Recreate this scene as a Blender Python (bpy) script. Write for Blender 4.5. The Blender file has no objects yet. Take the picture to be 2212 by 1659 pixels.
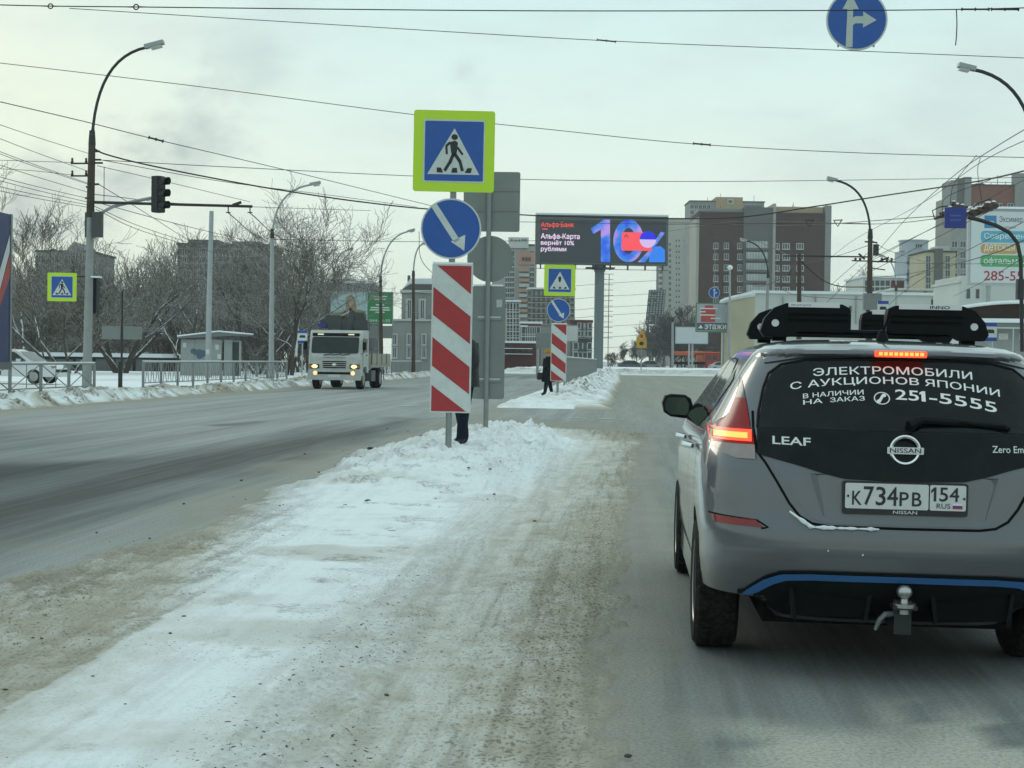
import bpy, bmesh, math, random
import numpy as np
from mathutils import Vector, Matrix
from mathutils.geometry import delaunay_2d_cdt

R = math.radians
scene = bpy.context.scene
COL = scene.collection

# ------------------------------------------------------------------ camera
CW, CH, CF = 2212.0, 1659.0, 3323.0          # photo frame and focal length in the same pixels
CAM = Vector((0.0, 0.0, 1.425))
PITCH, ROLL = math.atan(51.5 / 3323.0), R(0.8)
_f = Vector((0, math.cos(PITCH), -math.sin(PITCH)))
_r0 = Vector((1, 0, 0)); _u0 = _r0.cross(_f)
_r = _r0 * math.cos(ROLL) + _u0 * math.sin(ROLL)
_u = -_r0 * math.sin(ROLL) + _u0 * math.cos(ROLL)
cam_data = bpy.data.cameras.new('camera')
cam = bpy.data.objects.new('camera', cam_data); COL.objects.link(cam)
cam.matrix_world = Matrix(((_r.x, _u.x, -_f.x, CAM.x), (_r.y, _u.y, -_f.y, CAM.y), (_r.z, _u.z, -_f.z, CAM.z), (0, 0, 0, 1)))
cam_data.sensor_fit = 'HORIZONTAL'; cam_data.sensor_width = 36.0; cam_data.lens = CF / CW * 36.0
cam_data.clip_start = 0.05; cam_data.clip_end = 6000.0
scene.camera = cam

def P(x, y, Y):                                # world point seen at photo pixel x, y at depth Y
    d = _r * ((x - CW / 2) / CF) + _u * ((CH / 2 - y) / CF) + _f
    return CAM + d * (Y / d.y)
def G(x, y, z=0.0):                            # world point at photo pixel x, y at height z
    d = _r * ((x - CW / 2) / CF) + _u * ((CH / 2 - y) / CF) + _f
    return CAM + d * ((z - CAM.z) / d.z)

# ------------------------------------------------------------------ sky, sun, exposure
SUN_AZ, SUN_EL = R(-34), R(14)                 # azimuth from +Y (left of the road), elevation
world = bpy.data.worlds.new('World'); scene.world = world; world.use_nodes = True
def build_world():
    nt = world.node_tree; N = nt.nodes; L = nt.links
    N.clear()
    out = N.new('ShaderNodeOutputWorld'); bg = N.new('ShaderNodeBackground'); bg.inputs[1].default_value = 0.1
    L.new(bg.outputs[0], out.inputs[0])
    sky = N.new('ShaderNodeTexSky'); sky.sky_type = 'NISHITA'; sky.sun_disc = False
    sky.sun_elevation = SUN_EL; sky.sun_rotation = SUN_AZ; sky.air_density = 1.5; sky.dust_density = 3.0
    tc = N.new('ShaderNodeTexCoord')
    sep = N.new('ShaderNodeSeparateXYZ'); L.new(tc.outputs['Generated'], sep.inputs[0])
    # cloud deck: colour by elevation, warmer around the hidden sun
    el = N.new('ShaderNodeValToRGB'); L.new(sep.outputs[2], el.inputs[0])
    cr = el.color_ramp
    for i, (p, c) in enumerate([(0.0, (8.3, 9.5, 8.3)), (0.10, (8.4, 9.8, 8.8)), (0.24, (6.7, 9.1, 9.1)), (0.6, (6.8, 8.9, 9.1)), (1.0, (7.2, 9.0, 9.1))]):
        e = cr.elements[i] if i < 2 else cr.elements.new(p)
        e.position = p; e.color = (c[0] / 10, c[1] / 10, c[2] / 10, 1)
    sc10 = N.new('ShaderNodeVectorMath'); sc10.operation = 'SCALE'; sc10.inputs[3].default_value = 10.0
    L.new(el.outputs[0], sc10.inputs[0])
    GE = R(7); sd = Vector((math.sin(SUN_AZ) * math.cos(GE), math.cos(SUN_AZ) * math.cos(GE), math.sin(GE)))   # the glow sits low, under the cloud edge
    dot = N.new('ShaderNodeVectorMath'); dot.operation = 'DOT_PRODUCT'; dot.inputs[1].default_value = sd
    L.new(tc.outputs['Generated'], dot.inputs[0])
    mr = N.new('ShaderNodeMapRange'); mr.interpolation_type = 'SMOOTHSTEP'
    mr.inputs[1].default_value = 0.875; mr.inputs[2].default_value = 1.0; L.new(dot.outputs['Value'], mr.inputs[0])
    warm = N.new('ShaderNodeMix'); warm.data_type = 'RGBA'; warm.blend_type = 'MIX'
    wf = N.new('ShaderNodeMath'); wf.operation = 'MULTIPLY'; wf.inputs[1].default_value = 0.8; L.new(mr.outputs[0], wf.inputs[0])
    L.new(wf.outputs[0], warm.inputs[0]); L.new(sc10.outputs[0], warm.inputs[6]); warm.inputs[7].default_value = (8.9, 9.7, 7.9, 1)
    # grey cloud rolls, stretched along the horizon
    mp = N.new('ShaderNodeMapping'); mp.inputs['Scale'].default_value = (1.0, 1.0, 3.2); mp.inputs['Location'].default_value = (0.37, 0.2, 0.11)
    L.new(tc.outputs['Generated'], mp.inputs[0])
    nz = N.new('ShaderNodeTexNoise'); nz.inputs['Scale'].default_value = 5.5; nz.inputs['Detail'].default_value = 5; nz.inputs['Roughness'].default_value = 0.55
    L.new(mp.outputs[0], nz.inputs[0])
    cm = N.new('ShaderNodeMapRange'); cm.interpolation_type = 'SMOOTHSTEP'; cm.inputs[1].default_value = 0.47; cm.inputs[2].default_value = 0.74
    L.new(nz.outputs[0], cm.inputs[0])
    cf = N.new('ShaderNodeMath'); cf.operation = 'MULTIPLY'; cf.inputs[1].default_value = 0.5; L.new(cm.outputs[0], cf.inputs[0])
    cl = N.new('ShaderNodeMix'); cl.data_type = 'RGBA'
    L.new(cf.outputs[0], cl.inputs[0]); L.new(warm.outputs[2], cl.inputs[6]); cl.inputs[7].default_value = (5.9, 7.1, 7.2, 1)
    # dark puffs low over the city (chimney steam against the light)
    mp2 = N.new('ShaderNodeMapping'); mp2.inputs['Scale'].default_value = (1.0, 1.0, 1.5); mp2.inputs['Location'].default_value = (2.13, 0.4, 0.7)
    L.new(tc.outputs['Generated'], mp2.inputs[0])
    n2 = N.new('ShaderNodeTexNoise'); n2.inputs['Scale'].default_value = 9.0; n2.inputs['Detail'].default_value = 5; n2.inputs['Roughness'].default_value = 0.6
    L.new(mp2.outputs[0], n2.inputs[0])
    lastc = cl
    for px, py, rad, amt in [(120, 470, 0.060, 0.95), (400, 335, 0.050, 0.85), (300, 400, 0.045, 0.75), (1000, 155, 0.040, 0.40), (560, 140, 0.035, 0.3), (40, 500, 0.045, 0.8), (215, 440, 0.045, 0.8)]:
        pd = (P(px, py, 1000) - CAM).normalized()
        ds = N.new('ShaderNodeVectorMath'); ds.operation = 'DISTANCE'; ds.inputs[1].default_value = pd
        L.new(tc.outputs['Generated'], ds.inputs[0])
        ad = N.new('ShaderNodeMath'); ad.operation = 'MULTIPLY_ADD'; ad.inputs[1].default_value = -0.16; L.new(n2.outputs[0], ad.inputs[0]); L.new(ds.outputs['Value'], ad.inputs[2])
        m = N.new('ShaderNodeMapRange'); m.interpolation_type = 'SMOOTHSTEP'
        m.inputs[1].default_value = rad * 0.9 - 0.085; m.inputs[2].default_value = -0.085 - 0.012; m.inputs[3].default_value = 0; m.inputs[4].default_value = amt
        L.new(ad.outputs[0], m.inputs[0])
        mx = N.new('ShaderNodeMix'); mx.data_type = 'RGBA'; L.new(m.outputs[0], mx.inputs[0]); L.new(lastc.outputs[2], mx.inputs[6]); mx.inputs[7].default_value = (3.8, 4.8, 5.3, 1)
        lastc = mx
    fin = N.new('ShaderNodeMix'); fin.data_type = 'RGBA'; fin.inputs[0].default_value = 0.97
    L.new(sky.outputs[0], fin.inputs[6]); L.new(lastc.outputs[2], fin.inputs[7]); L.new(fin.outputs[2], bg.inputs[0])
build_world()
world.cycles.sampling_method = 'MANUAL'; world.cycles.sample_map_resolution = 128
sun_data = bpy.data.lights.new('sun', 'SUN'); sun_data.energy = 0.6; sun_data.angle = R(25); sun_data.color = (1.0, 0.94, 0.80)
sun = bpy.data.objects.new('sun', sun_data); COL.objects.link(sun); sun.location = (0, 0, 50)
_sd = Vector((math.sin(SUN_AZ) * math.cos(SUN_EL), math.cos(SUN_AZ) * math.cos(SUN_EL), math.sin(SUN_EL)))
sun.rotation_euler = _sd.to_track_quat('Z', 'Y').to_euler()
scene.view_settings.view_transform = 'Standard'; scene.view_settings.look = 'None'
scene.view_settings.exposure = 0.0; scene.view_settings.gamma = 1.0; scene.view_settings.use_curve_mapping = False
scene.render.engine = 'CYCLES'
scene.cycles.use_denoising = True
scene.cycles.max_bounces = 4; scene.cycles.diffuse_bounces = 2; scene.cycles.glossy_bounces = 3; scene.cycles.transparent_max_bounces = 4; scene.cycles.volume_bounces = 0
scene.cycles.caustics_reflective = False; scene.cycles.caustics_refractive = False

# ------------------------------------------------------------------ helpers
rng = random.Random(7)
MATS = {}
def mat(name, col, rough=0.6, metal=0.0, var=0.12, vscale=6.0, bump=0.0, bscale=40.0, coat=0.0, emit=None, estr=0.0, dirt=0.0, spec=0.5):
    """Principled material whose colour wanders a little with object-space noise; optional bump, coat, emission, grime."""
    if name in MATS: return MATS[name]
    m = bpy.data.materials.new(name); m.use_nodes = True; MATS[name] = m
    nt = m.node_tree; N = nt.nodes; L = nt.links; b = N['Principled BSDF']
    b.inputs['Roughness'].default_value = rough; b.inputs['Metallic'].default_value = metal
    b.inputs['Specular IOR Level'].default_value = 0.12 if (rough >= 0.7 and spec == 0.5) else spec
    if coat: b.inputs['Coat Weight'].default_value = coat; b.inputs['Coat Roughness'].default_value = 0.06
    c = (*col, 1)
    tc = N.new('ShaderNodeTexCoord')
    if var > 0:
        nz = N.new('ShaderNodeTexNoise'); nz.inputs['Scale'].default_value = vscale; nz.inputs['Detail'].default_value = 5
        L.new(tc.outputs['Object'], nz.inputs[0])
        mx = N.new('ShaderNodeMix'); mx.data_type = 'RGBA'
        mx.inputs[6].default_value = (*[max(0, v * (1 - var)) for v in col], 1); mx.inputs[7].default_value = (*[min(1, v * (1 + var)) for v in col], 1)
        L.new(nz.outputs[0], mx.inputs[0]); cur = mx.outputs[2]
        if dirt > 0:
            n2 = N.new('ShaderNodeTexNoise'); n2.inputs['Scale'].default_value = vscale * 2.7; n2.inputs['Detail'].default_value = 8; n2.inputs['Roughness'].default_value = 0.7
            L.new(tc.outputs['Object'], n2.inputs[0])
            rr = N.new('ShaderNodeMapRange'); rr.inputs[1].default_value = 0.45; rr.inputs[2].default_value = 0.75; rr.inputs[4].default_value = dirt
            L.new(n2.outputs[0], rr.inputs[0])
            m2 = N.new('ShaderNodeMix'); m2.data_type = 'RGBA'; L.new(rr.outputs[0], m2.inputs[0]); L.new(cur, m2.inputs[6]); m2.inputs[7].default_value = (0.16, 0.15, 0.13, 1)
            cur = m2.outputs[2]
        L.new(cur, b.inputs['Base Color'])
    else:
        b.inputs['Base Color'].default_value = c
    if bump > 0:
        nb = N.new('ShaderNodeTexNoise'); nb.inputs['Scale'].default_value = bscale; nb.inputs['Detail'].default_value = 6
        L.new(tc.outputs['Object'], nb.inputs[0])
        bp = N.new('ShaderNodeBump'); bp.inputs['Strength'].default_value = bump; bp.inputs['Distance'].default_value = 0.02
        L.new(nb.outputs[0], bp.inputs['Height']); L.new(bp.outputs[0], b.inputs['Normal'])
    if emit:
        b.inputs['Emission Color'].default_value = (*emit, 1); b.inputs['Emission Strength'].default_value = estr
    return m

class MB:
    """Collects boxes, tubes and prisms into one mesh."""
    def __init__(s): s.v = []; s.f = []
    def add(s, vs, fs):
        o = len(s.v); s.v += [tuple(p) for p in vs]; s.f += [tuple(i + o for i in q) for q in fs]; return s
    def box(s, c, d, rz=0.0, rx=0.0, ry=0.0):
        x, y, z = d[0] / 2, d[1] / 2, d[2] / 2
        vs = [Vector((a * x, b * y, e * z)) for e in (-1, 1) for a, b in ((-1, -1), (1, -1), (1, 1), (-1, 1))]
        if rz or rx or ry:
            M = Matrix.Rotation(rz, 3, 'Z') @ Matrix.Rotation(ry, 3, 'Y') @ Matrix.Rotation(rx, 3, 'X'); vs = [M @ v for v in vs]
        c = Vector(c)
        return s.add([v + c for v in vs], [(3, 2, 1, 0), (4, 5, 6, 7), (0, 1, 5, 4), (1, 2, 6, 5), (2, 3, 7, 6), (3, 0, 4, 7)])
    def tube(s, pts, rads, n=8, cap=True):
        pts = [Vector(p) for p in pts]
        if not hasattr(rads, '__len__'): rads = [rads] * len(pts)
        o = len(s.v); ref = None
        for i, p in enumerate(pts):
            t = (pts[min(i + 1, len(pts) - 1)] - pts[max(i - 1, 0)])
            t = t.normalized() if t.length > 1e-9 else Vector((0, 0, 1))
            if ref is None: ref = Vector((1, 0, 0)) if abs(t.x) < 0.8 else Vector((0, 1, 0))
            a = (ref - t * ref.dot(t)).normalized(); b = t.cross(a); ref = a
            for k in range(n):
                an = 2 * math.pi * k / n; s.v.append(tuple(p + (a * math.cos(an) + b * math.sin(an)) * rads[i]))
        for i in range(len(pts) - 1):
            for k in range(n):
                k2 = (k + 1) % n; s.f.append((o + i * n + k, o + i * n + k2, o + (i + 1) * n + k2, o + (i + 1) * n + k))
        if cap:
            s.f.append(tuple(o + k for k in reversed(range(n)))); s.f.append(tuple(o + (len(pts) - 1) * n + k for k in range(n)))
        return s
    def prism(s, outline, y0, y1):
        """Outline in x, z (counter-clockwise seen from -y) extruded from y0 (front) to y1."""
        n = len(outline); vs = [(x, y0, z) for x, z in outline] + [(x, y1, z) for x, z in outline]
        fs = [tuple(range(n)), tuple(reversed(range(n, 2 * n)))] + [((i + 1) % n, i, i + n, (i + 1) % n + n) for i in range(n)]
        return s.add(vs, fs)
    def lathe(s, prof, n=24, axis='Y', c=(0, 0, 0)):
        """prof: list of (radius, along-axis)."""
        o = len(s.v); c = Vector(c)
        for r, h in prof:
            for k in range(n):
                a = 2 * math.pi * k / n; p, q = r * math.cos(a), r * math.sin(a)
                v = {'Y': (p, h, q), 'Z': (p, q, h), 'X': (h, p, q)}[axis]; s.v.append(tuple(Vector(v) + c))
        for i in range(len(prof) - 1):
            for k in range(n):
                k2 = (k + 1) % n; s.f.append((o + i * n + k, o + i * n + k2, o + (i + 1) * n + k2, o + (i + 1) * n + k))
        s.f.append(tuple(o + k for k in range(n))); s.f.append(tuple(o + (len(prof) - 1) * n + k for k in reversed(range(n))))
        return s
    def mesh(s, name, m=None, smooth=False):
        me = bpy.data.meshes.new(name); me.from_pydata(s.v, [], s.f)
        bm = bmesh.new(); bm.from_mesh(me); bmesh.ops.recalc_face_normals(bm, faces=bm.faces); bm.to_mesh(me); bm.free()
        if m: me.materials.append(m)
        if smooth:
            me.polygons.foreach_set('use_smooth', [True] * len(me.polygons)); me.set_sharp_from_angle(angle=R(38))
        me.update(); return me
    def build(s, name, m, parent=None, smooth=False):
        return link(name, s.mesh(name, m, smooth), parent)

def link(name, me, parent=None):
    o = bpy.data.objects.new(name, me); COL.objects.link(o)
    if parent is not None: o.parent = parent
    return o
def tag(o, label=None, cat=None, group=None, kind=None):
    if label: o['label'] = label
    if cat: o['category'] = cat
    if group: o['group'] = group
    if kind: o['kind'] = kind
    return o
def thing(name, label, cat, loc=(0, 0, 0), rz=0.0, group=None, rx=0.0, ry=0.0):
    o = bpy.data.objects.new(name, None); COL.objects.link(o); o.empty_display_size = 0.2
    o.location = loc; o.rotation_euler = (rx, ry, rz); return tag(o, label, cat, group)
def dup(root, loc, rz=None, label=None, group=None, scale=None):
    r = root.copy(); COL.objects.link(r); r.location = loc
    if rz is not None: r.rotation_euler = (root.rotation_euler.x, root.rotation_euler.y, rz)
    if scale: r.scale = (scale,) * 3
    if label: r['label'] = label
    if group: r['group'] = group
    for ch in list(root.children):
        c = ch.copy(); COL.objects.link(c); c.parent = r
        for g in list(ch.children):
            d = g.copy(); COL.objects.link(d); d.parent = c
    return r
def grid_mesh(name, X, Y, Z, m, attrs=None, smooth=True):
    """X, Y, Z: 2-D arrays -> quad grid; attrs: dict of float arrays."""
    h, w = X.shape
    me = bpy.data.meshes.new(name); me.vertices.add(h * w)
    me.vertices.foreach_set('co', np.stack([X, Y, Z], -1).astype(np.float32).ravel())
    idx = np.arange(h * w).reshape(h, w)
    q = np.stack([idx[:-1, :-1], idx[:-1, 1:], idx[1:, 1:], idx[1:, :-1]], -1).reshape(-1, 4)
    me.loops.add(q.size); me.loops.foreach_set('vertex_index', q.ravel().astype(np.int32))
    me.polygons.add(len(q)); me.polygons.foreach_set('loop_start', np.arange(0, q.size, 4, dtype=np.int32))
    me.polygons.foreach_set('loop_total', np.full(len(q), 4, dtype=np.int32))
    me.polygons.foreach_set('use_smooth', np.full(len(q), smooth))
    me.update(calc_edges=True); me.validate()
    for k, a in (attrs or {}).items():
        at = me.attributes.new(k, 'FLOAT', 'POINT'); at.data.foreach_set('value', a.astype(np.float32).ravel())
    if m: me.materials.append(m)
    return me
def vnoise(x, y, seed=0):
    x = np.asarray(x, dtype=np.float64); y = np.asarray(y, dtype=np.float64)
    xi = np.floor(x).astype(np.int64); yi = np.floor(y).astype(np.int64); xf = x - xi; yf = y - yi
    def h(a, b):
        n = (a * 374761393 + b * 668265263 + seed * 974711) & 0x7fffffff
        n = ((n ^ (n >> 13)) * 1274126177) & 0x7fffffff
        n = (n ^ (n >> 16)) & 0xffff
        return n / 65535.0
    u = xf * xf * (3 - 2 * xf); v = yf * yf * (3 - 2 * yf)
    return (h(xi, yi) * (1 - u) + h(xi + 1, yi) * u) * (1 - v) + (h(xi, yi + 1) * (1 - u) + h(xi + 1, yi + 1) * u) * v
def fbm(x, y, oct=4, seed=0, gain=0.5):
    t = 0; a = 1; n = 0
    for i in range(oct):
        t = t + a * vnoise(x * 2 ** i, y * 2 ** i, seed + i * 17); n += a; a *= gain
    return t / n
def sstep(a, b, x):
    t = np.clip((x - a) / (b - a), 0, 1); return t * t * (3 - 2 * t)
def poly_sd(X, Y, poly):
    """Signed distance (positive inside) of points to a polygon."""
    d = np.full(X.shape, 1e9); ins = np.zeros(X.shape, bool); n = len(poly)
    for i in range(n):
        ax, ay = poly[i]; bx, by = poly[(i + 1) % n]
        ex, ey = bx - ax, by - ay; L2 = ex * ex + ey * ey + 1e-12
        t = np.clip(((X - ax) * ex + (Y - ay) * ey) / L2, 0, 1)
        d = np.minimum(d, np.hypot(X - ax - t * ex, Y - ay - t * ey))
        c = ((ay > Y) != (by > Y)); xx = ax + (Y - ay) / (by - ay + 1e-12) * ex
        ins ^= c & (X < xx)
    return np.where(ins, d, -d)
def winding(px, py, cs):
    """Winding numbers of points about closed contours (arrays of n x 2)."""
    w = np.zeros(len(px), int)
    for c in cs:
        x0, y0 = c[:, 0], c[:, 1]; x1, y1 = np.roll(x0, -1), np.roll(y0, -1)
        cr = (x1 - x0)[None] * (py[:, None] - y0[None]) - (px[:, None] - x0[None]) * (y1 - y0)[None]
        w += ((y0[None] <= py[:, None]) & (y1[None] > py[:, None]) & (cr > 0)).sum(1) - ((y0[None] > py[:, None]) & (y1[None] <= py[:, None]) & (cr < 0)).sum(1)
    return w
def text_geo(body, size=1.0, bold=0.0, shear=0.0):
    """2-D triangles of a line of text: outlines filled by non-zero winding, so overlapping strokes fuse; bold thickens the strokes."""
    c = bpy.data.curves.new('t', 'FONT'); c.body = body; c.size = size; c.shear = shear; c.resolution_u = 3; c.fill_mode = 'NONE'
    o = bpy.data.objects.new('t', c); COL.objects.link(o)
    dg = bpy.context.evaluated_depsgraph_get(); me = bpy.data.meshes.new_from_object(o.evaluated_get(dg))
    co = [v.co.xy.copy() for v in me.vertices]; adj = {}
    for e in me.edges:
        p, q = e.vertices; adj.setdefault(p, []).append(q); adj.setdefault(q, []).append(p)
    bpy.data.objects.remove(o); bpy.data.curves.remove(c); bpy.data.meshes.remove(me)
    seen = set(); cs = []
    for s0 in adj:
        if s0 in seen: continue
        loop = [s0]; seen.add(s0); cur = s0
        while True:
            nx = [q for q in adj[cur] if q not in seen]
            if not nx: break
            cur = min(nx); loop.append(cur); seen.add(cur)
        pts = np.array([co[i] for i in loop]); keep = np.hypot(*(pts - np.roll(pts, 1, 0)).T) > 1e-5; pts = pts[keep]
        if len(pts) > 2: cs.append(pts)
    if bold:
        out = []
        for p in cs:
            e0 = p - np.roll(p, 1, 0); e1 = np.roll(p, -1, 0) - p; n0 = np.stack([-e0[:, 1], e0[:, 0]], 1) / np.hypot(*e0.T)[:, None]; n1 = np.stack([-e1[:, 1], e1[:, 0]], 1) / np.hypot(*e1.T)[:, None]
            n = n0 + n1; n = n / np.maximum(0.35, (n * n).sum(1))[:, None] * 2
            m = (p + np.roll(p, -1, 0)) / 2 + n1 * 0.004; ins = (winding(m[:, 0], m[:, 1], cs) != 0).mean() > 0.5
            out.append(p + n * 0.5 * bold * (-1 if ins else 1) * 1.0)
        cs = out
    V = []; E = []
    for p in cs: k = len(V); V += [Vector((float(x), float(y))) for x, y in p]; E += [(k + i, k + (i + 1) % len(p)) for i in range(len(p))]
    v, _, f, *_r = delaunay_2d_cdt(V, E, [], 0, 1e-5, True)
    f = [t for t in f if len(t) == 3]; cx = np.array([[(v[t[0]][k] + v[t[1]][k] + v[t[2]][k]) / 3 for k in (0, 1)] for t in f]); w = winding(cx[:, 0], cx[:, 1], cs)
    return [(q.x, q.y) for q in v], [tuple(t) for t, k in zip(f, w) if k]
def fit_text(body, width, height, **k):
    """Text scaled to a given width and height, lower-left at 0, 0."""
    vs, fs = text_geo(body, **k)
    xs = [v[0] for v in vs]; ys = [v[1] for v in vs]; x0, y0 = min(xs), min(ys)
    sx = width / (max(xs) - x0); sy = height / (max(ys) - y0)
    return [((x - x0) * sx, (y - y0) * sy) for x, y in vs], fs
def flat(name, vs, fs, y, m, parent=None, dx=0.0, dz=0.0):
    """2-D shape standing in the x-z plane at depth y, facing -y."""
    me = bpy.data.meshes.new(name); me.from_pydata([(a + dx, y, b + dz) for a, b in vs], [], fs); me.materials.append(m); me.update()
    return link(name, me, parent)
def ellipse(cx, cz, rx, rz, n=28, a0=0.0, a1=360.0):
    k = n if abs(a1 - a0) >= 360 else n + 1
    return [(cx + rx * math.cos(R(a0 + (a1 - a0) * i / n)), cz + rz * math.sin(R(a0 + (a1 - a0) * i / n))) for i in range(k)]
def rrect(x0, z0, x1, z1, r, n=5):
    o = []
    for cx, cz, a in ((x1 - r, z1 - r, 0), (x0 + r, z1 - r, 90), (x0 + r, z0 + r, 180), (x1 - r, z0 + r, 270)):
        for i in range(n + 1): an = R(a + 90 * i / n); o.append((cx + r * math.cos(an), cz + r * math.sin(an)))
    return o
def bar(x0, z0, x1, z1, w0, w1=None):
    w1 = w0 if w1 is None else w1
    d = Vector((x1 - x0, z1 - z0)).normalized(); n = Vector((-d.y, d.x))
    return [(x0 - n.x * w0 / 2, z0 - n.y * w0 / 2), (x1 - n.x * w1 / 2, z1 - n.y * w1 / 2), (x1 + n.x * w1 / 2, z1 + n.y * w1 / 2), (x0 + n.x * w0 / 2, z0 + n.y * w0 / 2)]
def flats(name, polys, y, m, parent=None, thick=0.0):
    """Several 2-D polygons as one thin part facing -y."""
    b = MB()
    for p in polys:
        if thick: b.prism(p, y, y + thick)
        else: b.add([(x, y, z) for x, z in p], [tuple(range(len(p)))])
    return b.build(name, m, parent)
TH = R(4.2)                                     # the road runs 4.2 degrees to the right of the view
CT, ST = math.cos(TH), math.sin(TH)
def RD(s, t, z=0.0): return Vector((s * ST + t * CT, s * CT - t * ST, z))      # road coordinates: s along, t to the right
def st(p): return (p[0] * ST + p[1] * CT, p[0] * CT - p[1] * ST)
# ------------------------------------------------------------------ ground, road, snow
def attr_node(N, name):
    a = N.new('ShaderNodeAttribute'); a.attribute_name = name; return a.outputs['Fac']
def mixc(N, L, fac, a, b):
    m = N.new('ShaderNodeMix'); m.data_type = 'RGBA'
    if hasattr(fac, 'links'): L.new(fac, m.inputs[0])
    else: m.inputs[0].default_value = fac
    for k, v in ((6, a), (7, b)):
        if hasattr(v, 'links'): L.new(v, m.inputs[k])
        else: m.inputs[k].default_value = (*v, 1)
    return m.outputs[2]
def noise_node(N, L, vec, scale, detail=6, rough=0.6, vscale=None):
    n = N.new('ShaderNodeTexNoise'); n.inputs['Scale'].default_value = scale; n.inputs['Detail'].default_value = detail; n.inputs['Roughness'].default_value = rough
    if vscale:
        mr_ = N.new('ShaderNodeMapping'); mr_.inputs['Rotation'].default_value = (0, 0, TH); L.new(vec, mr_.inputs[0]); mp = N.new('ShaderNodeMapping'); mp.inputs['Scale'].default_value = vscale; L.new(mr_.outputs[0], mp.inputs[0]); vec = mp.outputs[0]
    L.new(vec, n.inputs[0]); return n.outputs[0]
def rng_node(N, L, v, a, b, lo=0.0, hi=1.0):
    m = N.new('ShaderNodeMapRange'); m.inputs[1].default_value = a; m.inputs[2].default_value = b; m.inputs[3].default_value = lo; m.inputs[4].default_value = hi
    L.new(v, m.inputs[0]); return m.outputs[0]
def math_node(N, L, op, a, b):
    m = N.new('ShaderNodeMath'); m.operation = op
    for k, v in ((0, a), (1, b)):
        if hasattr(v, 'links'): L.new(v, m.inputs[k])
        else: m.inputs[k].default_value = v
    return m.outputs[0]
def road_material():
    m = bpy.data.materials.new('salted_asphalt'); m.use_nodes = True; nt = m.node_tree; N = nt.nodes; L = nt.links; b = N['Principled BSDF']
    pos = N.new('ShaderNodeNewGeometry').outputs['Position']
    fine = noise_node(N, L, pos, 55, 4, 0.7); mid = noise_node(N, L, pos, 1.4, 6, 0.6); streak = noise_node(N, L, pos, 1.0, 4, 0.55, (1.5, 0.03, 1))
    streak2 = noise_node(N, L, pos, 1.0, 6, 0.65, (9.0, 0.25, 1))
    dk, sa, pa = attr_node(N, 'dark'), attr_node(N, 'sand'), attr_node(N, 'patch')
    base = mixc(N, L, rng_node(N, L, streak, 0.25, 0.75), (0.275, 0.295, 0.285), (0.46, 0.485, 0.475))  # pale base: salt, plus the grazing sky reflection painted into the colour
    base = mixc(N, L, math_node(N, L, 'MULTIPLY', dk, rng_node(N, L, streak2, 0.35, 0.6, 0.78, 1.0)), base, (0.058, 0.063, 0.061))
    base = mixc(N, L, rng_node(N, L, streak2, 0.46, 0.62, 0.0, 0.28), base, (0.13, 0.128, 0.118))
    sf = math_node(N, L, 'MULTIPLY', sa, rng_node(N, L, mid, 0.25, 0.6, 0.55, 1.0))
    base = mixc(N, L, sf, base, (0.37, 0.345, 0.285))
    base = mixc(N, L, pa, base, (0.56, 0.54, 0.47))
    base = mixc(N, L, rng_node(N, L, fine, 0.42, 0.66, 0.0, 0.5), base, (0.085, 0.083, 0.076))
    base = mixc(N, L, math_node(N, L, 'MULTIPLY', rng_node(N, L, mid, 0.5, 0.72, 0.0, 0.25), math_node(N, L, 'SUBTRACT', 1.0, dk)), base, (0.34, 0.335, 0.31))
    L.new(base, b.inputs['Base Color'])
    L.new(rng_node(N, L, dk, 0, 1, 0.85, 0.7), b.inputs['Roughness']); b.inputs['Specular IOR Level'].default_value = 0.10
    bp = N.new('ShaderNodeBump'); bp.inputs['Strength'].default_value = 0.5; bp.inputs['Distance'].default_value = 0.004
    L.new(fine, bp.inputs['Height']); L.new(bp.outputs[0], b.inputs['Normal'])
    return m
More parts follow.
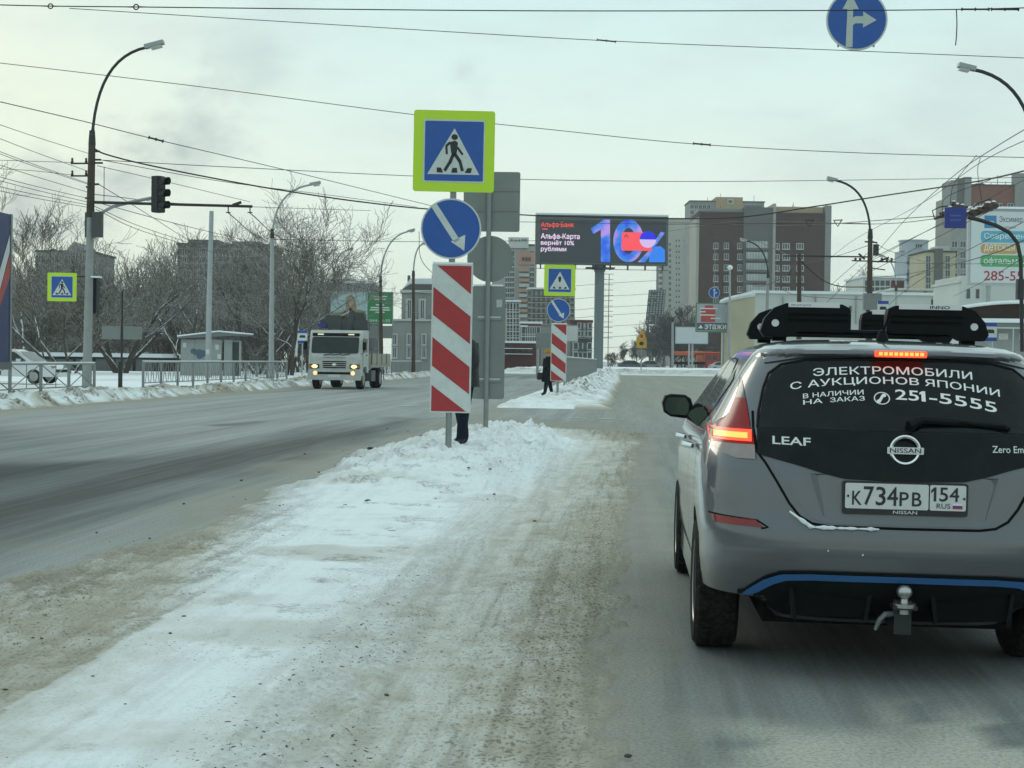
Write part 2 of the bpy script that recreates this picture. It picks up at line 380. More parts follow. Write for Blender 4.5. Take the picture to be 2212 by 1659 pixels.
def snow_material(name='trodden_snow', bumpd=0.02, scale=26):
    m = bpy.data.materials.new(name); m.use_nodes = True; nt = m.node_tree; N = nt.nodes; L = nt.links; b = N['Principled BSDF']
    pos = N.new('ShaderNodeNewGeometry').outputs['Position']
    big = noise_node(N, L, pos, 1.6, 6, 0.6); fine = noise_node(N, L, pos, scale, 6, 0.7); grain = noise_node(N, L, pos, 140, 3, 0.6)
    dirt, brown = attr_node(N, 'dirt'), attr_node(N, 'brown')
    d2 = math_node(N, L, 'ADD', dirt, rng_node(N, L, big, 0.35, 0.65, -0.10, 0.10))
    c = mixc(N, L, d2, (0.89, 0.925, 0.945), (0.52, 0.495, 0.42))
    c = mixc(N, L, rng_node(N, L, d2, 0.8, 1.5), c, (0.345, 0.31, 0.245))
    bf = math_node(N, L, 'MULTIPLY', brown, rng_node(N, L, fine, 0.42, 0.58))
    c = mixc(N, L, bf, c, (0.13, 0.105, 0.075))
    gv = noise_node(N, L, pos, 54, 2, 0.6, (1.0, 0.7, 1)); grit_shade = attr_node(N, 'grit_shade'); trk = noise_node(N, L, pos, 1.0, 4, 0.6, (9.0, 0.35, 1))
    c = mixc(N, L, math_node(N, L, 'MULTIPLY', math_node(N, L, 'MINIMUM', math_node(N, L, 'MULTIPLY', grit_shade, 1.6), 1.0), rng_node(N, L, trk, 0.48, 0.60, 0.0, 0.55)), c, (0.25, 0.222, 0.172))
    c = mixc(N, L, math_node(N, L, 'MULTIPLY', grit_shade, rng_node(N, L, gv, 0.50, 0.36, 0.0, 0.40)), c, (0.55, 0.53, 0.46))
    c = mixc(N, L, math_node(N, L, 'MULTIPLY', grit_shade, rng_node(N, L, gv, 0.53, 0.63, 0.0, 0.85)), c, (0.125, 0.105, 0.078))  # dark crumbs: dirt plus the crumbs' small shadows, both put into the colour
    gs = noise_node(N, L, pos, 44, 2, 0.5); spk = attr_node(N, 'speck')
    c = mixc(N, L, math_node(N, L, 'MULTIPLY', rng_node(N, L, gs, 0.64, 0.69), spk), c, (0.09, 0.075, 0.058))
    c = mixc(N, L, attr_node(N, 'asph'), c, (0.235, 0.225, 0.195))
    L.new(c, b.inputs['Base Color']); b.inputs['Roughness'].default_value = 0.9; b.inputs['Specular IOR Level'].default_value = 0.03
    bp = N.new('ShaderNodeBump'); bp.inputs['Strength'].default_value = 0.8; bp.inputs['Distance'].default_value = bumpd
    L.new(math_node(N, L, 'SUBTRACT', fine, math_node(N, L, 'MULTIPLY', gv, math_node(N, L, 'MULTIPLY', grit_shade, 1.5))), bp.inputs['Height']); L.new(bp.outputs[0], b.inputs['Normal'])
    return m
M_ROAD = road_material(); M_SNOW = snow_material(); M_BERM = snow_material('ploughed_snow', 0.06, 9)

def st_grid(ss, ts):
    S, T = np.meshgrid(ss, ts, indexing='ij')
    return S, T, S * ST + T * CT, S * CT - T * ST
def gpoly(pts, z=0.0):
    o = []
    for x, y in pts:
        g = G(x, y, z); o.append((g.x, g.y))
    return o
def geo_steps(a, b, ratio, lo):
    o = [a]
    while o[-1] < b: o.append(o[-1] + max(lo, abs(o[-1]) * ratio))
    return np.array(o)

# the ground: one sheet to the horizon, town ground under thin snow
def base_ground():
    m = bpy.data.materials.new('town_ground'); m.use_nodes = True; nt = m.node_tree; N = nt.nodes; L = nt.links; b = N['Principled BSDF']
    pos = N.new('ShaderNodeNewGeometry').outputs['Position']; n = noise_node(N, L, pos, 0.06, 6, 0.6)
    L.new(mixc(N, L, rng_node(N, L, n, 0.4, 0.6), (0.30, 0.29, 0.26), (0.66, 0.69, 0.71)), b.inputs['Base Color']); b.inputs['Roughness'].default_value = 0.85
    tag(MB().add([(-3000, -200, -0.03), (3000, -200, -0.03), (3000, 5000, -0.03), (-3000, 5000, -0.03)], [(0, 1, 2, 3)]).build('ground', m), kind='structure')
base_ground()

MED_OUTER = [(990, 926), (1165, 921), (1400, 938), (1392, 1000), (1376, 1200), (1362, 1400), (1338, 1659), (1300, 2000), (-1400, 2000), (-500, 1385), (0, 1240), (300, 1163), (500, 1093), (600, 1047), (760, 987), (900, 945)]
def build_road():
    ss = geo_steps(-8, 172, 0.012, 0.12); ts = np.arange(-17.5, 12.5, 0.12)
    S, T, X, Y = st_grid(ss, ts)
    dark_poly = gpoly([(-400, 1010), (0, 992), (300, 982), (500, 955), (700, 925), (860, 902), (940, 903), (900, 940), (760, 985), (600, 1045), (500, 1090), (300, 1160), (0, 1240), (-400, 1360), (-2600, 1900), (-4500, 1400)])
    wob = (fbm(T * 0.8, S * 0.12, 4, 3) - 0.5) * 2.4
    dark = sstep(-0.6, 1.3, poly_sd(X, Y, dark_poly) + wob)
    dark *= 0.72 + 0.28 * sstep(0.4, 0.58, fbm(T * 1.1, S * 0.05, 4, 9))
    stain = sstep(0.0, 0.5, poly_sd(X, Y, gpoly([(430, 918), (520, 912), (590, 905), (560, 917), (470, 925)])) + (fbm(T * 2, S, 3, 5) - 0.5)); dark = np.maximum(dark, stain * 0.7)
    # far lane arrows of wet rubber on the opposing side
    dark = np.maximum(dark, 0.45 * sstep(0.55, 0.75, fbm(T * 0.7, S * 0.03, 3, 21)) * sstep(28, 45, S) * (T < -4))
    own = (T > -1.2)
    dark = np.where(own, 0.05 * sstep(12, 5, S) + 0.26 + 0.22 * sstep(0.4, 0.62, fbm(T * 0.9, S * 0.08, 4, 31)), dark)
    # own lane dries and turns sandy ahead of the car
    sand = np.where(own, 0.85 * sstep(14, 60, S) * (0.6 + 0.4 * fbm(T * 0.5, S * 0.1, 3, 6)), 0)
    dark = np.where(own, dark * (1 - 0.8 * sstep(14, 50, S)), dark)
    edge = sstep(1.6, 0.2, np.abs(T + 15.3) + (fbm(T, S * 0.3, 3, 2) - 0.5) * 1.4)
    mede = sstep(1.0, 0.1, np.abs(T + 4.3 - 0.12 * sstep(14, 30, S) * 6) + (fbm(T, S * 0.3, 3, 12) - 0.5) * 1.2)
    gap = sstep(-0.8, 1.2, poly_sd(X, Y, gpoly([(880, 908), (1100, 903), (1400, 915), (1420, 960), (1165, 922), (900, 950)])) + (fbm(T, S * 0.5, 4, 8) - 0.5) * 2)
    dm = -poly_sd(X, Y, gpoly(MED_OUTER)); sand = np.maximum(sand, 0.8 * sstep(0.95, 0.0, dm + (fbm(T * 1.5, S * 0.4, 4, 19) - 0.5) * 1.4) * (T < -1.5) * sstep(8, 15, S)); dark = dark * (1 - 0.6 * sstep(0.5, 0.0, dm) * (T < -1.5))
    sand = np.maximum(sand, 0.75 * sstep(0.55, 0.0, dm + (fbm(T * 4, S * 0.6, 4, 29) - 0.5) * 0.7) * (T > -1.6))
    sand = np.maximum(sand, np.maximum(0.9 * edge, np.maximum(0.55 * mede * sstep(17, 26, S), 0.7 * gap)))
    dark = np.clip(dark + 0.25 * gap, 0, 1)
    # packed-snow patches left between the wheel tracks
    pn = fbm(T * 2.2, S * 1.1, 5, 41)
    patch = sstep(0.465, 0.485, pn) * sstep(0.25, 0.7, T + (pn - 0.5)) * sstep(2.5, 1.9, T) * sstep(6.9, 5.9, S + (pn - 0.5) * 2)
    Z = 0.0 * S + 0.004 * (fbm(T * 0.4, S * 0.2, 2, 4) - 0.5)
    tag(link('road', grid_mesh('road', X, Y, Z, M_ROAD, dict(dark=dark, sand=np.clip(sand, 0, 1), patch=patch * 0.8))), kind='structure')
build_road()

def build_median():
    ss = geo_steps(3.2, 34, 0.0042, 0.012); ts = np.arange(-6.4, 0.9, 0.022)
    S, T, X, Y = st_grid(ss, ts)
    white = gpoly([(1035, 933), (1160, 930), (1238, 958), (1180, 1010), (1070, 1085), (920, 1180), (800, 1290), (690, 1400), (560, 1500), (400, 1659), (230, 1900), (-250, 1900), (60, 1659), (270, 1500), (370, 1400), (460, 1250), (555, 1150), (622, 1052), (700, 1008), (860, 965), (940, 942)])
    outer = gpoly([(990, 926), (1165, 921), (1400, 938), (1392, 1000), (1376, 1200), (1362, 1400), (1338, 1659), (1300, 2000), (-1400, 2000), (-500, 1385), (0, 1240), (300, 1163), (500, 1093), (600, 1047), (760, 987), (900, 945)])
    n1 = fbm(X * 0.9, Y * 0.9, 5, 51) - 0.5; n2 = fbm(X * 5, Y * 5, 4, 52) - 0.5; n3 = fbm(X * 16, Y * 16, 3, 53) - 0.5
    dw = poly_sd(X, Y, white) + n1 * 0.55 + n2 * 0.18
    do = poly_sd(X, Y, outer) + np.where(T > -2.0, n1 * 0.12 + n2 * 0.10, n1 * 0.5 + n2 * 0.22)
    inw = sstep(-0.25, 0.55, dw)
    raised = sstep(13.0, 19.5, S)                                  # the kerbed island under the snow rises towards the signs
    h = inw * (0.03 + 0.17 * raised * sstep(-0.1, 1.1, dw))
    h += inw * raised * (0.24 * np.maximum(n2 + 0.06, 0) + 0.10 * n3 + 0.10 * n1)          # trampled lumps
    h += inw * (1 - raised) * (0.012 * n2 + 0.05 * np.maximum(n1, 0) * (n2 + 0.5))
    # ploughed ridge along the right shoulder of the island
    ridge = np.exp(-((dw - 0.25) / 0.22) ** 2) * raised * (T > -2.5); h += ridge * (0.06 + 0.16 * np.maximum(n2, 0) + 0.08 * n3)
    # rutted slush to both sides: tyre tread ribs and crumbs
    slush = (1 - inw) * sstep(-0.12, 0.25, do)
    right = T > -2.3 - 0.02 * S
    tt = T + 0.035 * S                                                  # wheel tracks drift off the road axis
    lug = sstep(0.35, 0.8, np.sin((S + 0.30 * np.abs(((tt * 5.2) % 1) - 0.5)) * 2 * math.pi / 0.11))
    lane = sstep(0.44, 0.58, fbm(tt * 3.1, S * 0.05, 3, 62))
    crumb = (fbm(T * 11, S * 6.5, 4, 63) - 0.5) * 2.6; crumb2 = (fbm(T * 25, S * 14, 3, 64) - 0.5) * 2.2
    dist_right = np.clip(-dw, 0, 3)
    rough = sstep(0.15, 1.0, dist_right + 0.5 * n1)
    h += slush * (0.016 + 0.010 * lane + 0.034 * np.maximum(crumb, -0.25) * (0.25 + rough * (0.4 + lane)) + 0.012 * crumb2 * rough)
    tread = (slush + inw * sstep(1.0, 0.0, dw) * (1 - raised)) * right
    h += tread * lug * lane * 0.012
    h += slush * (T < -2.6) * 0.020 * np.maximum(crumb, -0.1)
    # footprints and crossing cart lines on the flat snow
    fp = vnoise(X * 4.2, Y * 3.1, 71); pit = sstep(0.74, 0.88, fp) * (n2 > -0.1); h -= inw * (1 - raised * 0.5) * 0.03 * pit
    ln = np.exp(-(((Y - 11.2 - 0.08 * X) % 1.05 - 0.5) / 0.035) ** 2) * sstep(10.4, 11.0, Y) * sstep(15.8, 15.0, Y); h -= inw * ln * 0.025
    edge_n = (fbm(T * 7, S * 3, 4, 68) - 0.5) * 0.5
    Z = np.where(do > -0.25, h * sstep(-0.02, 0.35, do + edge_n) - 0.012 * sstep(0.16, -0.10, do + edge_n), -0.03)
    dirt = np.where(right, sstep(-0.30, 0.55, -dw + 0.7 * n1 + 0.25 * n2), sstep(-0.15, 0.4, -dw + 0.6 * n1 + 0.2 * n2))
    dirt = dirt * (0.70 + 0.70 * sstep(0.5, 1.9, dist_right) * right + 0.30 * (1 - right)) + inw * ((0.20 + 0.35 * (1 - raised)) * sstep(0.50, 0.64, n1 + 0.5) + 0.22 * pit + 0.3 * ln)
    dirt = np.clip(dirt + 0.30 * slush * np.clip(-crumb, -0.4, 0.6), 0, 1.7)
    brown = slush * right * np.clip(sstep(0.10, 0.40, crumb) * (0.30 + 0.55 * lane) * (0.25 + 0.75 * rough) + 0.35 * lug * lane * tread, 0, 1) * 0.9
    brown = np.maximum(brown, tread * lug * lane * inw * 0.35)
    brown = np.maximum(brown, inw * sstep(0.64, 0.70, fbm(X * 3.3, Y * 3.3, 4, 77)) * 0.8)
    brown = np.maximum(brown, inw * raised * sstep(0.60, 0.68, fbm(X * 6.3, Y * 6.3, 4, 78)) * 0.5)
    brown = np.maximum(brown, sstep(0.4, 0.0, np.abs(dw + 0.1)) * (1 - right) * sstep(0.46, 0.60, fbm(X * 4, Y * 3, 4, 80)) * 0.7)
    brown = np.maximum(brown, (1 - right) * slush * sstep(0.53, 0.62, fbm(X * 2.6, Y * 2.0, 5, 79)) * 0.75)
    asph = sstep(0.26, -0.04, do + edge_n * 0.6) * 0.95
    asph = np.maximum(asph, (1 - right) * 0.35 * sstep(0.8, 0.1, do + 2 * edge_n))
    grit_shade = slush * right * (0.18 + 0.82 * sstep(0.35, 1.3, dist_right + 0.7 * n1) * (0.7 + 0.4 * lane)) + (1 - right) * slush * 0.40 + inw * 0.06
    grit_shade = np.clip(grit_shade * (1 - sstep(0.3, 0.0, do + edge_n) * 0.5), 0, 1)
    speck = np.clip(0.15 + 0.85 * sstep(0.47, 0.58, fbm(X * 1.1, Y * 0.8, 4, 90)), 0, 1) * (0.22 + 0.78 * sstep(0.2, -0.7, dw - 0.5)) * (1 - asph)
    dirt_attrs = dict(dirt=dirt, brown=brown * (1 - asph) * 0.7, asph=asph, grit_shade=grit_shade, speck=speck)
    tag(link('median_snow', grid_mesh('median_snow', X, Y, Z, M_SNOW, dirt_attrs)), 'trodden white snow and sandy slush covering the near median', 'snow', kind='stuff')
build_median()

def lump(X, Y, seed, k=1.0):
    """Broken-slab look: sharp-edged chunks from thresholded noise."""
    a = fbm(X * 2.3 * k, Y * 2.3 * k, 4, seed); b = np.abs(fbm(X * 3.4 * k, Y * 3.4 * k, 4, seed + 5) - 0.5) * 2; c = fbm(X * 9 * k, Y * 9 * k, 3, seed + 9)
    return 0.55 * a + 0.75 * b + 0.25 * c
def berm(name, label, ss, ts, prof, seed, amp, base=0.0, dirtk=0.6):
    S, T, X, Y = st_grid(ss, ts)
    pr = prof(S, T); lp = lump(X, Y, seed, 1.2); ch = vnoise(X * 2.6 + 3 * vnoise(X, Y, seed), Y * 2.6, seed + 21); chunk = sstep(0.55, 0.62, ch)
    Z = base + pr * amp * (0.15 + 0.75 * lp + 0.45 * chunk) - 0.05 * sstep(0.06, 0.0, pr)
    dirt = np.clip(dirtk * sstep(0.40, 0.60, fbm(X * 1.3, Y * 1.3, 4, seed + 2)) + 0.7 * sstep(0.35, 0.02, pr) + 0.35 * chunk, 0, 1.5)
    brown = np.clip(sstep(0.48, 0.58, fbm(X * 2.2, Y * 2.2, 4, seed + 3)) * sstep(0.0, 0.3, pr), 0, 1) * 0.9
    return tag(link(name, grid_mesh(name, X, Y, Z, M_BERM, dict(dirt=dirt, brown=brown))), label, 'snow', kind='stuff')
# ploughed bank along the far kerb on the left
def prof_left(S, T):
    d = T + 15.5 + 0.5 * (fbm(S * 0.25, S * 0 + 1, 3, 4) - 0.5)
    return sstep(0.05, -0.45, d) * (1 - 0.62 * sstep(-1.1, -2.2, d)) * (0.55 + 0.75 * fbm(S * 0.35, T * 0.3, 3, 14))
berm('kerb_snow_bank', 'dirty ploughed snow bank along the left kerb below the railings', np.arange(28, 150, 0.13), np.arange(-19.5, -15.0, 0.11), prof_left, 101, 0.36)
# snowy verge beyond the bank
def sheet(name, pts, z, dirt=0.0, n=60, amp=0.08, seed=5):
    (s0, s1), (t0, t1) = pts
    S, T, X, Y = st_grid(np.linspace(s0, s1, n), np.linspace(t0, t1, n))
    Z = z + amp * (fbm(X * 0.25, Y * 0.25, 4, seed) - 0.5)
    return tag(link(name, grid_mesh(name, X, Y, Z, M_BERM, dict(dirt=dirt + 0.5 * sstep(0.5, 0.7, fbm(X * 0.3, Y * 0.12, 4, seed + 1)), brown=0 * X))), kind='structure')
sheet('snowy_verge', ((-10, 175), (-120, -17.6)), 0.16, 0.0, 110, 0.14)
sheet('pavement', ((-10, 160), (12.4, 60)), 0.10, 0.25, 70, 0.04, 9)
# second refuge island and its ploughed heap
M2 = gpoly([(1110, 884), (1165, 893), (1290, 889), (1322, 865), (1336, 846), (1340, 820), (1325, 800), (1300, 793), (1262, 793), (1222, 808), (1185, 835), (1150, 856)])
def island_two():
    S, T, X, Y = st_grid(np.arange(44, 165, 0.12), np.arange(-4.6, 0.6, 0.09))
    edge = np.minimum(np.minimum(T + 3.9, -0.35 - T), (S - 45.6) * 0.55) + 0.5 * (fbm(X * 0.8, Y * 0.8, 3, 7) - 0.5)
    ins = sstep(0.0, 0.35, edge); heap = np.exp(-((T + 1.7) / 0.85) ** 2) * sstep(49, 56, S)
    lp = lump(X, Y, 211)
    Z = ins * (0.12 + heap * 0.55 * (0.25 + lp) + 0.06 * (lp - 0.5)) - 0.06 * sstep(0.1, -0.2, edge)
    dirt = np.clip(0.35 * sstep(0.4, 0.7, fbm(X, Y, 4, 212)) + 1.2 * sstep(0.5, 0.0, edge) * (T > -1.5), 0, 1.5)
    brown = 0.9 * sstep(0.49, 0.58, fbm(X * 2.6, Y * 2.6, 4, 213)) * ins * (0.25 + heap)
    tag(link('refuge_snow', grid_mesh('refuge_snow', X, Y, Z, M_BERM, dict(dirt=dirt, brown=brown))), 'heaped lumpy snow on the refuge island behind the far signs', 'snow', kind='stuff')
island_two()
def roundabout():
    S, T, X, Y = st_grid(np.concatenate([np.arange(160, 180, 0.35), np.arange(180, 240, 1.5)]), np.arange(-16, 62, 0.4))
    edge = np.minimum(S - 163.5 - 0.004 * (T - 6) ** 2, T + 15) + (fbm(X * 0.4, Y * 0.4, 3, 3) - 0.5) * 1.2
    r = sstep(0.0, 5.5, edge); lp = lump(X, Y, 311, 0.5)
    Z = 0.62 * r + np.exp(-((edge - 2.6) / 1.6) ** 2) * 0.42 * lp - 0.06 * sstep(0.4, -0.6, edge)
    dirt = np.clip(0.55 * np.exp(-((edge - 2.2) / 1.8) ** 2), 0, 1.2); brown = 0.8 * np.exp(-((edge - 2.6) / 1.4) ** 2) * sstep(0.45, 0.62, fbm(X * 1.5, Y * 1.5, 4, 313))
    tag(link('roundabout_snow', grid_mesh('roundabout_snow', X, Y, Z, M_BERM, dict(dirt=dirt, brown=brown))), 'smooth white snow mound across the far end of the road', 'snow', kind='stuff')
roundabout()
# clods of dirty ice scattered over the median
def clods():
    b = MB(); r = random.Random(3); m = mat('dirty_ice', (0.085, 0.075, 0.065), 0.8, var=0.5, vscale=30)
    spots = [(790, 1095, .03), (1010, 968, .035), (745, 1100, .025), (795, 1092, .028), (800, 992, .035), (545, 985, .0), (1640/1.0, 1, 0)]
    pts = [G(x, y) for x, y, k in spots[:5]]; sizes = [k for *_, k in spots[:5]]
    for i in range(260):
        s = 4.2 + 24 * r.random() ** 1.4; t = -1.9 - 0.03 * s + r.gauss(0, 0.85)
        p = RD(s, t); pts.append(p); sizes.append(0.004 + 0.011 * r.random() ** 3)
    for p, k in zip(pts, sizes):
        zz = 0.17 * sstep(13, 19.5, st(p)[0]) * (0.8 if k > 0.03 else 0.9) + 0.015
        n = 6; o = []
        for zi, rr in ((-0.6, 0.8), (0.25, 1.0), (0.8, 0.5)):
            for a in range(n):
                q = rr * (0.7 + 0.6 * r.random()) * k; o.append((p.x + q * 1.3 * math.cos(a * 1.047), p.y + q * math.sin(a * 1.047), zz + zi * k * 0.8))
        b.add(o, [(a, (a + 1) % n, (a + 1) % n + n, a + n) for a in range(n)] + [(a + n, (a + 1) % n + n, (a + 1) % n + 2 * n, a + 2 * n) for a in range(n)] + [tuple(range(2 * n, 3 * n))])
    tag(b.build('ice_clods', m), 'small dark clods of dirty ice strewn over the median', 'ice clods', kind='stuff')
clods()
# worn lane paint
def paint(name, a, b, w):
    a, b = G(*a), G(*b); d = (b - a).normalized(); n = Vector((-d.y, d.x, 0)) * w / 2
    o = MB().add([(v.x, v.y, 0.010) for v in (a - n, b - n, b + n, a + n)], [(0, 1, 2, 3)]).build(name, mat('worn_road_paint', (0.62, 0.64, 0.63), 0.7, var=0.3, vscale=9)); tag(o, kind='structure')
paint('road_marking', (1292, 905), (1348, 907), 0.22)
paint('road_marking', (1225, 903), (1268, 904), 0.18)
paint('road_marking', (748, 866), (786, 865), 0.16)
paint('road_marking', (860, 878), (905, 876), 0.16)
# ------------------------------------------------------------------ the grey hatchback ahead
def smooth_table(tab):
    zs = [r[0] for r in tab]
    def f(z):
        z = min(max(z, zs[0]), zs[-1]); i = 0
        while i < len(zs) - 2 and z > zs[i + 1]: i += 1
        t = (z - zs[i]) / (zs[i + 1] - zs[i]); a, b = tab[i], tab[i + 1]
        v = [a[k] + (b[k] - a[k]) * t for k in range(1, len(a))]; v[1] *= 0.985; return v
    return f
# z: rear y, half width, front y, corner length, exponent
CAR = smooth_table([
    (0.24, 0.22, 0.54, 4.05, 0.25, 3.0), (0.34, 0.07, 0.61, 4.20, 0.30, 3.0), (0.365, 0.02, 0.868, 4.28, 0.66, 3.3), (0.42, -0.015, 0.876, 4.33, 0.70, 3.4),
    (0.50, -0.045, 0.882, 4.36, 0.72, 3.5), (0.58, -0.055, 0.882, 4.38, 0.72, 3.6), (0.66, -0.050, 0.890, 4.38, 0.72, 3.6), (0.74, -0.030, 0.893, 4.36, 0.72, 3.6), (0.84, -0.018, 0.893, 4.30, 0.72, 3.6),
    (0.94, -0.008, 0.888, 4.15, 0.72, 3.5), (1.00, 0.002, 0.880, 3.95, 0.72, 3.4), (1.05, 0.010, 0.868, 3.72, 0.72, 3.3), (1.10, 0.022, 0.850, 3.50, 0.70, 3.2), (1.14, 0.042, 0.828, 3.34, 0.68, 3.1), (1.20, 0.075, 0.795, 3.18, 0.62, 3.1),
    (1.28, 0.118, 0.755, 2.98, 0.55, 3.1), (1.36, 0.160, 0.712, 2.79, 0.48, 3.2), (1.42, 0.192, 0.676, 2.64, 0.44, 3.2), (1.455, 0.210, 0.652, 2.55, 0.42, 3.2), (1.470, 0.185, 0.640, 2.50, 0.42, 3.2), (1.490, 0.190, 0.618, 2.44, 0.42, 3.2),
    (1.512, 0.27, 0.575, 2.34, 0.42, 3.0), (1.530, 0.42, 0.505, 2.22, 0.42, 2.8), (1.543, 0.66, 0.40, 2.05, 0.40, 2.6), (1.551, 0.95, 0.22, 1.85, 0.35, 2.4)])
def rear_y(x, z):
    yr, w, yf, L, n = CAR(z); q = min(abs(x) / w, 0.9999)
    return yr + L * (1 - (1 - q ** n) ** (1 / n))
def build_leaf():
    th = R(-4.2)
    root = thing('hatchback_car', 'dark grey hatchback with lit brake lights and roof ski racks stopped ahead', 'car', (1.737, 6.82, 0.0), th, ry=R(0.5))
    M = dict(
        paint=mat('grey_metallic_paint', (0.098, 0.104, 0.123), 0.30, 0.35, 0.10, 1.6, coat=1.0, dirt=0.12),
        glass=mat('tinted_glass', (0.005, 0.008, 0.009), 0.07, 0.0, 0.3, 2.2, spec=0.22, dirt=0.05),
        sglass=mat('side_glass', (0.012, 0.016, 0.016), 0.03, 0.0, 0.2, 3),
        black=mat('gloss_black_panel', (0.005, 0.008, 0.009), 0.12, 0, 0.3, 2.5, spec=0.16, dirt=0.05),
        plastic=mat('black_plastic', (0.006, 0.008, 0.009), 0.6, 0, 0.25, 20, bump=0.1, bscale=300, spec=0.14),
        gap=mat('panel_gap', (0.004, 0.005, 0.005), 0.8, 0, 0),
        red=mat('red_lens', (0.26, 0.008, 0.010), 0.2, 0, 0.15, 10, spec=0.25),
        reddk=mat('red_reflector', (0.22, 0.015, 0.015), 0.15, 0, 0.15, 20),
        lit=mat('lit_brake_lamp', (0.6, 0.02, 0.01), 0.3, 0, 0, emit=(1.0, 0.06, 0.02), estr=2.0),
        core=mat('lit_brake_core', (0.8, 0.2, 0.05), 0.3, 0, 0, emit=(1.0, 0.25, 0.045), estr=2.6),
        clear=mat('clear_lens', (0.30, 0.25, 0.24), 0.12, 0.2, 0.35, 12),
        smoke=mat('smoked_lens', (0.10, 0.085, 0.085), 0.15, 0, 0.2, 12),
        chrome=mat('chrome', (0.75, 0.77, 0.78), 0.12, 1.0, 0.05, 10),
        blue=mat('blue_trim', (0.03, 0.115, 0.30), 0.3, 0, 0.15, 8),
        white=mat('vinyl_white', (0.80, 0.82, 0.84), 0.5, 0, 0.05, 10),
        plate=mat('plate_white', (0.62, 0.64, 0.63), 0.35, 0, 0.06, 14, dirt=0.10),
        ink=mat('plate_black', (0.02, 0.022, 0.022), 0.4, 0, 0.1, 10),
        tyre=mat('tyre_rubber', (0.016, 0.017, 0.017), 0.85, 0, 0.5, 14, bump=0.3, bscale=120, dirt=0.25),
        rim=mat('alloy_rim', (0.30, 0.31, 0.31), 0.35, 0.8, 0.15, 8, dirt=0.3),
        snow=mat('fresh_snow_bit', (0.80, 0.84, 0.87), 0.7, 0, 0.06, 30, bump=0.5, bscale=60),
        dark=mat('underbody', (0.010, 0.010, 0.010), 0.9, 0, 0.3, 10),
        silver=mat('silver_strip', (0.62, 0.64, 0.65), 0.3, 0.5, 0.06, 12))
    # body shell from horizontal slices
    zs = sorted(set([round(v, 4) for v in np.arange(0.24, 1.551, 0.0205)] + [0.24, 0.34, 0.365, 1.455, 1.470, 1.490, 1.512, 1.530, 1.543, 1.551]))
    nc, b = 22, MB(); ring = None
    for z in zs:
        yr, w, yf, L, n = CAR(z); half = []
        for i in range(nc + 1):
            a = (math.pi / 2) * i / nc; half.append((w * math.sin(a) ** (2 / n), yr + L * (1 - math.cos(a) ** (2 / n))))
        fl = 0.9 if z < 1.0 else 0.75; y_end = yf - fl
        for i in range(1, 9): half.append((w, half[nc][1] + (y_end - half[nc][1]) * i / 9))
        for i in range(13):
            a = (math.pi / 2) * (1 - i / 12); half.append((w * math.sin(a) ** (2 / 2.6), yf - fl * (1 - math.cos(a) ** (2 / 2.6))))
        pts = [(x, y, z) for x, y in half] + [(-x, y, z) for x, y in reversed(half[1:-1])]
        n_r = len(pts); o = len(b.v); b.v += pts
        if ring is not None:
            for k in range(n_r): b.f.append((ring + k, ring + (k + 1) % n_r, o + (k + 1) % n_r, o + k))
        else: b.f.append(tuple(reversed(range(o, o + n_r))))
        ring = o
    b.f.append(tuple(range(ring, ring + n_r)))
    body = b.build('body', M['paint'], root, smooth=True)
    # wheel openings
    cut = MB()
    for ya in (0.87, 3.57):
        for sx in (-1, 1): cut.lathe([(0.372, sx * 0.50), (0.372, sx * 1.0)], 40, 'X', (0, ya, 0.325))
    cme = cut.mesh('cut'); co = bpy.data.objects.new('cut', cme); COL.objects.link(co)
    md = body.modifiers.new('b', 'BOOLEAN'); md.operation = 'DIFFERENCE'; md.object = co; md.solver = 'EXACT'
    sv = root.matrix_world.copy(); body.parent = None
    bpy.context.view_layer.update()
    me2 = bpy.data.meshes.new_from_object(body.evaluated_get(bpy.context.evaluated_depsgraph_get()))
    body.modifiers.clear(); body.data = me2; body.parent = root
    bpy.data.objects.remove(co)
    me2.polygons.foreach_set('use_smooth', [True] * len(me2.polygons)); me2.set_sharp_from_angle(angle=R(34))
    # patches that follow the rear surface: columns over x between lo(x) and hi(x)
    def patch(name, m, xs, lo, hi, rows=8, off=0.004, parent=root, skirt=0.012):
        b = MB(); W = rows + 3
        for x in xs:
            a, c = lo(x), hi(x)
            col = [(a, -skirt)] + [(a + (c - a) * j / rows, off) for j in range(rows + 1)] + [(c, -skirt)]
            for z, o_ in col: b.v.append((x, rear_y(x, z) - o_, z))
        for i in range(len(xs) - 1):
            for j in range(W - 1): b.f.append((i * W + j, (i + 1) * W + j, (i + 1) * W + j + 1, i * W + j + 1))
        for i in (0, len(xs) - 1):                       # side skirts
            o = len(b.v); x = xs[i]
            for j in range(W): v = b.v[i * W + j]; b.v.append((v[0], v[1] + skirt + off, v[2]))
            for j in range(W - 1): b.f.append((i * W + j, i * W + j + 1, o + j + 1, o + j))
        return b.build(name, m, parent, smooth=True)
    def interp(tab):
        def f(x):
            x = abs(x)
            for (x0, v0), (x1, v1) in zip(tab, tab[1:]):
                if x <= x1: return v0 + (v1 - v0) * (x - x0) / (x1 - x0)
            return tab[-1][1]
        return f
    lin = lambda a, c, n: [a + (c - a) * i / n for i in range(n + 1)]
    # tailgate: upper window, gloss panel, lower door
    wtop = interp([(0, 1.448), (0.25, 1.444), (0.42, 1.432), (0.52, 1.412), (0.575, 1.375), (0.600, 1.31), (0.622, 1.20), (0.632, 1.145)])
    gate = patch('tailgate', M['paint'], lin(-0.60, 0.60, 40), interp([(0, 0.716), (0.34, 0.718), (0.40, 0.735), (0.445, 0.78), (0.50, 0.86), (0.55, 0.93), (0.60, 1.0)]), interp([(0, 0.93), (0.55, 1.0), (0.60, 1.04)]), 8, 0.003)
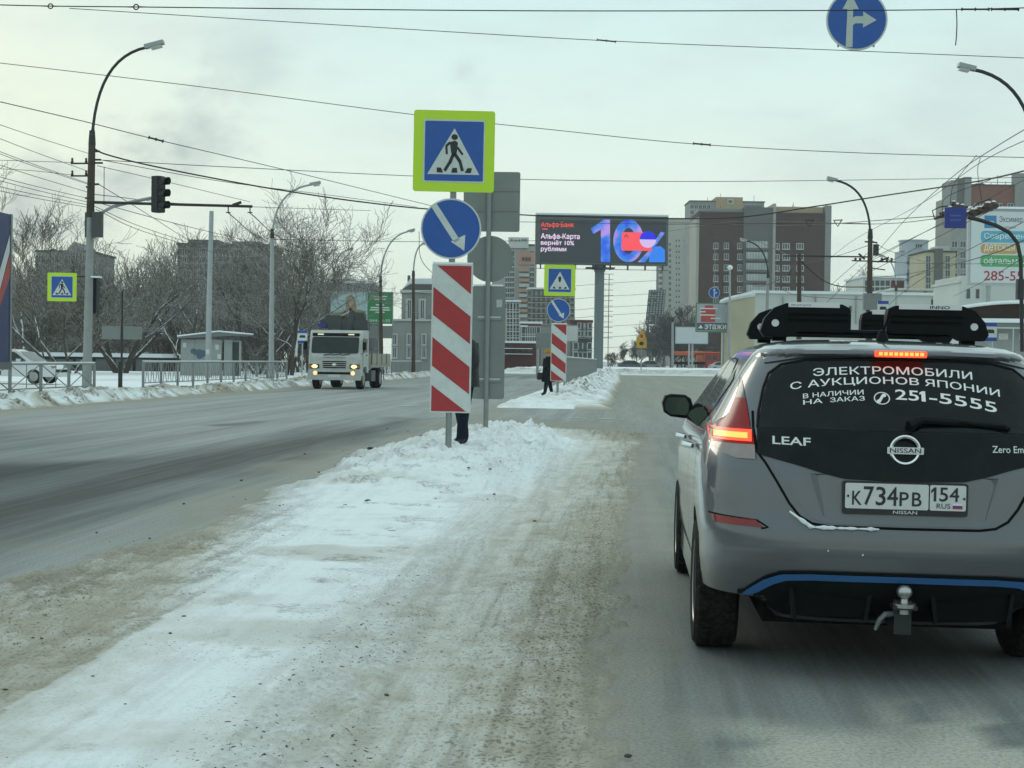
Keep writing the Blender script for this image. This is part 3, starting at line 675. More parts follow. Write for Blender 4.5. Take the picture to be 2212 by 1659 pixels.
    glass = patch('rear_window', M['glass'], lin(-0.632, 0.632, 60), lambda x: 1.132, wtop, 14, 0.006)
    patch('gloss_panel', M['black'], lin(-0.640, 0.640, 48), interp([(0, 0.908), (0.26, 0.915), (0.36, 0.938), (0.46, 0.968), (0.64, 1.012)]), lambda x: 1.128, 8, 0.008)
    # bevelled recess around the number plate
    rec = MB()
    for x, z, o_ in ((-0.36, 0.935, 0.004), (0.36, 0.935, 0.004), (0.36, 0.75, 0.004), (-0.36, 0.75, 0.004)): rec.v.append((x * (1.14 if z > 0.8 else 0.98), rear_y(x, z) - o_ - 0.002, z))
    for x, z in ((-0.315, 0.912), (0.315, 0.912), (0.315, 0.758), (-0.315, 0.758)): rec.v.append((x, 0.008, z))
    rec.f += [(0, 1, 5, 4), (1, 2, 6, 5), (2, 3, 7, 6), (3, 0, 4, 7), (4, 5, 6, 7)]
    rec.build('plate_recess', mat('recess_paint', (0.086, 0.091, 0.107), 0.4, 0.3, 0.05, 3, coat=0.6), gate)
    # tailgate shut line
    def seam(name, pts, w=0.006, parent=root, m=None, off=0.0045):
        b = MB(); pts2 = []
        for (x0, z0), (x1, z1) in zip(pts, pts[1:]):
            k = max(2, int(math.hypot(x1 - x0, z1 - z0) / 0.03))
            pts2 += [(x0 + (x1 - x0) * i / k, z0 + (z1 - z0) * i / k) for i in range(k)]
        pts2.append(pts[-1])
        b.tube([(x, rear_y(x, z) - off + w * 0.5, z) for x, z in pts2], w, 6)
        return b.build(name, m or M['gap'], parent)
    for sx in (-1, 1):
        seam('shut_line', [(sx * x, z) for x, z in [(0.655, 1.20), (0.655, 1.13), (0.640, 1.02), (0.605, 0.975), (0.55, 0.885), (0.50, 0.80), (0.455, 0.745), (0.40, 0.715), (0.33, 0.706), (0.0, 0.704)]], 0.006)
        seam('window_seal', [(sx * x, z) for x, z in [(0.636, 1.13), (0.630, 1.20), (0.606, 1.31), (0.582, 1.375), (0.526, 1.418), (0.42, 1.440), (0.0, 1.455)]], 0.007, m=M['plastic'])
        # boomerang lamp: smoked tip, red blade, lit bar, clear foot
        def rows(name, m, zs_, xin, xout, off, parent=root):
            b = MB(); k = 10
            for z in zs_:
                a, c = xin(z), xout(z)
                for j in range(k + 1):
                    x = a + (c - a) * j / k; b.v.append((sx * x, rear_y(x, z) - off, z))
                b.v.append((sx * c, rear_y(c, z) + 0.02, z)); b.v.append((sx * a, rear_y(a, z) + 0.02, z))
            W = k + 3
            for i in range(len(zs_) - 1):
                for j in range(k + 1): b.f.append((i * W + j, i * W + j + 1, (i + 1) * W + j + 1, (i + 1) * W + j))
                b.f.append((i * W, (i + 1) * W, (i + 1) * W + W - 1, i * W + W - 1))
            for i in (0, len(zs_) - 1): b.f.append(tuple(i * W + j for j in range(W)))
            return b.build(name, m, parent, smooth=True)
        def tz(tab):
            def f(z):
                for (z0, v0), (z1, v1) in zip(tab, tab[1:]):
                    if z <= z1: return v0 + (v1 - v0) * (z - z0) / (z1 - z0)
                return tab[-1][1]
            return f
        xin = tz([(0.985, 0.648), (1.06, 0.652), (1.13, 0.668), (1.20, 0.676), (1.30, 0.690), (1.36, 0.694)])
        xout = tz([(0.985, 0.72), (1.02, 0.83), (1.06, 0.846), (1.13, 0.838), (1.15, 0.795), (1.18, 0.756), (1.25, 0.728), (1.30, 0.712), (1.36, 0.698)])
        lamp = rows('tail_lamp', M['red'], lin(1.052, 1.26, 12), xin, xout, 0.007)
        rows('smoked_tip', M['smoke'], lin(1.26, 1.355, 5), xin, xout, 0.007, lamp)
        rows('clear_foot', M['clear'], lin(0.988, 1.052, 5), xin, xout, 0.0065, lamp)
        rows('lit_bar', M['lit'], [1.066, 1.118], lambda z: 0.664, lambda z: 0.838, 0.016, lamp)
        rows('lit_core', M['core'], [1.079, 1.104], lambda z: 0.682, lambda z: 0.822, 0.022, lamp)
        # reflector set in the bumper with its dark slot
        rows('reflector', M['reddk'], lin(0.688, 0.722, 4), tz([(0.688, 0.612), (0.71, 0.640), (0.73, 0.640)]), tz([(0.688, 0.822), (0.722, 0.832), (0.73, 0.832)]), 0.006)
        seam('reflector_slot', [(sx * 0.842, 0.727), (sx * 0.640, 0.717), (sx * 0.590, 0.688), (sx * 0.62, 0.682)], 0.004)
    # lower bumper: blue trim line, dark valance with vents
    btop = interp([(0, 0.492), (0.40, 0.490), (0.53, 0.482), (0.60, 0.452), (0.66, 0.405), (0.69, 0.372)])
    blo = interp([(0, 0.464), (0.40, 0.462), (0.51, 0.454), (0.57, 0.428), (0.63, 0.382), (0.67, 0.366), (0.69, 0.366)])
    patch('blue_trim', M['blue'], lin(-0.69, 0.69, 64), lambda x: blo(x), lambda x: btop(x), 2, 0.016)
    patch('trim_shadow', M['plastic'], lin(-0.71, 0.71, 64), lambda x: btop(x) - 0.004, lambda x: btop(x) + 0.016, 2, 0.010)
    vtop = lambda x: max(blo(x) + 0.002, 0.31)
    val = patch('valance', M['plastic'], lin(-0.64, 0.64, 50), lambda x: 0.262 if abs(x) < 0.5 else 0.262 + (abs(x) - 0.5) * 0.5, vtop, 6, 0.012)
    for x in (-0.31, 0.31):
        MB().prism(rrect(x - 0.16, 0.30, x + 0.16, 0.42, 0.02), 0.0, 0.06).build('vent', M['gap'], val)
        for dx in (-0.165, 0.165): MB().box((x + dx, 0.02, 0.355), (0.018, 0.07, 0.14), ry=R(8 if dx > 0 else -8)).build('vent_fin', M['plastic'], val)
    # spoiler lip and third brake lamp
    patch('spoiler', M['paint'], lin(-0.60, 0.60, 40), interp([(0, 1.462), (0.45, 1.452), (0.60, 1.425)]), interp([(0, 1.512), (0.45, 1.503), (0.60, 1.47)]), 6, 0.012)
    st_ = MB()
    for x in (-0.115, 0.115): pass
    st_.prism(rrect(-0.115, 1.462, 0.115, 1.490, 0.006), 0.150, 0.20)
    hl = st_.build('high_brake_lamp', M['lit'], root)
    for i in range(9): MB().box((-0.092 + i * 0.023, 0.146, 1.477), (0.015, 0.012, 0.015)).build('lamp_cell', M['core'], hl)
    # side glass and pillars on the flanks
    for sx in (-1, 1):
        def side(name, m, ys, lo, hi, off, parent=root):
            b = MB(); k = 6
            for y in ys:
                a, c = lo(y), hi(y)
                for j in range(k + 1):
                    z = a + (c - a) * j / k; yr, w, yf, L, n = CAR(z)
                    u = (y - yr) / L
                    x = w * (1 - max(0.0, 1 - u) ** n) ** (1 / n) if u < 1 else w
                    b.v.append((sx * (x + off), y, z))
            for i in range(len(ys) - 1):
                for j in range(k): b.f.append((i * (k + 1) + j, i * (k + 1) + j + 1, (i + 1) * (k + 1) + j + 1, (i + 1) * (k + 1) + j))
            return b.build(name, m, parent, smooth=True)
        wt = lambda y: min(1.435 + 0.02 * math.sin((y - 0.6) * 0.9), 1.46 - max(0, y - 1.9) * 0.34)
        for y0, y1, nm in ((1.02, 1.72, 'side_window'), (1.80, 2.72, 'side_window')):
            side(nm, M['sglass'], lin(y0, y1, 14), lambda y: 1.075 + max(0, (1.35 - y)) * 0.25, lambda y: max(1.09, wt(y) - max(0, 1.25 - y) * 0.35), 0.004)
        side('quarter_trim', M['black'], lin(0.72, 1.0, 6), lambda y: 1.16 + (1.0 - y) * 0.55, lambda y: 1.405 - (1.0 - y) * 0.22, 0.005)
        for yy in (1.76, 2.74): side('window_pillar', M['black'], [yy - 0.035, yy + 0.035], lambda y: 1.075, lambda y: max(1.085, wt(y)), 0.005)
        for yy in (1.76, 0.98): side('door_gap', M['gap'], [yy - 0.004, yy + 0.004], lambda y: 0.42, lambda y: 1.07, 0.002)
        for yy in (1.22, 2.18):
            h = MB().tube([(sx * 0.886, yy - 0.10, 0.985), (sx * 0.925, yy - 0.06, 0.99), (sx * 0.925, yy + 0.06, 0.99), (sx * 0.886, yy + 0.10, 0.985)], [0.012, 0.016, 0.016, 0.012], 8).build('door_handle', M['chrome'], root, smooth=True)
        MB().box((sx * 0.80, 2.22, 0.30), (0.11, 1.96, 0.17)).build('sill', M['paint'], root)
        # mirror: shell, glass, stalk
        ms = MB()
        for y, s in ((2.86, 0.78), (2.87, 0.95), (2.93, 1.0), (3.02, 0.7), (3.06, 0.3)):
            ms.v += [(sx * 0.905 + (x - 0.905) * sx * s, y, 1.145 + (z - 1.145) * s) for x, z in [(0.808, 1.075), (0.86, 1.062), (0.95, 1.072), (0.995, 1.10), (1.008, 1.16), (0.992, 1.205), (0.95, 1.218), (0.86, 1.214), (0.822, 1.19), (0.806, 1.14)]]
        for i in range(4):
            for k in range(10): ms.f.append((i * 10 + k, i * 10 + (k + 1) % 10, (i + 1) * 10 + (k + 1) % 10, (i + 1) * 10 + k))
        ms.f += [tuple(range(10)), tuple(range(40, 50))]
        shell = ms.build('mirror', M['plastic'], root, smooth=True)
        MB().prism([(sx * x, z) for x, z in [(0.838, 1.085), (0.95, 1.088), (0.985, 1.115), (0.988, 1.165), (0.965, 1.196), (0.86, 1.196), (0.838, 1.16)]], 2.852, 2.858).build('mirror_glass', mat('mirror_glass', (0.045, 0.065, 0.058), 0.08, 0.9, 0.1, 10), shell)
        MB().tube([(sx * 0.80, 2.98, 1.06), (sx * 0.85, 2.95, 1.085)], [0.02, 0.02], 8).build('mirror_stalk', M['plastic'], shell)
    # wheels
    def wheel(x, y, front=False):
        s = 1 if x > 0 else -1
        t = MB().lathe([(0.20, -0.095), (0.255, -0.108), (0.295, -0.106), (0.312, -0.090), (0.317, -0.05), (0.318, 0), (0.317, 0.05), (0.312, 0.090), (0.295, 0.106), (0.255, 0.108), (0.20, 0.095)], 56, 'X', (x, y, 0.318))
        w_ = t.build('wheel', M['tyre'], root, smooth=True)
        g = MB()
        for k in range(72):
            a = 2 * math.pi * k / 72
            for q, sh in ((-0.062, 0.02), (0.0, -0.015), (0.062, 0.02)):
                g.box((x + q, y + 0.3185 * math.cos(a + sh), 0.318 + 0.3185 * math.sin(a + sh)), (0.05, 0.009, 0.017), rx=a + sh)
        g.build('tread', M['tyre'], w_)
        r_ = MB().lathe([(0.20, 0.09 * s), (0.208, 0.100 * s), (0.19, 0.085 * s), (0.05, 0.075 * s), (0.0, 0.08 * s)], 28, 'X', (x, y, 0.318)).build('rim', M['rim'], w_, smooth=True)
    for x in (-0.772, 0.772):
        for y in (0.87, 3.57): wheel(x, y)
    # dark underbody, arch liners, plate lamps; tow bar with ball and socket
    MB().box((0, 2.1, 0.27), (1.15, 3.5, 0.12)).build('underbody', M['dark'], root)
    MB().tube([(-0.62, 0.87, 0.30), (0.62, 0.87, 0.30)], 0.05, 10).build('axle_beam', M['dark'], root)
    tow = MB().box((0.0, -0.035, 0.315), (0.075, 0.05, 0.15)).build('tow_bar', mat('tow_bar_steel', (0.045, 0.048, 0.05), 0.5, 0.7, 0.2, 20), root)
    MB().box((0.0, 0.10, 0.27), (0.06, 0.26, 0.05)).build('tow_arm', MATS['tow_bar_steel'], tow)
    MB().lathe([(0.0, 0.462), (0.018, 0.459), (0.030, 0.448), (0.035, 0.432), (0.030, 0.415), (0.016, 0.402), (0.018, 0.385), (0.05, 0.382), (0.05, 0.366), (0.022, 0.364), (0.022, 0.335), (0, 0.333)], 20, 'Z', (0, -0.085, 0)).build('tow_ball', mat('tow_ball_steel', (0.42, 0.42, 0.42), 0.32, 0.9, 0.2, 20), tow, smooth=True)
    MB().box((0.0, -0.075, 0.366), (0.105, 0.09, 0.018)).build('tow_plate', MATS['tow_bar_steel'], tow)
    MB().tube([(-0.02, -0.04, 0.33), (-0.075, -0.05, 0.325), (-0.10, -0.055, 0.30), (-0.118, -0.055, 0.255)], [0.012, 0.014, 0.012, 0.008], 8).build('tow_socket', mat('tow_socket_grey', (0.16, 0.17, 0.17), 0.5, 0.5, 0.2, 20), tow)
    # number plate with frame
    fr = MB().prism(rrect(-0.272, 0.765, 0.272, 0.910, 0.012), -0.045, -0.02).build('number_plate', M['ink'], root)
    MB().prism(rrect(-0.262, 0.790, 0.100, 0.902, 0.008), -0.050, -0.04).build('plate_field', M['plate'], fr)
    MB().prism(rrect(0.106, 0.790, 0.262, 0.902, 0.008), -0.050, -0.04).build('plate_field', M['plate'], fr)
    def ptext(name, body, x, z, w, h, bold=0.02, m=M['ink'], y=-0.0515, parent=fr):
        vs, fs = fit_text(body, w, h, bold=bold); return flat(name, vs, fs, y, m, parent, x, z)
    for ch, x, w, h in (('K', -0.232, 0.042, 0.062), ('7', -0.182, 0.045, 0.083), ('3', -0.129, 0.043, 0.083), ('4', -0.080, 0.047, 0.083), ('P', -0.026, 0.040, 0.062), ('B', 0.028, 0.042, 0.062)): ptext('plate_character', ch, x, 0.806, w, h)
    flats('plate_character', [[(0.122, 0.831), (0.133, 0.831), (0.133, 0.893), (0.124, 0.893), (0.110, 0.879), (0.110, 0.866), (0.122, 0.877)]], -0.0515, M['ink'], fr)
    for ch, x, w in (('5', 0.146, 0.038), ('4', 0.190, 0.042)): ptext('plate_character', ch, x, 0.831, w, 0.062)
    ptext('plate_country', 'RUS', 0.135, 0.800, 0.060, 0.022, 0.01)
    for i, c in enumerate(((0.75, 0.75, 0.75), (0.03, 0.06, 0.35), (0.45, 0.02, 0.03))): MB().box((0.226, -0.0505, 0.818 - i * 0.0075), (0.042, 0.002, 0.0074)).build('plate_flag', mat('flag_%d' % i, c, 0.4, 0, 0.05), fr)
    for x in (-0.250, 0.254): MB().lathe([(0.0, -0.053), (0.0055, -0.053), (0.0055, -0.05), (0, -0.05)], 8, 'Y', (x, 0, 0.845)).build('plate_bolt', M['ink'], fr)
    ptext('frame_lettering', 'NISSAN', -0.052, 0.770, 0.105, 0.015, 0.03, M['silver'], -0.0465)
    # badge: ring and bar
    by = rear_y(0, 1.05) - 0.012
    rg = MB(); n = 40
    prof = [(0.052, 0.0), (0.055, -0.012), (0.063, -0.016), (0.069, -0.010), (0.070, 0.0)]
    for r_, h in prof:
        for k in range(n): a = 2 * math.pi * k / n; rg.v.append((r_ * math.cos(a), by + h, 1.05 + r_ * 0.98 * math.sin(a)))
    for i in range(4):
        for k in range(n): rg.f.append((i * n + k, i * n + (k + 1) % n, (i + 1) * n + (k + 1) % n, (i + 1) * n + k))
    bd = rg.build('badge', M['chrome'], root, smooth=True)
    MB().prism(rrect(-0.080, 1.033, 0.080, 1.064, 0.004), by - 0.019, by).build('badge_bar', M['chrome'], bd)
    vs, fs = fit_text('NISSAN', 0.136, 0.021, bold=0.02); flat('badge_lettering', vs, fs, by - 0.0205, M['ink'], bd, -0.068, 1.0385)
    # text that lies on the curved rear surface
    def wrap(name, body, x, z, w, h, m, bend=lambda x: 0.0, off=0.0085, bold=0.02, parent=root, shear=0.0):
        vs, fs = fit_text(body, w, h, bold=bold, shear=shear)
        me = bpy.data.meshes.new(name); me.from_pydata([(a + x, rear_y(a + x, c + z + bend(a + x)) - off, c + z + bend(a + x)) for a, c in vs], [], fs); me.materials.append(m)
        return link(name, me, parent)
    wrap('model_lettering', 'LEAF', -0.575, 1.058, 0.165, 0.036, M['silver'], off=0.012, bold=0.03, bend=lambda x: -0.02 * (x + 0.5))
    wrap('emission_lettering', 'Zero Emission', 0.385, 1.048, 0.235, 0.030, M['silver'], off=0.012, bold=0.01)
    bt = lambda k, c: (lambda x: -k * (x - c) ** 2)
    wrap('window_lettering', 'ЭЛЕКТРОМОБИЛИ', -0.388, 1.384, 0.712, 0.036, M['white'], bt(0.13, -0.03), bold=0.015)
    wrap('window_lettering', 'С АУКЦИОНОВ ЯПОНИИ', -0.490, 1.334, 0.935, 0.039, M['white'], bt(0.19, -0.05), bold=0.015)
    wrap('window_lettering', 'В НАЛИЧИИ', -0.436, 1.296, 0.268, 0.021, M['white'], bt(0.16, 0.0), bold=0.015)
    wrap('window_lettering', 'НА', -0.436, 1.268, 0.085, 0.021, M['white'], bt(0.16, 0.0), bold=0.015)
    wrap('window_lettering', 'ЗАКАЗ', -0.318, 1.268, 0.154, 0.021, M['white'], bt(0.16, 0.0), bold=0.015)
    wrap('window_lettering', '25', -0.028, 1.272, 0.105, 0.046, M['white'], bt(0.2, -0.08), bold=0.02)
    rgl = MB(); dg = [(0.088, 0.0), (0.106, 0.0), (0.106, 0.046), (0.093, 0.046), (0.080, 0.038), (0.080, 0.029), (0.088, 0.033)]
    rgl.v += [(x, rear_y(x, 1.272 + z - 0.2 * (x + 0.08) ** 2) - 0.0085, 1.272 + z - 0.2 * (x + 0.08) ** 2) for x, z in dg]; rgl.f.append(tuple(range(7))); rgl.build('window_lettering', M['white'], root)
    wrap('window_lettering', '-5555', 0.122, 1.272, 0.302, 0.046, M['white'], bt(0.2, -0.08), bold=0.02)
    rg = MB(); nn = 24
    for r_ in (1.0, 0.86):
        for k in range(nn): a = 2 * math.pi * k / nn; x = -0.088 + 0.036 * r_ * math.cos(a); z = 1.276 + 0.028 * r_ * math.sin(a); rg.v.append((x, rear_y(x, z) - 0.0085, z))
    rg.f += [(k, (k + 1) % nn, nn + (k + 1) % nn, nn + k) for k in range(nn)]
    for pts in (bar(-0.100, 1.262, -0.082, 1.290, 0.012), ellipse(-0.102, 1.263, 0.010, 0.008, 10), ellipse(-0.078, 1.289, 0.010, 0.008, 10)):
        o = len(rg.v); rg.v += [(x, rear_y(x, z) - 0.0085, z) for x, z in pts]; rg.f.append(tuple(range(o, o + len(pts))))
    rg.build('phone_symbol', M['white'], root)
    # rear wiper
    wp = MB().tube([(0.02, rear_y(0.02, 1.155) - 0.035, 1.155), (0.08, rear_y(0.08, 1.18) - 0.03, 1.182), (0.45, rear_y(0.45, 1.165) - 0.026, 1.165)], [0.026, 0.017, 0.008], 8).build('rear_wiper', M['plastic'], root, smooth=True)
    MB().tube([(0.02, rear_y(0.02, 1.168) - 0.02, 1.172), (0.25, rear_y(0.25, 1.172) - 0.02, 1.176), (0.47, rear_y(0.47, 1.15) - 0.02, 1.152)], 0.010, 6).build('wiper_blade', M['gap'], wp)
    # snow caught on the bumper step
    sb = MB(); r = random.Random(5); pts = []
    for i in range(22):
        x = -0.50 + i * 0.0185; zb = 0.722 - 0.02 * min(1, i / 6) + (0.03 if i < 2 else 0)
        pts.append((x, rear_y(x, zb) - 0.014, max(0.700, 0.765 - 0.07 * min(1, i / 5.5))))
    sb.tube(pts, [0.003 + 0.008 * r.random() * (1 if 2 < i < 20 else 0.4) for i in range(22)], 7)
    sb.build('bumper_snow', M['snow'], root, smooth=True)
    for x, z in ((-0.33, 0.598), (-0.18, 0.585)): MB().lathe([(0, -0.003), (0.004, -0.002), (0.003, 0.003)], 7, 'Y', (x, rear_y(x, z) - 0.001, z)).build('snow_speck', M['snow'], root)
    # shark-fin antenna with rod
    a0 = (0.0, 0.68, 1.535)
    an = MB().lathe([(0.0, 1.60), (0.016, 1.594), (0.026, 1.57), (0.030, 1.55), (0.034, 1.52), (0, 1.518)], 14, 'Z', (0, 0.68, 0)).build('antenna', M['plastic'], root, smooth=True)
    MB().tube([(0, 0.68, 1.58), (0.022, 0.56, 1.70)], [0.006, 0.0045], 6).build('antenna_rod', M['plastic'], an)
    # roof snow streaks
    for x0, x1, y0, y1 in ((-0.30, 0.34, 1.75, 2.0),):
        MB().box(((x0 + x1) / 2, (y0 + y1) / 2, 1.552), (x1 - x0, y1 - y0, 0.012)).build('roof_snow', M['snow'], root)
    # ski carriers: two bars, four clamp units
    for yb, tilt in ((1.12, 0), (1.98, 0)):
        rk = MB().tube([(-0.50, yb, 1.592), (0.54, yb, 1.592)], 0.014, 8).build('ski_carrier', M['plastic'], root)
        for sx, xa, xb in ((-1, -0.555, -0.095), (1, 0.085, 0.600)):
            out, inn = (xa, xb) if sx < 0 else (xb, xa)
            d = 1 if sx < 0 else -1
            prof = [(out, 1.590), (out + d * 0.02, 1.655), (out + d * 0.07, 1.712), (out + d * 0.13, 1.735), (inn - d * 0.045, 1.733), (inn - d * 0.008, 1.715), (inn, 1.68), (inn, 1.600), (inn - d * 0.03, 1.590), (out + d * 0.20, 1.590), (out + d * 0.14, 1.560), (out + d * 0.02, 1.560)]
            if d < 0: prof = prof[::-1]
            c = MB().prism(prof, yb - 0.045, yb + 0.045).build('clamp', M['plastic'], rk)
            mxl, mxr = sorted((out + d * 0.14, inn - d * 0.06))
            MB().box(((mxl + mxr) / 2, yb, 1.7365), (mxr - mxl, 0.075, 0.010)).build('clamp_strip', M['silver'], rk)
            MB().box(((mxl + mxr) / 2, yb - 0.047, 1.726), (mxr - mxl, 0.006, 0.022)).build('clamp_strip', M['silver'], rk)
            for zz in (1.65, 1.68): MB().box(((mxl + mxr) / 2 + 0.02 * d, yb - 0.047, zz), (mxr - mxl + 0.05, 0.008, 0.010)).build('clamp_rib', M['gap'], rk)
            lk = (out + d * 0.075, yb - 0.047, 1.632)
            MB().lathe([(0, -0.006), (0.010, -0.006), (0.010, -0.003), (0.015, -0.003), (0.019, -0.004), (0.019, 0.004), (0, 0.004)], 18, 'Y', lk).build('clamp_lock', M['silver'], rk)
            MB().box((out + d * 0.10, yb, 1.565), (0.07, 0.06, 0.05)).build('clamp_foot', M['gap'], rk)
            if yb < 1.5 and sx > 0:
                vs, fs = fit_text('INNO', 0.10, 0.016, bold=0.04); flat('clamp_lettering', vs, fs, yb - 0.0515, M['ink'], rk, 0.30, 1.719)
            if yb < 1.5 and sx < 0:
                vs, fs = fit_text('INNO', 0.10, 0.008, bold=0.01); flat('clamp_lettering', vs, fs, yb - 0.0515, M['blue'], rk, -0.40, 1.722)
    return root
car = build_leaf()
# ------------------------------------------------------------------ road signs
SG = dict(
    lime=mat('fluorescent_lime', (0.50, 0.74, 0.03), 0.45, 0, 0.06, 5, emit=None), blue=mat('sign_blue', (0.010, 0.085, 0.36), 0.42, 0, 0.16, 3, dirt=0.06),
    white=mat('sign_white', (0.56, 0.61, 0.60), 0.45, 0, 0.10, 3, dirt=0.20), red=mat('sign_red', (0.36, 0.022, 0.026), 0.45, 0, 0.12, 6, dirt=0.12),
    dark=mat('sign_black', (0.012, 0.02, 0.018), 0.5, 0, 0.1, 8), back=mat('galvanised_back', (0.20, 0.225, 0.22), 0.45, 0.4, 0.12, 3, dirt=0.15),
    post=mat('galvanised_post', (0.24, 0.26, 0.255), 0.5, 0.4, 0.15, 5, dirt=0.2), snow=mat('rim_snow', (0.80, 0.84, 0.87), 0.7, 0, 0.06, 20, bump=0.4))
def ped_plate(root, cx, cz, S, y):
    """Crossing sign on a lime board; S = board side."""
    k = S / 368.0; q = lambda px, py: (cx + (px - 281) * k, cz - (py - 230) * k)
    pl = MB().prism(rrect(cx - S / 2, cz - S / 2, cx + S / 2, cz + S / 2, S * 0.035), y, y + 0.02).build('crossing_sign', SG['lime'], root)
    flats('blue_edge', [rrect(*q(142, 372), *q(420, 88), S * 0.02)], y - 0.004, SG['white'], pl, 0.004)
    flats('blue_field', [rrect(*q(149, 365), *q(414, 95), S * 0.015)], y - 0.008, SG['blue'], pl, 0.004)
    flats('white_triangle', [[q(162, 336), q(398, 336), q(282, 127)]], y - 0.012, SG['white'], pl, 0.004)
    d = SG['dark']; yy = y - 0.016
    def b4(x0, y0, x1, y1, w): a = q(x0, y0); c = q(x1, y1); return bar(*a, *c, w * k)
    fig = flats('walking_figure', [[q(262, 190), q(268, 236), q(276, 252), q(292, 246), q(297, 216), q(298, 191), q(285, 183)][::1]], yy, d, pl, 0.004)
    flats('figure_head', [ellipse(*q(283, 167), 15 * k, 13 * k, 16)], yy, d, fig, 0.004)
    for nm, seg in (('figure_arm', [(264, 191, 246, 207, 11), (246, 205, 249, 245, 10), (297, 214, 321, 246, 10)]), ('figure_leg', [(285, 243, 309, 277, 15), (308, 273, 321, 320, 14), (279, 243, 262, 285, 15), (263, 281, 240, 320, 14)])):
        for sgm in seg: flats(nm, [b4(*sgm)], yy, d, fig, 0.004)
    for x in (213, 285, 353): flats('stripe', [[q(x - 15 + (285 - x) * 0.10, 328), q(x + 13 + (285 - x) * 0.10, 328), q(x + 11 - (x - 285) * 0.22 * -0 , 306), q(x - 9, 306)]], yy, d, pl, 0.004)
    return pl
def arrow_plate(root, cx, cz, r, y):
    k = r / 137.0; q = lambda px, py: (cx + (px - 277) * k, cz - (py - 585) * k)
    pl = flats('arrow_sign', [ellipse(cx, cz, r, r, 40)], y, SG['white'], root, 0.02)
    flats('blue_disc', [ellipse(cx, cz, r * 0.945, r * 0.945, 40)], y - 0.004, SG['blue'], pl, 0.004)
    a, c = q(196, 478), q(306, 642)
    flats('arrow', [bar(*a, *c, 28 * k), [q(277, 643), q(339, 684), q(342, 611)]], y - 0.008, SG['white'], pl, 0.004)
    return pl
def stripe_board(root, cx, ztop, y):
    pl = MB().prism(rrect(cx - 0.275, ztop - 2.0, cx + 0.275, ztop, 0.02), y, y + 0.025).build('striped_board', SG['white'], root)
    for p in ([(-0.21, -0.022), (0.25, -0.022), (0.25, -0.40)], [(-0.255, -0.31), (0.25, -0.70), (0.25, -1.07), (-0.255, -0.685)], [(-0.255, -0.985), (0.25, -1.38), (0.25, -1.745), (-0.255, -1.37)], [(-0.255, -1.63), (0.215, -1.98), (-0.255, -1.98)]):
        flats('red_stripe', [[(cx + x, ztop + z) for x, z in p][::-1]], y - 0.004, SG['red'], pl, 0.004)
    MB().box((cx, y + 0.012, ztop + 0.012), (0.54, 0.03, 0.024)).build('snow_cap', SG['snow'], pl)
    return pl
def sign_post(label, base, rz, lean):
    t = thing('sign_post', label, 'road sign', base, rz, 'keep-right sign posts on the islands', ry=lean)
    MB().tube([(0, 0.05, -0.15), (0, 0.05, 3.8)], 0.043, 14).build('post', SG['post'], t, smooth=True)
    ped_plate(t, 0.0, 4.06, 1.09, 0); arrow_plate(t, -0.02, 3.02, 0.408, 0); stripe_board(t, 0.015, 2.545, -0.005)
    for z in (3.9, 3.0, 2.3, 1.0): MB().box((0, 0.05, z), (0.13, 0.10, 0.04)).build('clamp', SG['post'], t)
    return t
b1 = G(968, 979, 0.16)
sp = sign_post('lime crossing sign over blue arrow and red-white board on the near island', b1, R(1.0), R(0.35))
b3 = G(1204, 857, 0.17)
dup(sp, b3, R(-1.0), 'lime crossing sign over blue arrow and red-white board on the far island')
# the same set seen from behind at the far end of the near island
def back_signs():
    b = G(1049, 934, 0.16); k = CF / b.y
    t = thing('sign_post', 'grey backs of road signs on the post behind the near striped board', 'road sign', b, R(-2), ry=R(0.1))
    MB().tube([(0, 0, -0.15), (0, 0, 4.6)], 0.045, 14).build('post', SG['post'], t, smooth=True)
    X = lambda px, py: (px - 1049 - (934 - py) * 0.0135) / k
    Z = lambda py: (934 - py) / k
    x0, x1 = X(1000, 435), X(1122, 435)
    sq = MB().prism(rrect(x0, Z(500), x1, Z(371), 0.04), 0.05, 0.07).build('square_sign_back', SG['back'], t)
    for z in (Z(412), Z(455)): MB().box(((x0 + x1) / 2, 0.043, z), (x1 - x0 - 0.06, 0.016, 0.012)).build('rib', SG['post'], sq)
    ci = flats('round_sign_back', [ellipse(X(1058, 560), Z(559), 50 / k, 50 / k, 40)], 0.05, SG['back'], t, 0.02)
    bo = MB().prism(rrect(X(1018, 740), Z(862), X(1090, 740), Z(617), 0.05), 0.05, 0.07).build('board_back', SG['back'], t)
    for z in (Z(688), Z(822)):
        MB().box((X(1056, 700), 0.04, z), (0.42, 0.025, 0.045)).build('bracket', SG['post'], bo)
        MB().box((X(1056, 700), 0.035, z + 0.028), (0.40, 0.02, 0.012)).build('bracket_snow', SG['snow'], bo)
    MB().box((X(1054, 617), 0.06, Z(616)), (0.52, 0.03, 0.03)).build('snow_cap', SG['snow'], bo)
    MB().box((X(1078, 650), 0.047, Z(655)), (0.10, 0.004, 0.13)).build('sticker', mat('faded_sticker', (0.42, 0.44, 0.43), 0.6, 0, 0.4, 30), bo)
back_signs()
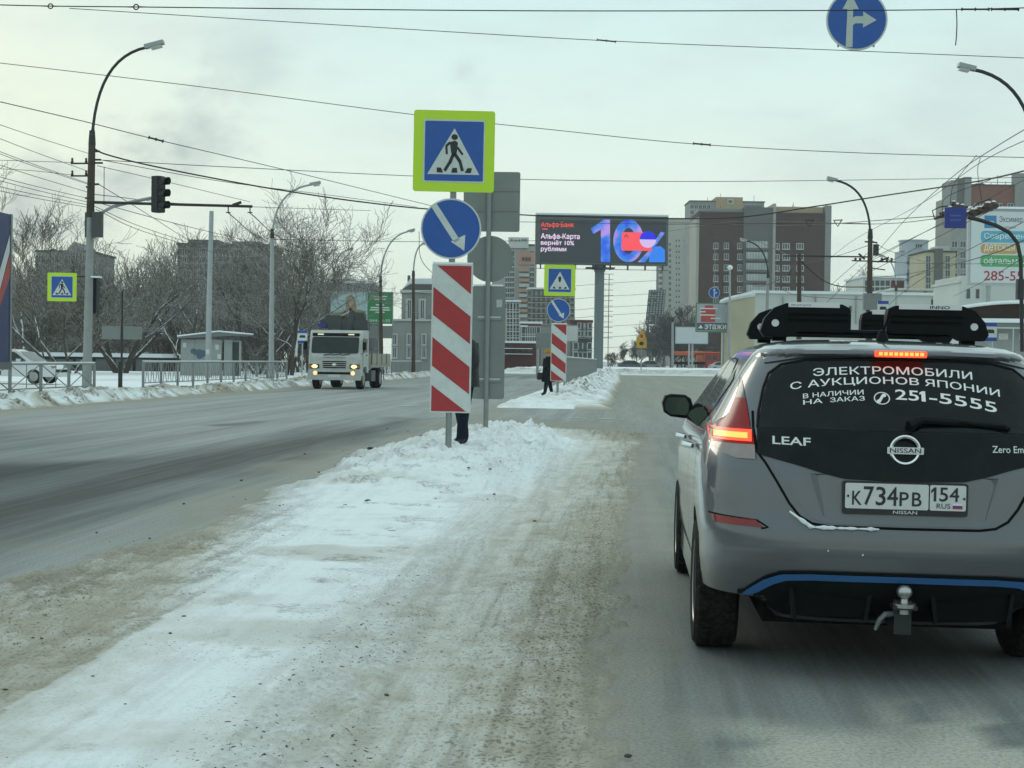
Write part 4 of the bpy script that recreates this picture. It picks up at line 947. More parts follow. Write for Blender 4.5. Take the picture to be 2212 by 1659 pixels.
# overhead lane sign, cut by the top of the frame
def lane_sign():
    c = P(1851, 43, 17.6); r = 65.5 * 17.6 / CF
    t = thing('lane_sign', 'round blue straight-or-right arrow sign hanging at the top edge', 'road sign', c, R(-4), ry=R(0.0))
    pl = flats('sign_disc', [ellipse(0, 0, r, r, 48)], 0, SG['white'], t, 0.02)
    flats('blue_disc', [ellipse(0, 0, r * 0.94, r * 0.94, 48)], -0.004, SG['blue'], pl, 0.004)
    k = r / 285.0; q = lambda x, y: ((x - 665) * k, (185 - y) * k)
    wm = mat('sign_grey_white', (0.46, 0.52, 0.50), 0.5, 0, 0.12, 8, dirt=0.15)
    flats('arrow', [[q(565, 440), q(628, 440), q(628, 85), q(575, 85)], [q(530, 85), q(680, 85), q(605, -60)], [q(628, 235), q(650, 218), q(722, 218), q(722, 152), q(650, 152), q(628, 165)], [q(722, 258), q(846, 188), q(722, 108)]], -0.008, wm, pl, 0.004)
    for x in (-0.2, 0.2): MB().tube([(x, 0.04, -0.3), (x, 0.04, 1.3)], 0.012, 6).build('hanger', SG['post'], t)
lane_sign()
# small blue lane sign in front of the brown tower
c = P(1543, 632, 60); r = 12.0 * 60 / CF
t = thing('lane_sign', 'small round blue lane sign hanging before the brown brick tower', 'road sign', c)
pl = flats('sign_disc', [ellipse(0, 0, r, r, 28)], 0, SG['white'], t, 0.02); flats('blue_disc', [ellipse(0, 0, r * 0.92, r * 0.92, 28)], -0.004, SG['blue'], pl, 0.004)
flats('arrow', [bar(0, -r * 0.8, 0, r * 0.5, r * 0.2), [(-r * .3, r * .35), (r * .3, r * .35), (0, r * .8)], bar(0, -r * 0.2, r * 0.5, r * 0.05, r * .2)], -0.008, SG['white'], pl, 0.004)
MB().tube([(0, 0.04, -r), (0, 0.04, 1.7)], 0.012, 6).build('hanger', SG['post'], t)

# ------------------------------------------------------------------ people
def person(label, loc, rz, H, mats, joints=None, hat=None, coat=0.0, scarf=None):
    """Standing walker facing +y; a skinned skeleton gives one continuous body, coloured by height."""
    k = H / 1.75
    J = {'pel': (0, 0, .95, .165), 'sp1': (0, 0, 1.10, .17), 'sp2': (0, .01, 1.28, .185), 'chest': (0, .0, 1.40, .175), 'neck': (0, .02, 1.50, .07), 'head0': (0, .035, 1.57, .085), 'head1': (0, .04, 1.66, .105), 'head2': (0, .03, 1.72, .07),
         'shL': (-.17, 0, 1.40, .085), 'shR': (.17, 0, 1.40, .085), 'elL': (-.27, -.03, 1.15, .072), 'elR': (.27, -.03, 1.15, .072), 'wrL': (-.22, .11, .97, .06), 'wrR': (.22, .11, .97, .06),
         'hipL': (-.09, 0, .88, .12), 'hipR': (.09, 0, .88, .12), 'knL': (-.11, .05, .50, .085), 'knR': (.10, -.03, .50, .085), 'anL': (-.12, .10, .10, .07), 'anR': (.11, -.12, .10, .07), 'toL': (-.13, .24, .045, .048), 'toR': (.12, .03, .045, .048)}
    J.update(joints or {})
    E = [('pel', 'sp1'), ('sp1', 'sp2'), ('sp2', 'chest'), ('chest', 'neck'), ('neck', 'head0'), ('head0', 'head1'), ('head1', 'head2'), ('chest', 'shL'), ('chest', 'shR'), ('shL', 'elL'), ('shR', 'elR'), ('elL', 'wrL'), ('elR', 'wrR'),
         ('pel', 'hipL'), ('pel', 'hipR'), ('hipL', 'knL'), ('hipR', 'knR'), ('knL', 'anL'), ('knR', 'anR'), ('anL', 'toL'), ('anR', 'toR')]
    names = list(J); ix = {n: i for i, n in enumerate(names)}
    me = bpy.data.meshes.new('body'); me.from_pydata([(J[n][0] * k, J[n][1] * k, J[n][2] * k) for n in names], [(ix[a], ix[c]) for a, c in E], [])
    ob = bpy.data.objects.new('body', me); COL.objects.link(ob)
    ob.modifiers.new('s', 'SKIN'); sk = me.skin_vertices[0].data
    for i, n in enumerate(names): sk[i].radius = (J[n][3] * k * (1.15 if n in ('sp2', 'chest', 'sp1', 'pel') else 1), J[n][3] * k * (0.85 if n in ('sp2', 'chest', 'sp1', 'pel') else 1)); sk[i].use_root = (n == 'pel')
    sb = ob.modifiers.new('d', 'SUBSURF'); sb.levels = 2; sb.render_levels = 2
    bpy.context.view_layer.update()
    m2 = bpy.data.meshes.new_from_object(ob.evaluated_get(bpy.context.evaluated_depsgraph_get())); bpy.data.objects.remove(ob)
    for m in mats: m2.materials.append(m)
    for p in m2.polygons:
        z = p.center.z / k; p.use_smooth = True
        p.material_index = 2 if z > 1.50 else (1 if z > 0.86 and abs(p.center.x) < 0.4 else (3 if z < 0.115 else 0))
    t = thing('person', label, 'person', loc, rz, 'people waiting on the islands')
    link('body', m2, t)
    if coat:
        prof = [(0.235, 1.42), (0.255, 1.25), (0.25, 1.05), (0.27, 0.85), (0.30, 0.95 - coat), (0.285, 0.945 - coat)]
        c = MB().lathe([(r * k, z * k) for r, z in prof], 22, 'Z')
        c.v = [(x * (1.0 + 0.05 * math.sin(5 * math.atan2(y, x) + z * 4)), y * 0.82 * (1 + 0.05 * math.sin(4 * math.atan2(y, x))), z) for x, y, z in c.v]
        c.build('coat', mats[1], t, smooth=True)
    if hat:
        MB().lathe([(0.116 * k, 1.62 * k), (0.124 * k, 1.66 * k), (0.118 * k, 1.72 * k), (0.085 * k, 1.775 * k), (0.0, 1.79 * k)], 18, 'Z', (0, 0.03 * k, 0)).build('hat', hat, t, smooth=True)
    # face: nose and eyes
    MB().tube([(0, 0.125 * k, 1.66 * k), (0, 0.165 * k, 1.625 * k)], [0.008, 0.017], 6).build('nose', mats[2], t)
    for sx in (-1, 1): MB().lathe([(0.0, 0.008), (0.010, 0.0), (0, -0.008)], 8, 'Y', (sx * 0.036 * k, 0.132 * k, 1.665 * k)).build('eye', SG['dark'], t)
    return t
skin = mat('skin', (0.45, 0.28, 0.21), 0.6, 0, 0.1, 10)
trou = mat('navy_trousers', (0.012, 0.018, 0.030), 0.85, 0, 0.25, 14, bump=0.3, bscale=60); blackp = mat('black_puffer', (0.009, 0.011, 0.015), 0.6, 0, 0.3, 16, bump=0.6, bscale=18)
boot = mat('black_boots', (0.008, 0.008, 0.009), 0.5, 0, 0.2, 20)
pm = person('person in black puffer jacket and navy trousers half hidden by the near striped board', G(998, 966, 0.17), R(125), 1.84, [trou, blackp, skin, boot], coat=0.12, hat=mat('dark_knit_hat', (0.015, 0.016, 0.018), 0.9, 0, 0.2, 30))
pw = person('person in long dark coat and mustard hat beside the far striped board', G(1184, 855, 0.16), R(75), 1.66, [trou, mat('dark_wool_coat', (0.012, 0.015, 0.018), 0.9, 0, 0.2, 14), skin, boot], coat=0.42, hat=mat('mustard_knit', (0.42, 0.25, 0.03), 0.9, 0, 0.2, 40, bump=0.5, bscale=60))
bg = P(1170, 812, pw.location.y - 0.05)
bag = thing('handbag', 'dark shoulder bag carried by the person in the mustard hat', 'bag', bg, R(10))
MB().prism(rrect(-0.17, -0.14, 0.15, 0.12, 0.04), -0.07, 0.07).build('bag_body', boot, bag); MB().tube([(-0.1, 0, 0.12), (0.02, 0, 0.42), (0.12, 0, 0.12)], 0.012, 6).build('strap', boot, bag)
# ------------------------------------------------------------------ poles and street lamps
PM = dict(
    conc=mat('pole_concrete', (0.30, 0.315, 0.31), 0.8, 0, 0.2, 2, bump=0.2, dirt=0.25), rust=mat('pole_rusty_steel', (0.085, 0.065, 0.055), 0.75, 0.2, 0.3, 3, dirt=0.2),
    grey=mat('pole_grey_paint', (0.33, 0.36, 0.37), 0.55, 0.2, 0.15, 2, dirt=0.2), steel=mat('dark_bracket_steel', (0.035, 0.036, 0.038), 0.6, 0.4, 0.2, 6),
    head=mat('lamp_housing', (0.30, 0.33, 0.34), 0.45, 0.2, 0.1, 5), lens=mat('lamp_lens', (0.42, 0.40, 0.36), 0.3, 0, 0.1, 8), ins=mat('brown_insulator', (0.05, 0.022, 0.016), 0.3, 0, 0.2, 20),
    box=mat('cabinet_grey', (0.20, 0.215, 0.21), 0.6, 0.2, 0.12, 4, dirt=0.2), wire=mat('wire_black', (0.018, 0.020, 0.021), 0.6, 0.2, 0.1, 2))
def curve_arm(p0, p1, p2, n=12):
    """Quarter-ellipse from p0 (going up) to p2 (going level): p1 is the corner."""
    return [p0 * (1 - u) ** 2 + p1 * 2 * u * (1 - u) + p2 * u ** 2 for u in [i / n for i in range(n + 1)]]
def lamp_post(label, Y, base, top, end, r0=0.14, r1=0.075, ra=0.045, mats=('conc', 'steel'), lower=None, headlen=0.75, bulge=0.15, vis=True):
    """base, top, end: photo positions of the pole foot, the pole top and the lamp head, at depth Y."""
    B, T, E = P(*base, Y), P(*top, Y), P(*end, Y); o = Vector((B.x, B.y, B.z))
    t = thing('street_lamp', label, 'street lamp', o, 0, 'curved-arm street lamps')
    b, tp, e = Vector((0, 0, -0.3)), T - o, E - o
    MB().tube([b, b + (tp - b) * 0.5, tp], [r0, (r0 + r1) / 2, r1], 12).build('pole', PM[mats[0]], t, smooth=True)
    c = Vector((tp.x + (e.x - tp.x) * bulge * 0.3, tp.y, e.z - 0.12 * (e.z - tp.z)))
    pts = curve_arm(tp - Vector((0, 0, 0.2)), c, e)
    MB().tube(pts, [r1 * 0.9] + [ra] * (len(pts) - 1), 8).build('arm', PM[mats[1]], t, smooth=True)
    MB().tube([tp - Vector((0, 0, 0.35)), tp + Vector((0, 0, 0.12))], [r1 * 1.25, r1 * 0.95], 10).build('collar', PM['steel'], t)
    d = (pts[-1] - pts[-2]).normalized(); ang = math.atan2(d.z, d.x); sx = 1 if d.x > 0 else -1
    h = MB().box((0, 0, 0.03), (headlen, 0.26, 0.13), ry=-ang); hb = MB().box((sx * 0.08, 0, -0.06), (headlen * 0.55, 0.22, 0.08), ry=-ang)
    ctr = e + d * headlen * 0.38
    for mb, nm, m in ((h, 'lamp_head', PM['head']), (hb, 'lamp_lens', PM['lens'])):
        mb.v = [tuple(Vector(v) + ctr) for v in mb.v]; mb.build(nm, m, t)
    return t, o
LW = 51.0
p1, o1 = lamp_post('tall street lamp and traffic light pole at the left kerb', LW, (187, 858), (199, 290), (318, 102), 0.165, 0.10, 0.05, ('conc', 'steel'), bulge=0.2, headlen=0.64)
kk = CF / LW
def at1(x, y): return P(x, y, LW) - o1
MB().tube([at1(195, 470), at1(199, 300)], [0.135, 0.115], 12).build('upper_sleeve', PM['rust'], p1, smooth=True)
for y in (352, 379):                                       # insulator brackets
    br = MB().tube([at1(153, y + 1), at1(196, y + 1)], 0.03, 6).build('bracket', PM['steel'], p1)
    for x in (156, 186): MB().lathe([(0, 0), (0.035, 0.0), (0.05, 0.05), (0.03, 0.10), (0.045, 0.14), (0, 0.18)], 8, 'Z', at1(x, y)).build('insulator', PM['ins'], br)
for x, y in ((216, 327), (218, 345), (214, 398), (210, 436), (222, 352), (186, 404), (184, 428), (188, 445)): MB().tube([at1(197, y), at1(x, y)], 0.035, 6).build('bracket', PM['steel'], p1)
for dx in (-1, 1):
    MB().box(at1(204 + dx * 9, 486) + Vector((0, -0.12 if dx > 0 else 0.05, 0)), (0.33, 0.22, 0.83)).build('signal_cabinet', mat('signal_housing_grey', (0.055, 0.062, 0.062), 0.6, 0, 0.15, 6), p1)
# signal on its curved outreach
arm = [at1(215, 512), at1(216, 480), at1(222, 458), at1(245, 446), at1(285, 436), at1(330, 427)]
MB().tube(arm, 0.055, 8).build('signal_arm', PM['grey'], p1, smooth=True)
hs = mat('signal_black', (0.012, 0.016, 0.016), 0.6, 0, 0.2, 10)
def traffic_light(label, loc, rz, parent=None):
    t = thing('traffic_light', label, 'traffic light', loc, rz)
    MB().prism(rrect(-0.19, -0.60, 0.19, 0.60, 0.06), -0.13, 0.13).build('housing', hs, t)
    for z in (0.39, 0.0, -0.39):
        v = MB(); n = 14
        for y, r in ((-0.13, 0.165), (-0.40, 0.160)):
            for q in range(n + 1): a = R(-25 + 230 * q / n); v.v.append((r * math.cos(a), y - (0.0 if y > -0.2 else 0.06 * math.sin(a)), z + r * math.sin(a)))
        v.f += [(q, q + 1, n + 2 + q, n + 1 + q) for q in range(n)]
        v.build('visor', hs, t); MB().lathe([(0.0, -0.155), (0.14, -0.15), (0.15, -0.13)], 18, 'Y', (0, 0, z)).build('lens', mat('dark_lens', (0.02, 0.025, 0.022), 0.2, 0, 0.2, 8), t)
        MB().box((0, 0.02, z + 0.195), (0.385, 0.27, 0.012)).build('housing_seam', PM['steel'], t)
    return t
traffic_light('black three-lamp traffic light on the curved arm of the left pole', P(342, 420, LW - 0.2), R(58))
traffic_light('dark traffic light seen edge-on against the left pole', P(200, 638, LW + 0.34), R(172))
MB().box(at1(207, 601) + Vector((0.02, 0, 0.04)), (0.3, 0.3, 0.05)).build('signal_snow', SG['snow'], p1)
# crossing sign on the pole
cs = thing('crossing_sign', 'lime bordered crossing sign bracketed to the left pole', 'road sign', P(134, 620, LW - 0.25), R(6))
ped_plate(cs, 0, 0, 61 / kk, 0); MB().tube([(0.3, 0.04, 0.36), (0.92, 0.16, 0.36)], 0.025, 6).build('bracket', PM['steel'], cs)
# trolley-wire cantilever across the road from the same pole
cb = thing('wire_cantilever', 'long dark horizontal bar carrying trolley wires from the left pole', 'pole arm', P(205, 437, LW - 0.15))
ob = Vector(cb.location)
MB().tube([Vector((0, 0, 0)), P(545, 446, LW - 0.3) - ob], [0.05, 0.045], 8).build('bar', PM['steel'], cb)
for x in (493, 540):
    MB().tube([P(x, 446, LW - 0.3) - ob, P(x, 458, LW - 0.3) - ob], 0.02, 6).build('hanger', PM['steel'], cb); MB().box(P(x, 459, LW - 0.3) - ob, (0.16, 0.04, 0.03)).build('wire_clip', PM['steel'], cb)
MB().box(P(512, 440, LW - 0.3) - ob, (0.3, 0.06, 0.09), ry=R(-20)).build('wire_clip', PM['steel'], cb)
MB().tube([Vector((0.3, 0, 0.0)), P(225, 360, LW) - ob], 0.012, 5).build('stay', PM['steel'], cb)
# other lamps on the left
lamp_post('grey curved street lamp beside the white truck on the left', 77, (586, 828), (588, 500), (672, 399), 0.15, 0.09, 0.05, ('grey', 'grey'), headlen=0.55)
lamp_post('dark curved street lamp in front of the green billboard', 108, (824, 806), (822, 600), (882, 500), 0.16, 0.10, 0.055, ('rust', 'grey'), headlen=0.55)
lamp_post('dark curved street lamp before the old grey building', 122, (893, 806), (893, 588), (912, 528), 0.17, 0.11, 0.06, ('rust', 'grey'), headlen=0.5)
lamp_post('thin distant street lamp left of the portrait billboard', 126, (722, 800), (722, 590), (752, 540), 0.12, 0.09, 0.06, ('steel', 'grey'), headlen=0.5)
pl = thing('utility_pole', 'plain pale grey pole standing before the kiosk', 'pole', P(449, 823, 92)); ob = Vector(pl.location)
MB().tube([(0, 0, -0.3), P(452, 640, 92) - ob, P(457, 456, 92) - ob], [0.18, 0.16, 0.13], 12).build('shaft', PM['grey'], pl, smooth=True)
for y in (760, 785): MB().box(P(450, y, 92) - ob + Vector((0, -0.17, 0)), (0.2, 0.02, 0.3)).build('paper_notice', mat('paper', (0.55, 0.55, 0.52), 0.8, 0, 0.2, 10), pl)
# lamps on the right
lamp_post('nearest street lamp leaning in from the right edge', 46, (2262, 858), (2236, 340), (2102, 150), 0.16, 0.10, 0.055, ('conc', 'steel'), headlen=0.52)
pr, opr = lamp_post('brown street lamp pole with a grey box behind the ski racks', 75, (1876, 845), (1880, 500), (1806, 390), 0.20, 0.11, 0.055, ('rust', 'steel'), headlen=0.52)
at2 = lambda x, y: P(x, y, 75) - opr
MB().box(at2(1881, 652) + Vector((0, -0.28, 0)), (0.88, 0.22, 0.80)).build('junction_box', PM['box'], pr)
for a, c, r in (((1840, 563), (1935, 566), 0.035), ((1726, 553), (1878, 555), 0.04), ((1868, 560), (1855, 548), 0.05), ((1896, 566), (1920, 556), 0.05), ((1868, 522), (1895, 524), 0.04), ((1873, 578), (1912, 583), 0.03)): MB().tube([at2(*a), at2(*c)], r, 6).build('bracket', PM['steel'], pr)
MB().box(at2(1892, 540), (0.24, 0.2, 0.55)).build('relay_box', PM['steel'], pr)
for x in (1848, 1858, 1905, 1916, 1926): MB().lathe([(0, -0.1), (0.07, -0.05), (0.05, 0), (0.08, 0.06), (0, 0.1)], 8, 'Z', at2(x, 561)).build('insulator', PM['ins'], pr)
lamp_post('small street lamp right of the junction box', 127, (1937, 700), (1936, 620), (1910, 555), 0.13, 0.10, 0.05, ('grey', 'grey'), headlen=0.6)
lamp_post('curved street lamp across the brown brick tower', 110, (1656, 720), (1659, 590), (1612, 520), 0.14, 0.10, 0.05, ('conc', 'steel'), headlen=0.5)
lamp_post('slim distant street lamp left of the blank billboard', 150, (1453, 786), (1453, 688), (1466, 662), 0.14, 0.10, 0.06, ('grey', 'grey'), headlen=0.7)
tp = thing('utility_pole', 'dark pole with crossbar before the brick tower', 'pole', P(1726, 720, 75)); ob = Vector(tp.location)
MB().tube([(0, 0, -0.3), P(1727, 548, 75) - ob], [0.13, 0.09], 10).build('shaft', PM['rust'], tp)
MB().tube([P(1692, 553, 75) - ob, P(1760, 553, 75) - ob], 0.035, 6).build('crossbar', PM['steel'], tp)
tp = thing('globe_lamp', 'thin pole with a small white globe by the lettered billboard', 'street lamp', P(1575, 800, 140)); ob = Vector(tp.location)
MB().tube([(0, 0, -0.3), P(1577, 582, 140) - ob], [0.14, 0.07], 8).build('shaft', PM['grey'], tp); MB().lathe([(0, -.25), (.2, -.15), (.25, 0), (.2, .15), (0, .25)], 10, 'Z', P(1577, 578, 140) - ob).build('globe', SG['snow'], tp, smooth=True)
# bracket pole at the right edge with the small blue sign
bp_ = thing('bracket_pole', 'dark pipe arm curving over the eye clinic billboard', 'pole arm', P(2206, 640, 38)); ob = Vector(bp_.location)
MB().tube([P(2208, 760, 38) - ob] + [P(x, y, 38) - ob for x, y in ((2206, 620), (2205, 560), (2198, 525), (2180, 502), (2150, 486), (2115, 475), (2090, 469))], 0.05, 10).build('pipe', PM['steel'], bp_, smooth=True)
MB().box(P(2203, 625, 38) - ob, (0.16, 0.16, 0.5)).build('pipe_box', PM['steel'], bp_)
bs = thing('blue_sign', 'small square dark blue sign above the eye clinic billboard', 'road sign', P(2064, 470, 38.0), R(-3)); s_ = 23 * 38 / CF
pl = flats('panel', [rrect(-s_, -s_, s_, s_ * 0.95, 0.02)], 0, mat('sign_navy', (0.012, 0.03, 0.22), 0.4, 0, 0.1, 8), bs, 0.02)
for z in (0.05, -0.06): flats('lettering', [rrect(-s_ * 0.5, z - 0.02, s_ * 0.5, z + 0.02, 0.005)], -0.004, mat('sign_faint', (0.06, 0.10, 0.30), 0.5, 0, 0.3, 20), pl, 0.003)

# ------------------------------------------------------------------ railings
RM = mat('railing_grey', (0.24, 0.26, 0.26), 0.6, 0.3, 0.15, 4, dirt=0.2)
def railing(label, s0, s1, t, z0, h, style, step=2.0, name='railing'):
    n = max(1, round((s1 - s0) / step)); L = (s1 - s0) / n
    o = RD(s0, t, z0); th = thing(name, label, 'railing', o, math.pi / 2 - TH, 'roadside railings')
    MB().box(((s1 - s0) / 2, 0, h), (s1 - s0, 0.05, 0.05)).build('top_rail', RM, th); MB().box(((s1 - s0) / 2, 0, h + 0.045), (s1 - s0, 0.065, 0.04)).build('rail_snow', SG['snow'], th)
    MB().box(((s1 - s0) / 2, 0, 0.22), (s1 - s0, 0.035, 0.035)).build('bottom_rail', RM, th)
    post = MB().box((0, 0, h / 2 - 0.1), (0.075, 0.075, h + 0.18)).mesh('post', RM)
    for i in range(n + 1): q = link('post', post, th); q.location = (i * L, 0, 0)
    if style == 'cross':
        m1 = MB().tube([(0.04, 0.0, 0.22), (L - 0.04, 0.0, h)], 0.016, 6).mesh('brace', RM); m2 = MB().tube([(0.04, 0.02, h), (L - 0.04, 0.02, 0.22)], 0.016, 6).mesh('brace', RM)
        for i in range(n):
            for m in (m1, m2): q = link('brace', m, th); q.location = (i * L, 0, 0)
        mv = MB().tube([(L / 2, -0.02, 0.22), (L / 2, -0.02, h)], 0.014, 6).mesh('baluster', RM)
        for i in range(n): q = link('baluster', mv, th); q.location = (i * L, 0, 0)
    else:
        k = 7
        for i in range(n):
            for j in range(1, k):
                key = 'bal%s%d' % (style, j % 2)
                if key not in RAILC:
                    d = 0.07 if j % 2 else -0.07
                    RAILC[key] = (MB().tube([(-d, 0, 0.22), (d, 0, 0.55), (-d, 0, h)], 0.014, 5) if style == 'vee' else MB().tube([(0, 0, 0.22), (0, 0, h)], 0.016, 5)).mesh('baluster', RM)
                q = link('baluster', RAILC[key], th); q.location = (i * L + L * j / k, 0, 0)
    return th
RAILC = {}
railing('railing with crossed braces at the far left kerb', 30.0, 48.0, -16.9, 0.20, 0.92, 'cross', 2.25)
railing('long snow-topped railing in front of the kiosk', 53.0, 76.0, -16.9, 0.22, 0.95, 'vee', 2.1)
railing('distant railing right of the white truck', 99.0, 127.0, -16.9, 0.20, 1.0, 'vee', 2.3)
railing('grey railing running along the far refuge island', 66.0, 140.0, -2.6, 0.42, 1.15, 'bar', 2.4)
po = thing('utility_pole', 'short thin dark post between the two left railings', 'post', G(258, 850, 0.15)); MB().tube([(0, 0, -0.2), (0, 0, 1.05)], 0.05, 8).build('shaft', PM['steel'], po)
# two small sign backs by the bare trees
t = thing('sign_post', 'pair of small grey sign backs under the bare trees', 'road sign', G(262, 842, 0.15)); k_ = CF / t.location.y
MB().tube([(0, 0, -0.2), (0, 0, 3.6)], 0.04, 8).build('post', PM['steel'], t)
for x in (-23, 24): MB().box((x / k_, -0.03, (842 - 719) / k_), (40 / k_, 0.02, 28 / k_)).build('panel', SG['back'], t)

# ------------------------------------------------------------------ kiosk
def kiosk():
    k = CF / 98.0; o = G(455, 814, 0.15); o = P(455, 814, 98); t = thing('kiosk', 'grey flat kiosk with snowy sloping roof and graffiti behind the railing', 'kiosk', o, R(-4))
    W = 3.9; g = mat('kiosk_grey', (0.30, 0.325, 0.325), 0.7, 0, 0.12, 1.5, dirt=0.2)
    for i in range(3): MB().box((-W / 2 + 0.44 + i * 0.885, 0, 1.18), (0.87, 0.06, 2.36)).build('wall_panel', g, t)
    MB().box((1.10, 1.1, 1.18), (0.5, 2.2, 2.36)).build('side_wall', g, t)
    MB().box((-W / 2 + 0.04, 1.1, 1.18), (0.06, 2.1, 2.36)).build('side_wall', g, t)
    MB().box((1.25, 0.3, 1.15), (1.1, 0.06, 2.2)).build('door', mat('kiosk_door_dark', (0.045, 0.055, 0.055), 0.6, 0, 0.2, 4), t)
    MB().box((1.88, 0.05, 1.15), (0.12, 0.1, 2.3)).build('door_post', g, t)
    r = MB().prism([(-2.05, 2.42), (2.15, 2.66), (2.15, 2.74), (0.6, 2.86), (-2.05, 2.52)], -0.5, 2.4).build('roof', mat('kiosk_roof', (0.16, 0.17, 0.17), 0.7, 0, 0.1, 3), t)
    MB().prism([(-2.06, 2.525), (0.6, 2.865), (2.16, 2.745), (2.16, 2.83), (0.6, 2.95), (-2.06, 2.61)], -0.52, 2.42).build('roof_snow', SG['snow'], t)
    gr = mat('graffiti_blue', (0.09, 0.13, 0.17), 0.7, 0, 0.3, 5)
    rr = random.Random(4)
    for cx, cz, a, b in ((-1.10, 1.62, 0.26, 0.16), (-0.72, 1.52, 0.42, 0.20), (-0.45, 1.44, 0.26, 0.17), (-0.70, 1.24, 0.20, 0.14), (-0.32, 1.62, 0.16, 0.10)):
        flats('graffiti', [[(cx + a * math.cos(q * 0.524) * (0.75 + 0.5 * rr.random()), cz + b * math.sin(q * 0.524) * (0.75 + 0.5 * rr.random())) for q in range(12)]], -0.035 - 0.002 * rr.random(), gr, t)
    for x, z in ((0.4, 1.9), (0.55, 1.3), (-1.7, 2.0)): MB().box((x, -0.04, z), (0.22, 0.012, 0.3)).build('paper_notice', MATS['paper'], t)
kiosk()

# ------------------------------------------------------------------ vehicles on the left
def wheel_at(root, x, y, r, w, tyre, rim, axis='Y'):
    t = MB().lathe([(r * 0.6, -w / 2), (r * 0.9, -w / 2), (r, -w * 0.36), (r, w * 0.36), (r * 0.9, w / 2), (r * 0.6, w / 2)], 28, axis, (x, y, r)).build('wheel', tyre, root, smooth=True)
    for s in (-1, 1):
        MB().lathe([(0, s * (w / 2 - 0.02)), (r * 0.25, s * (w / 2 - 0.01)), (r * 0.5, s * (w / 2 - 0.04)), (r * 0.62, s * (w / 2 + 0.004))], 20, axis, (x, y, r)).build('rim', rim, t, smooth=True)
tyreM, rimM = MATS['tyre_rubber'], MATS['alloy_rim']
def truck():
    o = G(722, 841); o.z = 0
    t = thing('flatbed_truck', 'white cab-over flatbed truck with crane and lit headlights coming towards us', 'truck', o, R(180) - TH - R(1.5))   # local +y = forwards
    cab = mat('truck_white', (0.46, 0.48, 0.46), 0.45, 0, 0.12, 1.4, coat=0.2, dirt=0.40); blk = MATS['black_plastic']; gl = mat('truck_glass', (0.012, 0.022, 0.022), 0.08, 0, 0.3, 2, spec=0.4)
    # cab: side profile (y, z) swept across the width with rounded ends; front at y = 0
    prof = [(0.0, 0.62), (0.03, 1.10), (0.02, 1.45), (-0.134, 1.98), (-0.30, 2.55), (-0.42, 2.66), (-1.75, 2.70), (-1.80, 2.6), (-1.80, 0.75), (-1.45, 0.75), (-1.38, 1.02), (-0.55, 1.02), (-0.48, 0.62)]
    b = MB(); xs = [(-1.20, 0.07), (-1.12, 0.0), (1.12, 0.0), (1.20, 0.07)]; n = len(prof)
    for x, ins in xs: b.v += [(x, y - (ins if y > -0.9 else 0), z) for y, z in prof]
    for i in range(3):
        for j in range(n): b.f.append((i * n + j, i * n + (j + 1) % n, (i + 1) * n + (j + 1) % n, (i + 1) * n + j))
    b.f += [tuple(range(n)), tuple(range(3 * n, 4 * n))]
    c = b.build('cab', cab, t)
    def front(name, m, pts, off=0.012, parent=c):       # panels on the raked front: pts (x, z)
        def fy(z):
            P_ = [(0.62, 0.0), (1.10, 0.03), (1.45, 0.02), (1.98, -0.134), (2.55, -0.30), (2.66, -0.42)]
            for (z0, y0), (z1, y1) in zip(P_, P_[1:]):
                if z <= z1: return y0 + (y1 - y0) * (z - z0) / (z1 - z0)
            return -0.42
        q = MB(); k = len(pts); q.v += [(x, fy(z) + off, z) for x, z in pts] + [(x, fy(z) - 0.03, z) for x, z in pts]
        q.f.append(tuple(range(k))); q.f += [((i + 1) % k, i, i + k, (i + 1) % k + k) for i in range(k)]
        return q.build(name, m, parent)
    ws = front('windscreen', gl, rrect(-1.08, 1.62, 1.08, 2.36, 0.10)); front('visor_band', blk, rrect(-1.08, 2.39, 1.08, 2.54, 0.04))
    for x in (-0.7, 0.7): front('marker_lamp', mat('marker_lamp', (0.8, 0.75, 0.5), 0.3, 0, 0, emit=(1, 0.9, 0.7), estr=0.35), rrect(x - 0.14, 2.45, x + 0.14, 2.51, 0.02), 0.03)
    for x in (-0.4, 0.0, 0.4): front('wiper', blk, bar(x - 0.3, 1.60, x + 0.12, 1.54, 0.03), 0.04, ws)
    for z in (0.98, 1.07, 1.16, 1.25): front('grille_slat', blk, rrect(-0.52 - 0.1 * (z - 1), z - 0.026, 0.52 + 0.1 * (z - 1), z + 0.026, 0.01))
    front('grille_badge', MATS['chrome'], ellipse(0, 1.115, 0.10, 0.06, 14), 0.03)
    front('name_lettering', mat('faded_grey_letters', (0.25, 0.27, 0.27), 0.5), rrect(-0.5, 1.40, 0.5, 1.46, 0.01))
    bm_ = MB().prism([(-1.20, 0.42), (1.20, 0.42), (1.22, 0.62), (1.20, 0.86), (-1.20, 0.86), (-1.22, 0.62)], -0.12, 0.10).build('bumper', cab, t)
    MB().box((0, 0.105, 0.73), (1.5, 0.02, 0.10)).build('bumper_slot', blk, bm_); MB().box((0, 0.105, 0.60), (0.55, 0.02, 0.12)).build('number_plate', MATS['plate_white'], bm_)
    hl = mat('truck_headlamp', (0.9, 0.8, 0.5), 0.2, 0, 0, emit=(1.0, 0.78, 0.38), estr=1.15); fog = mat('truck_fog_lamp', (0.9, 0.7, 0.4), 0.2, 0, 0, emit=(1.0, 0.62, 0.26), estr=0.9)
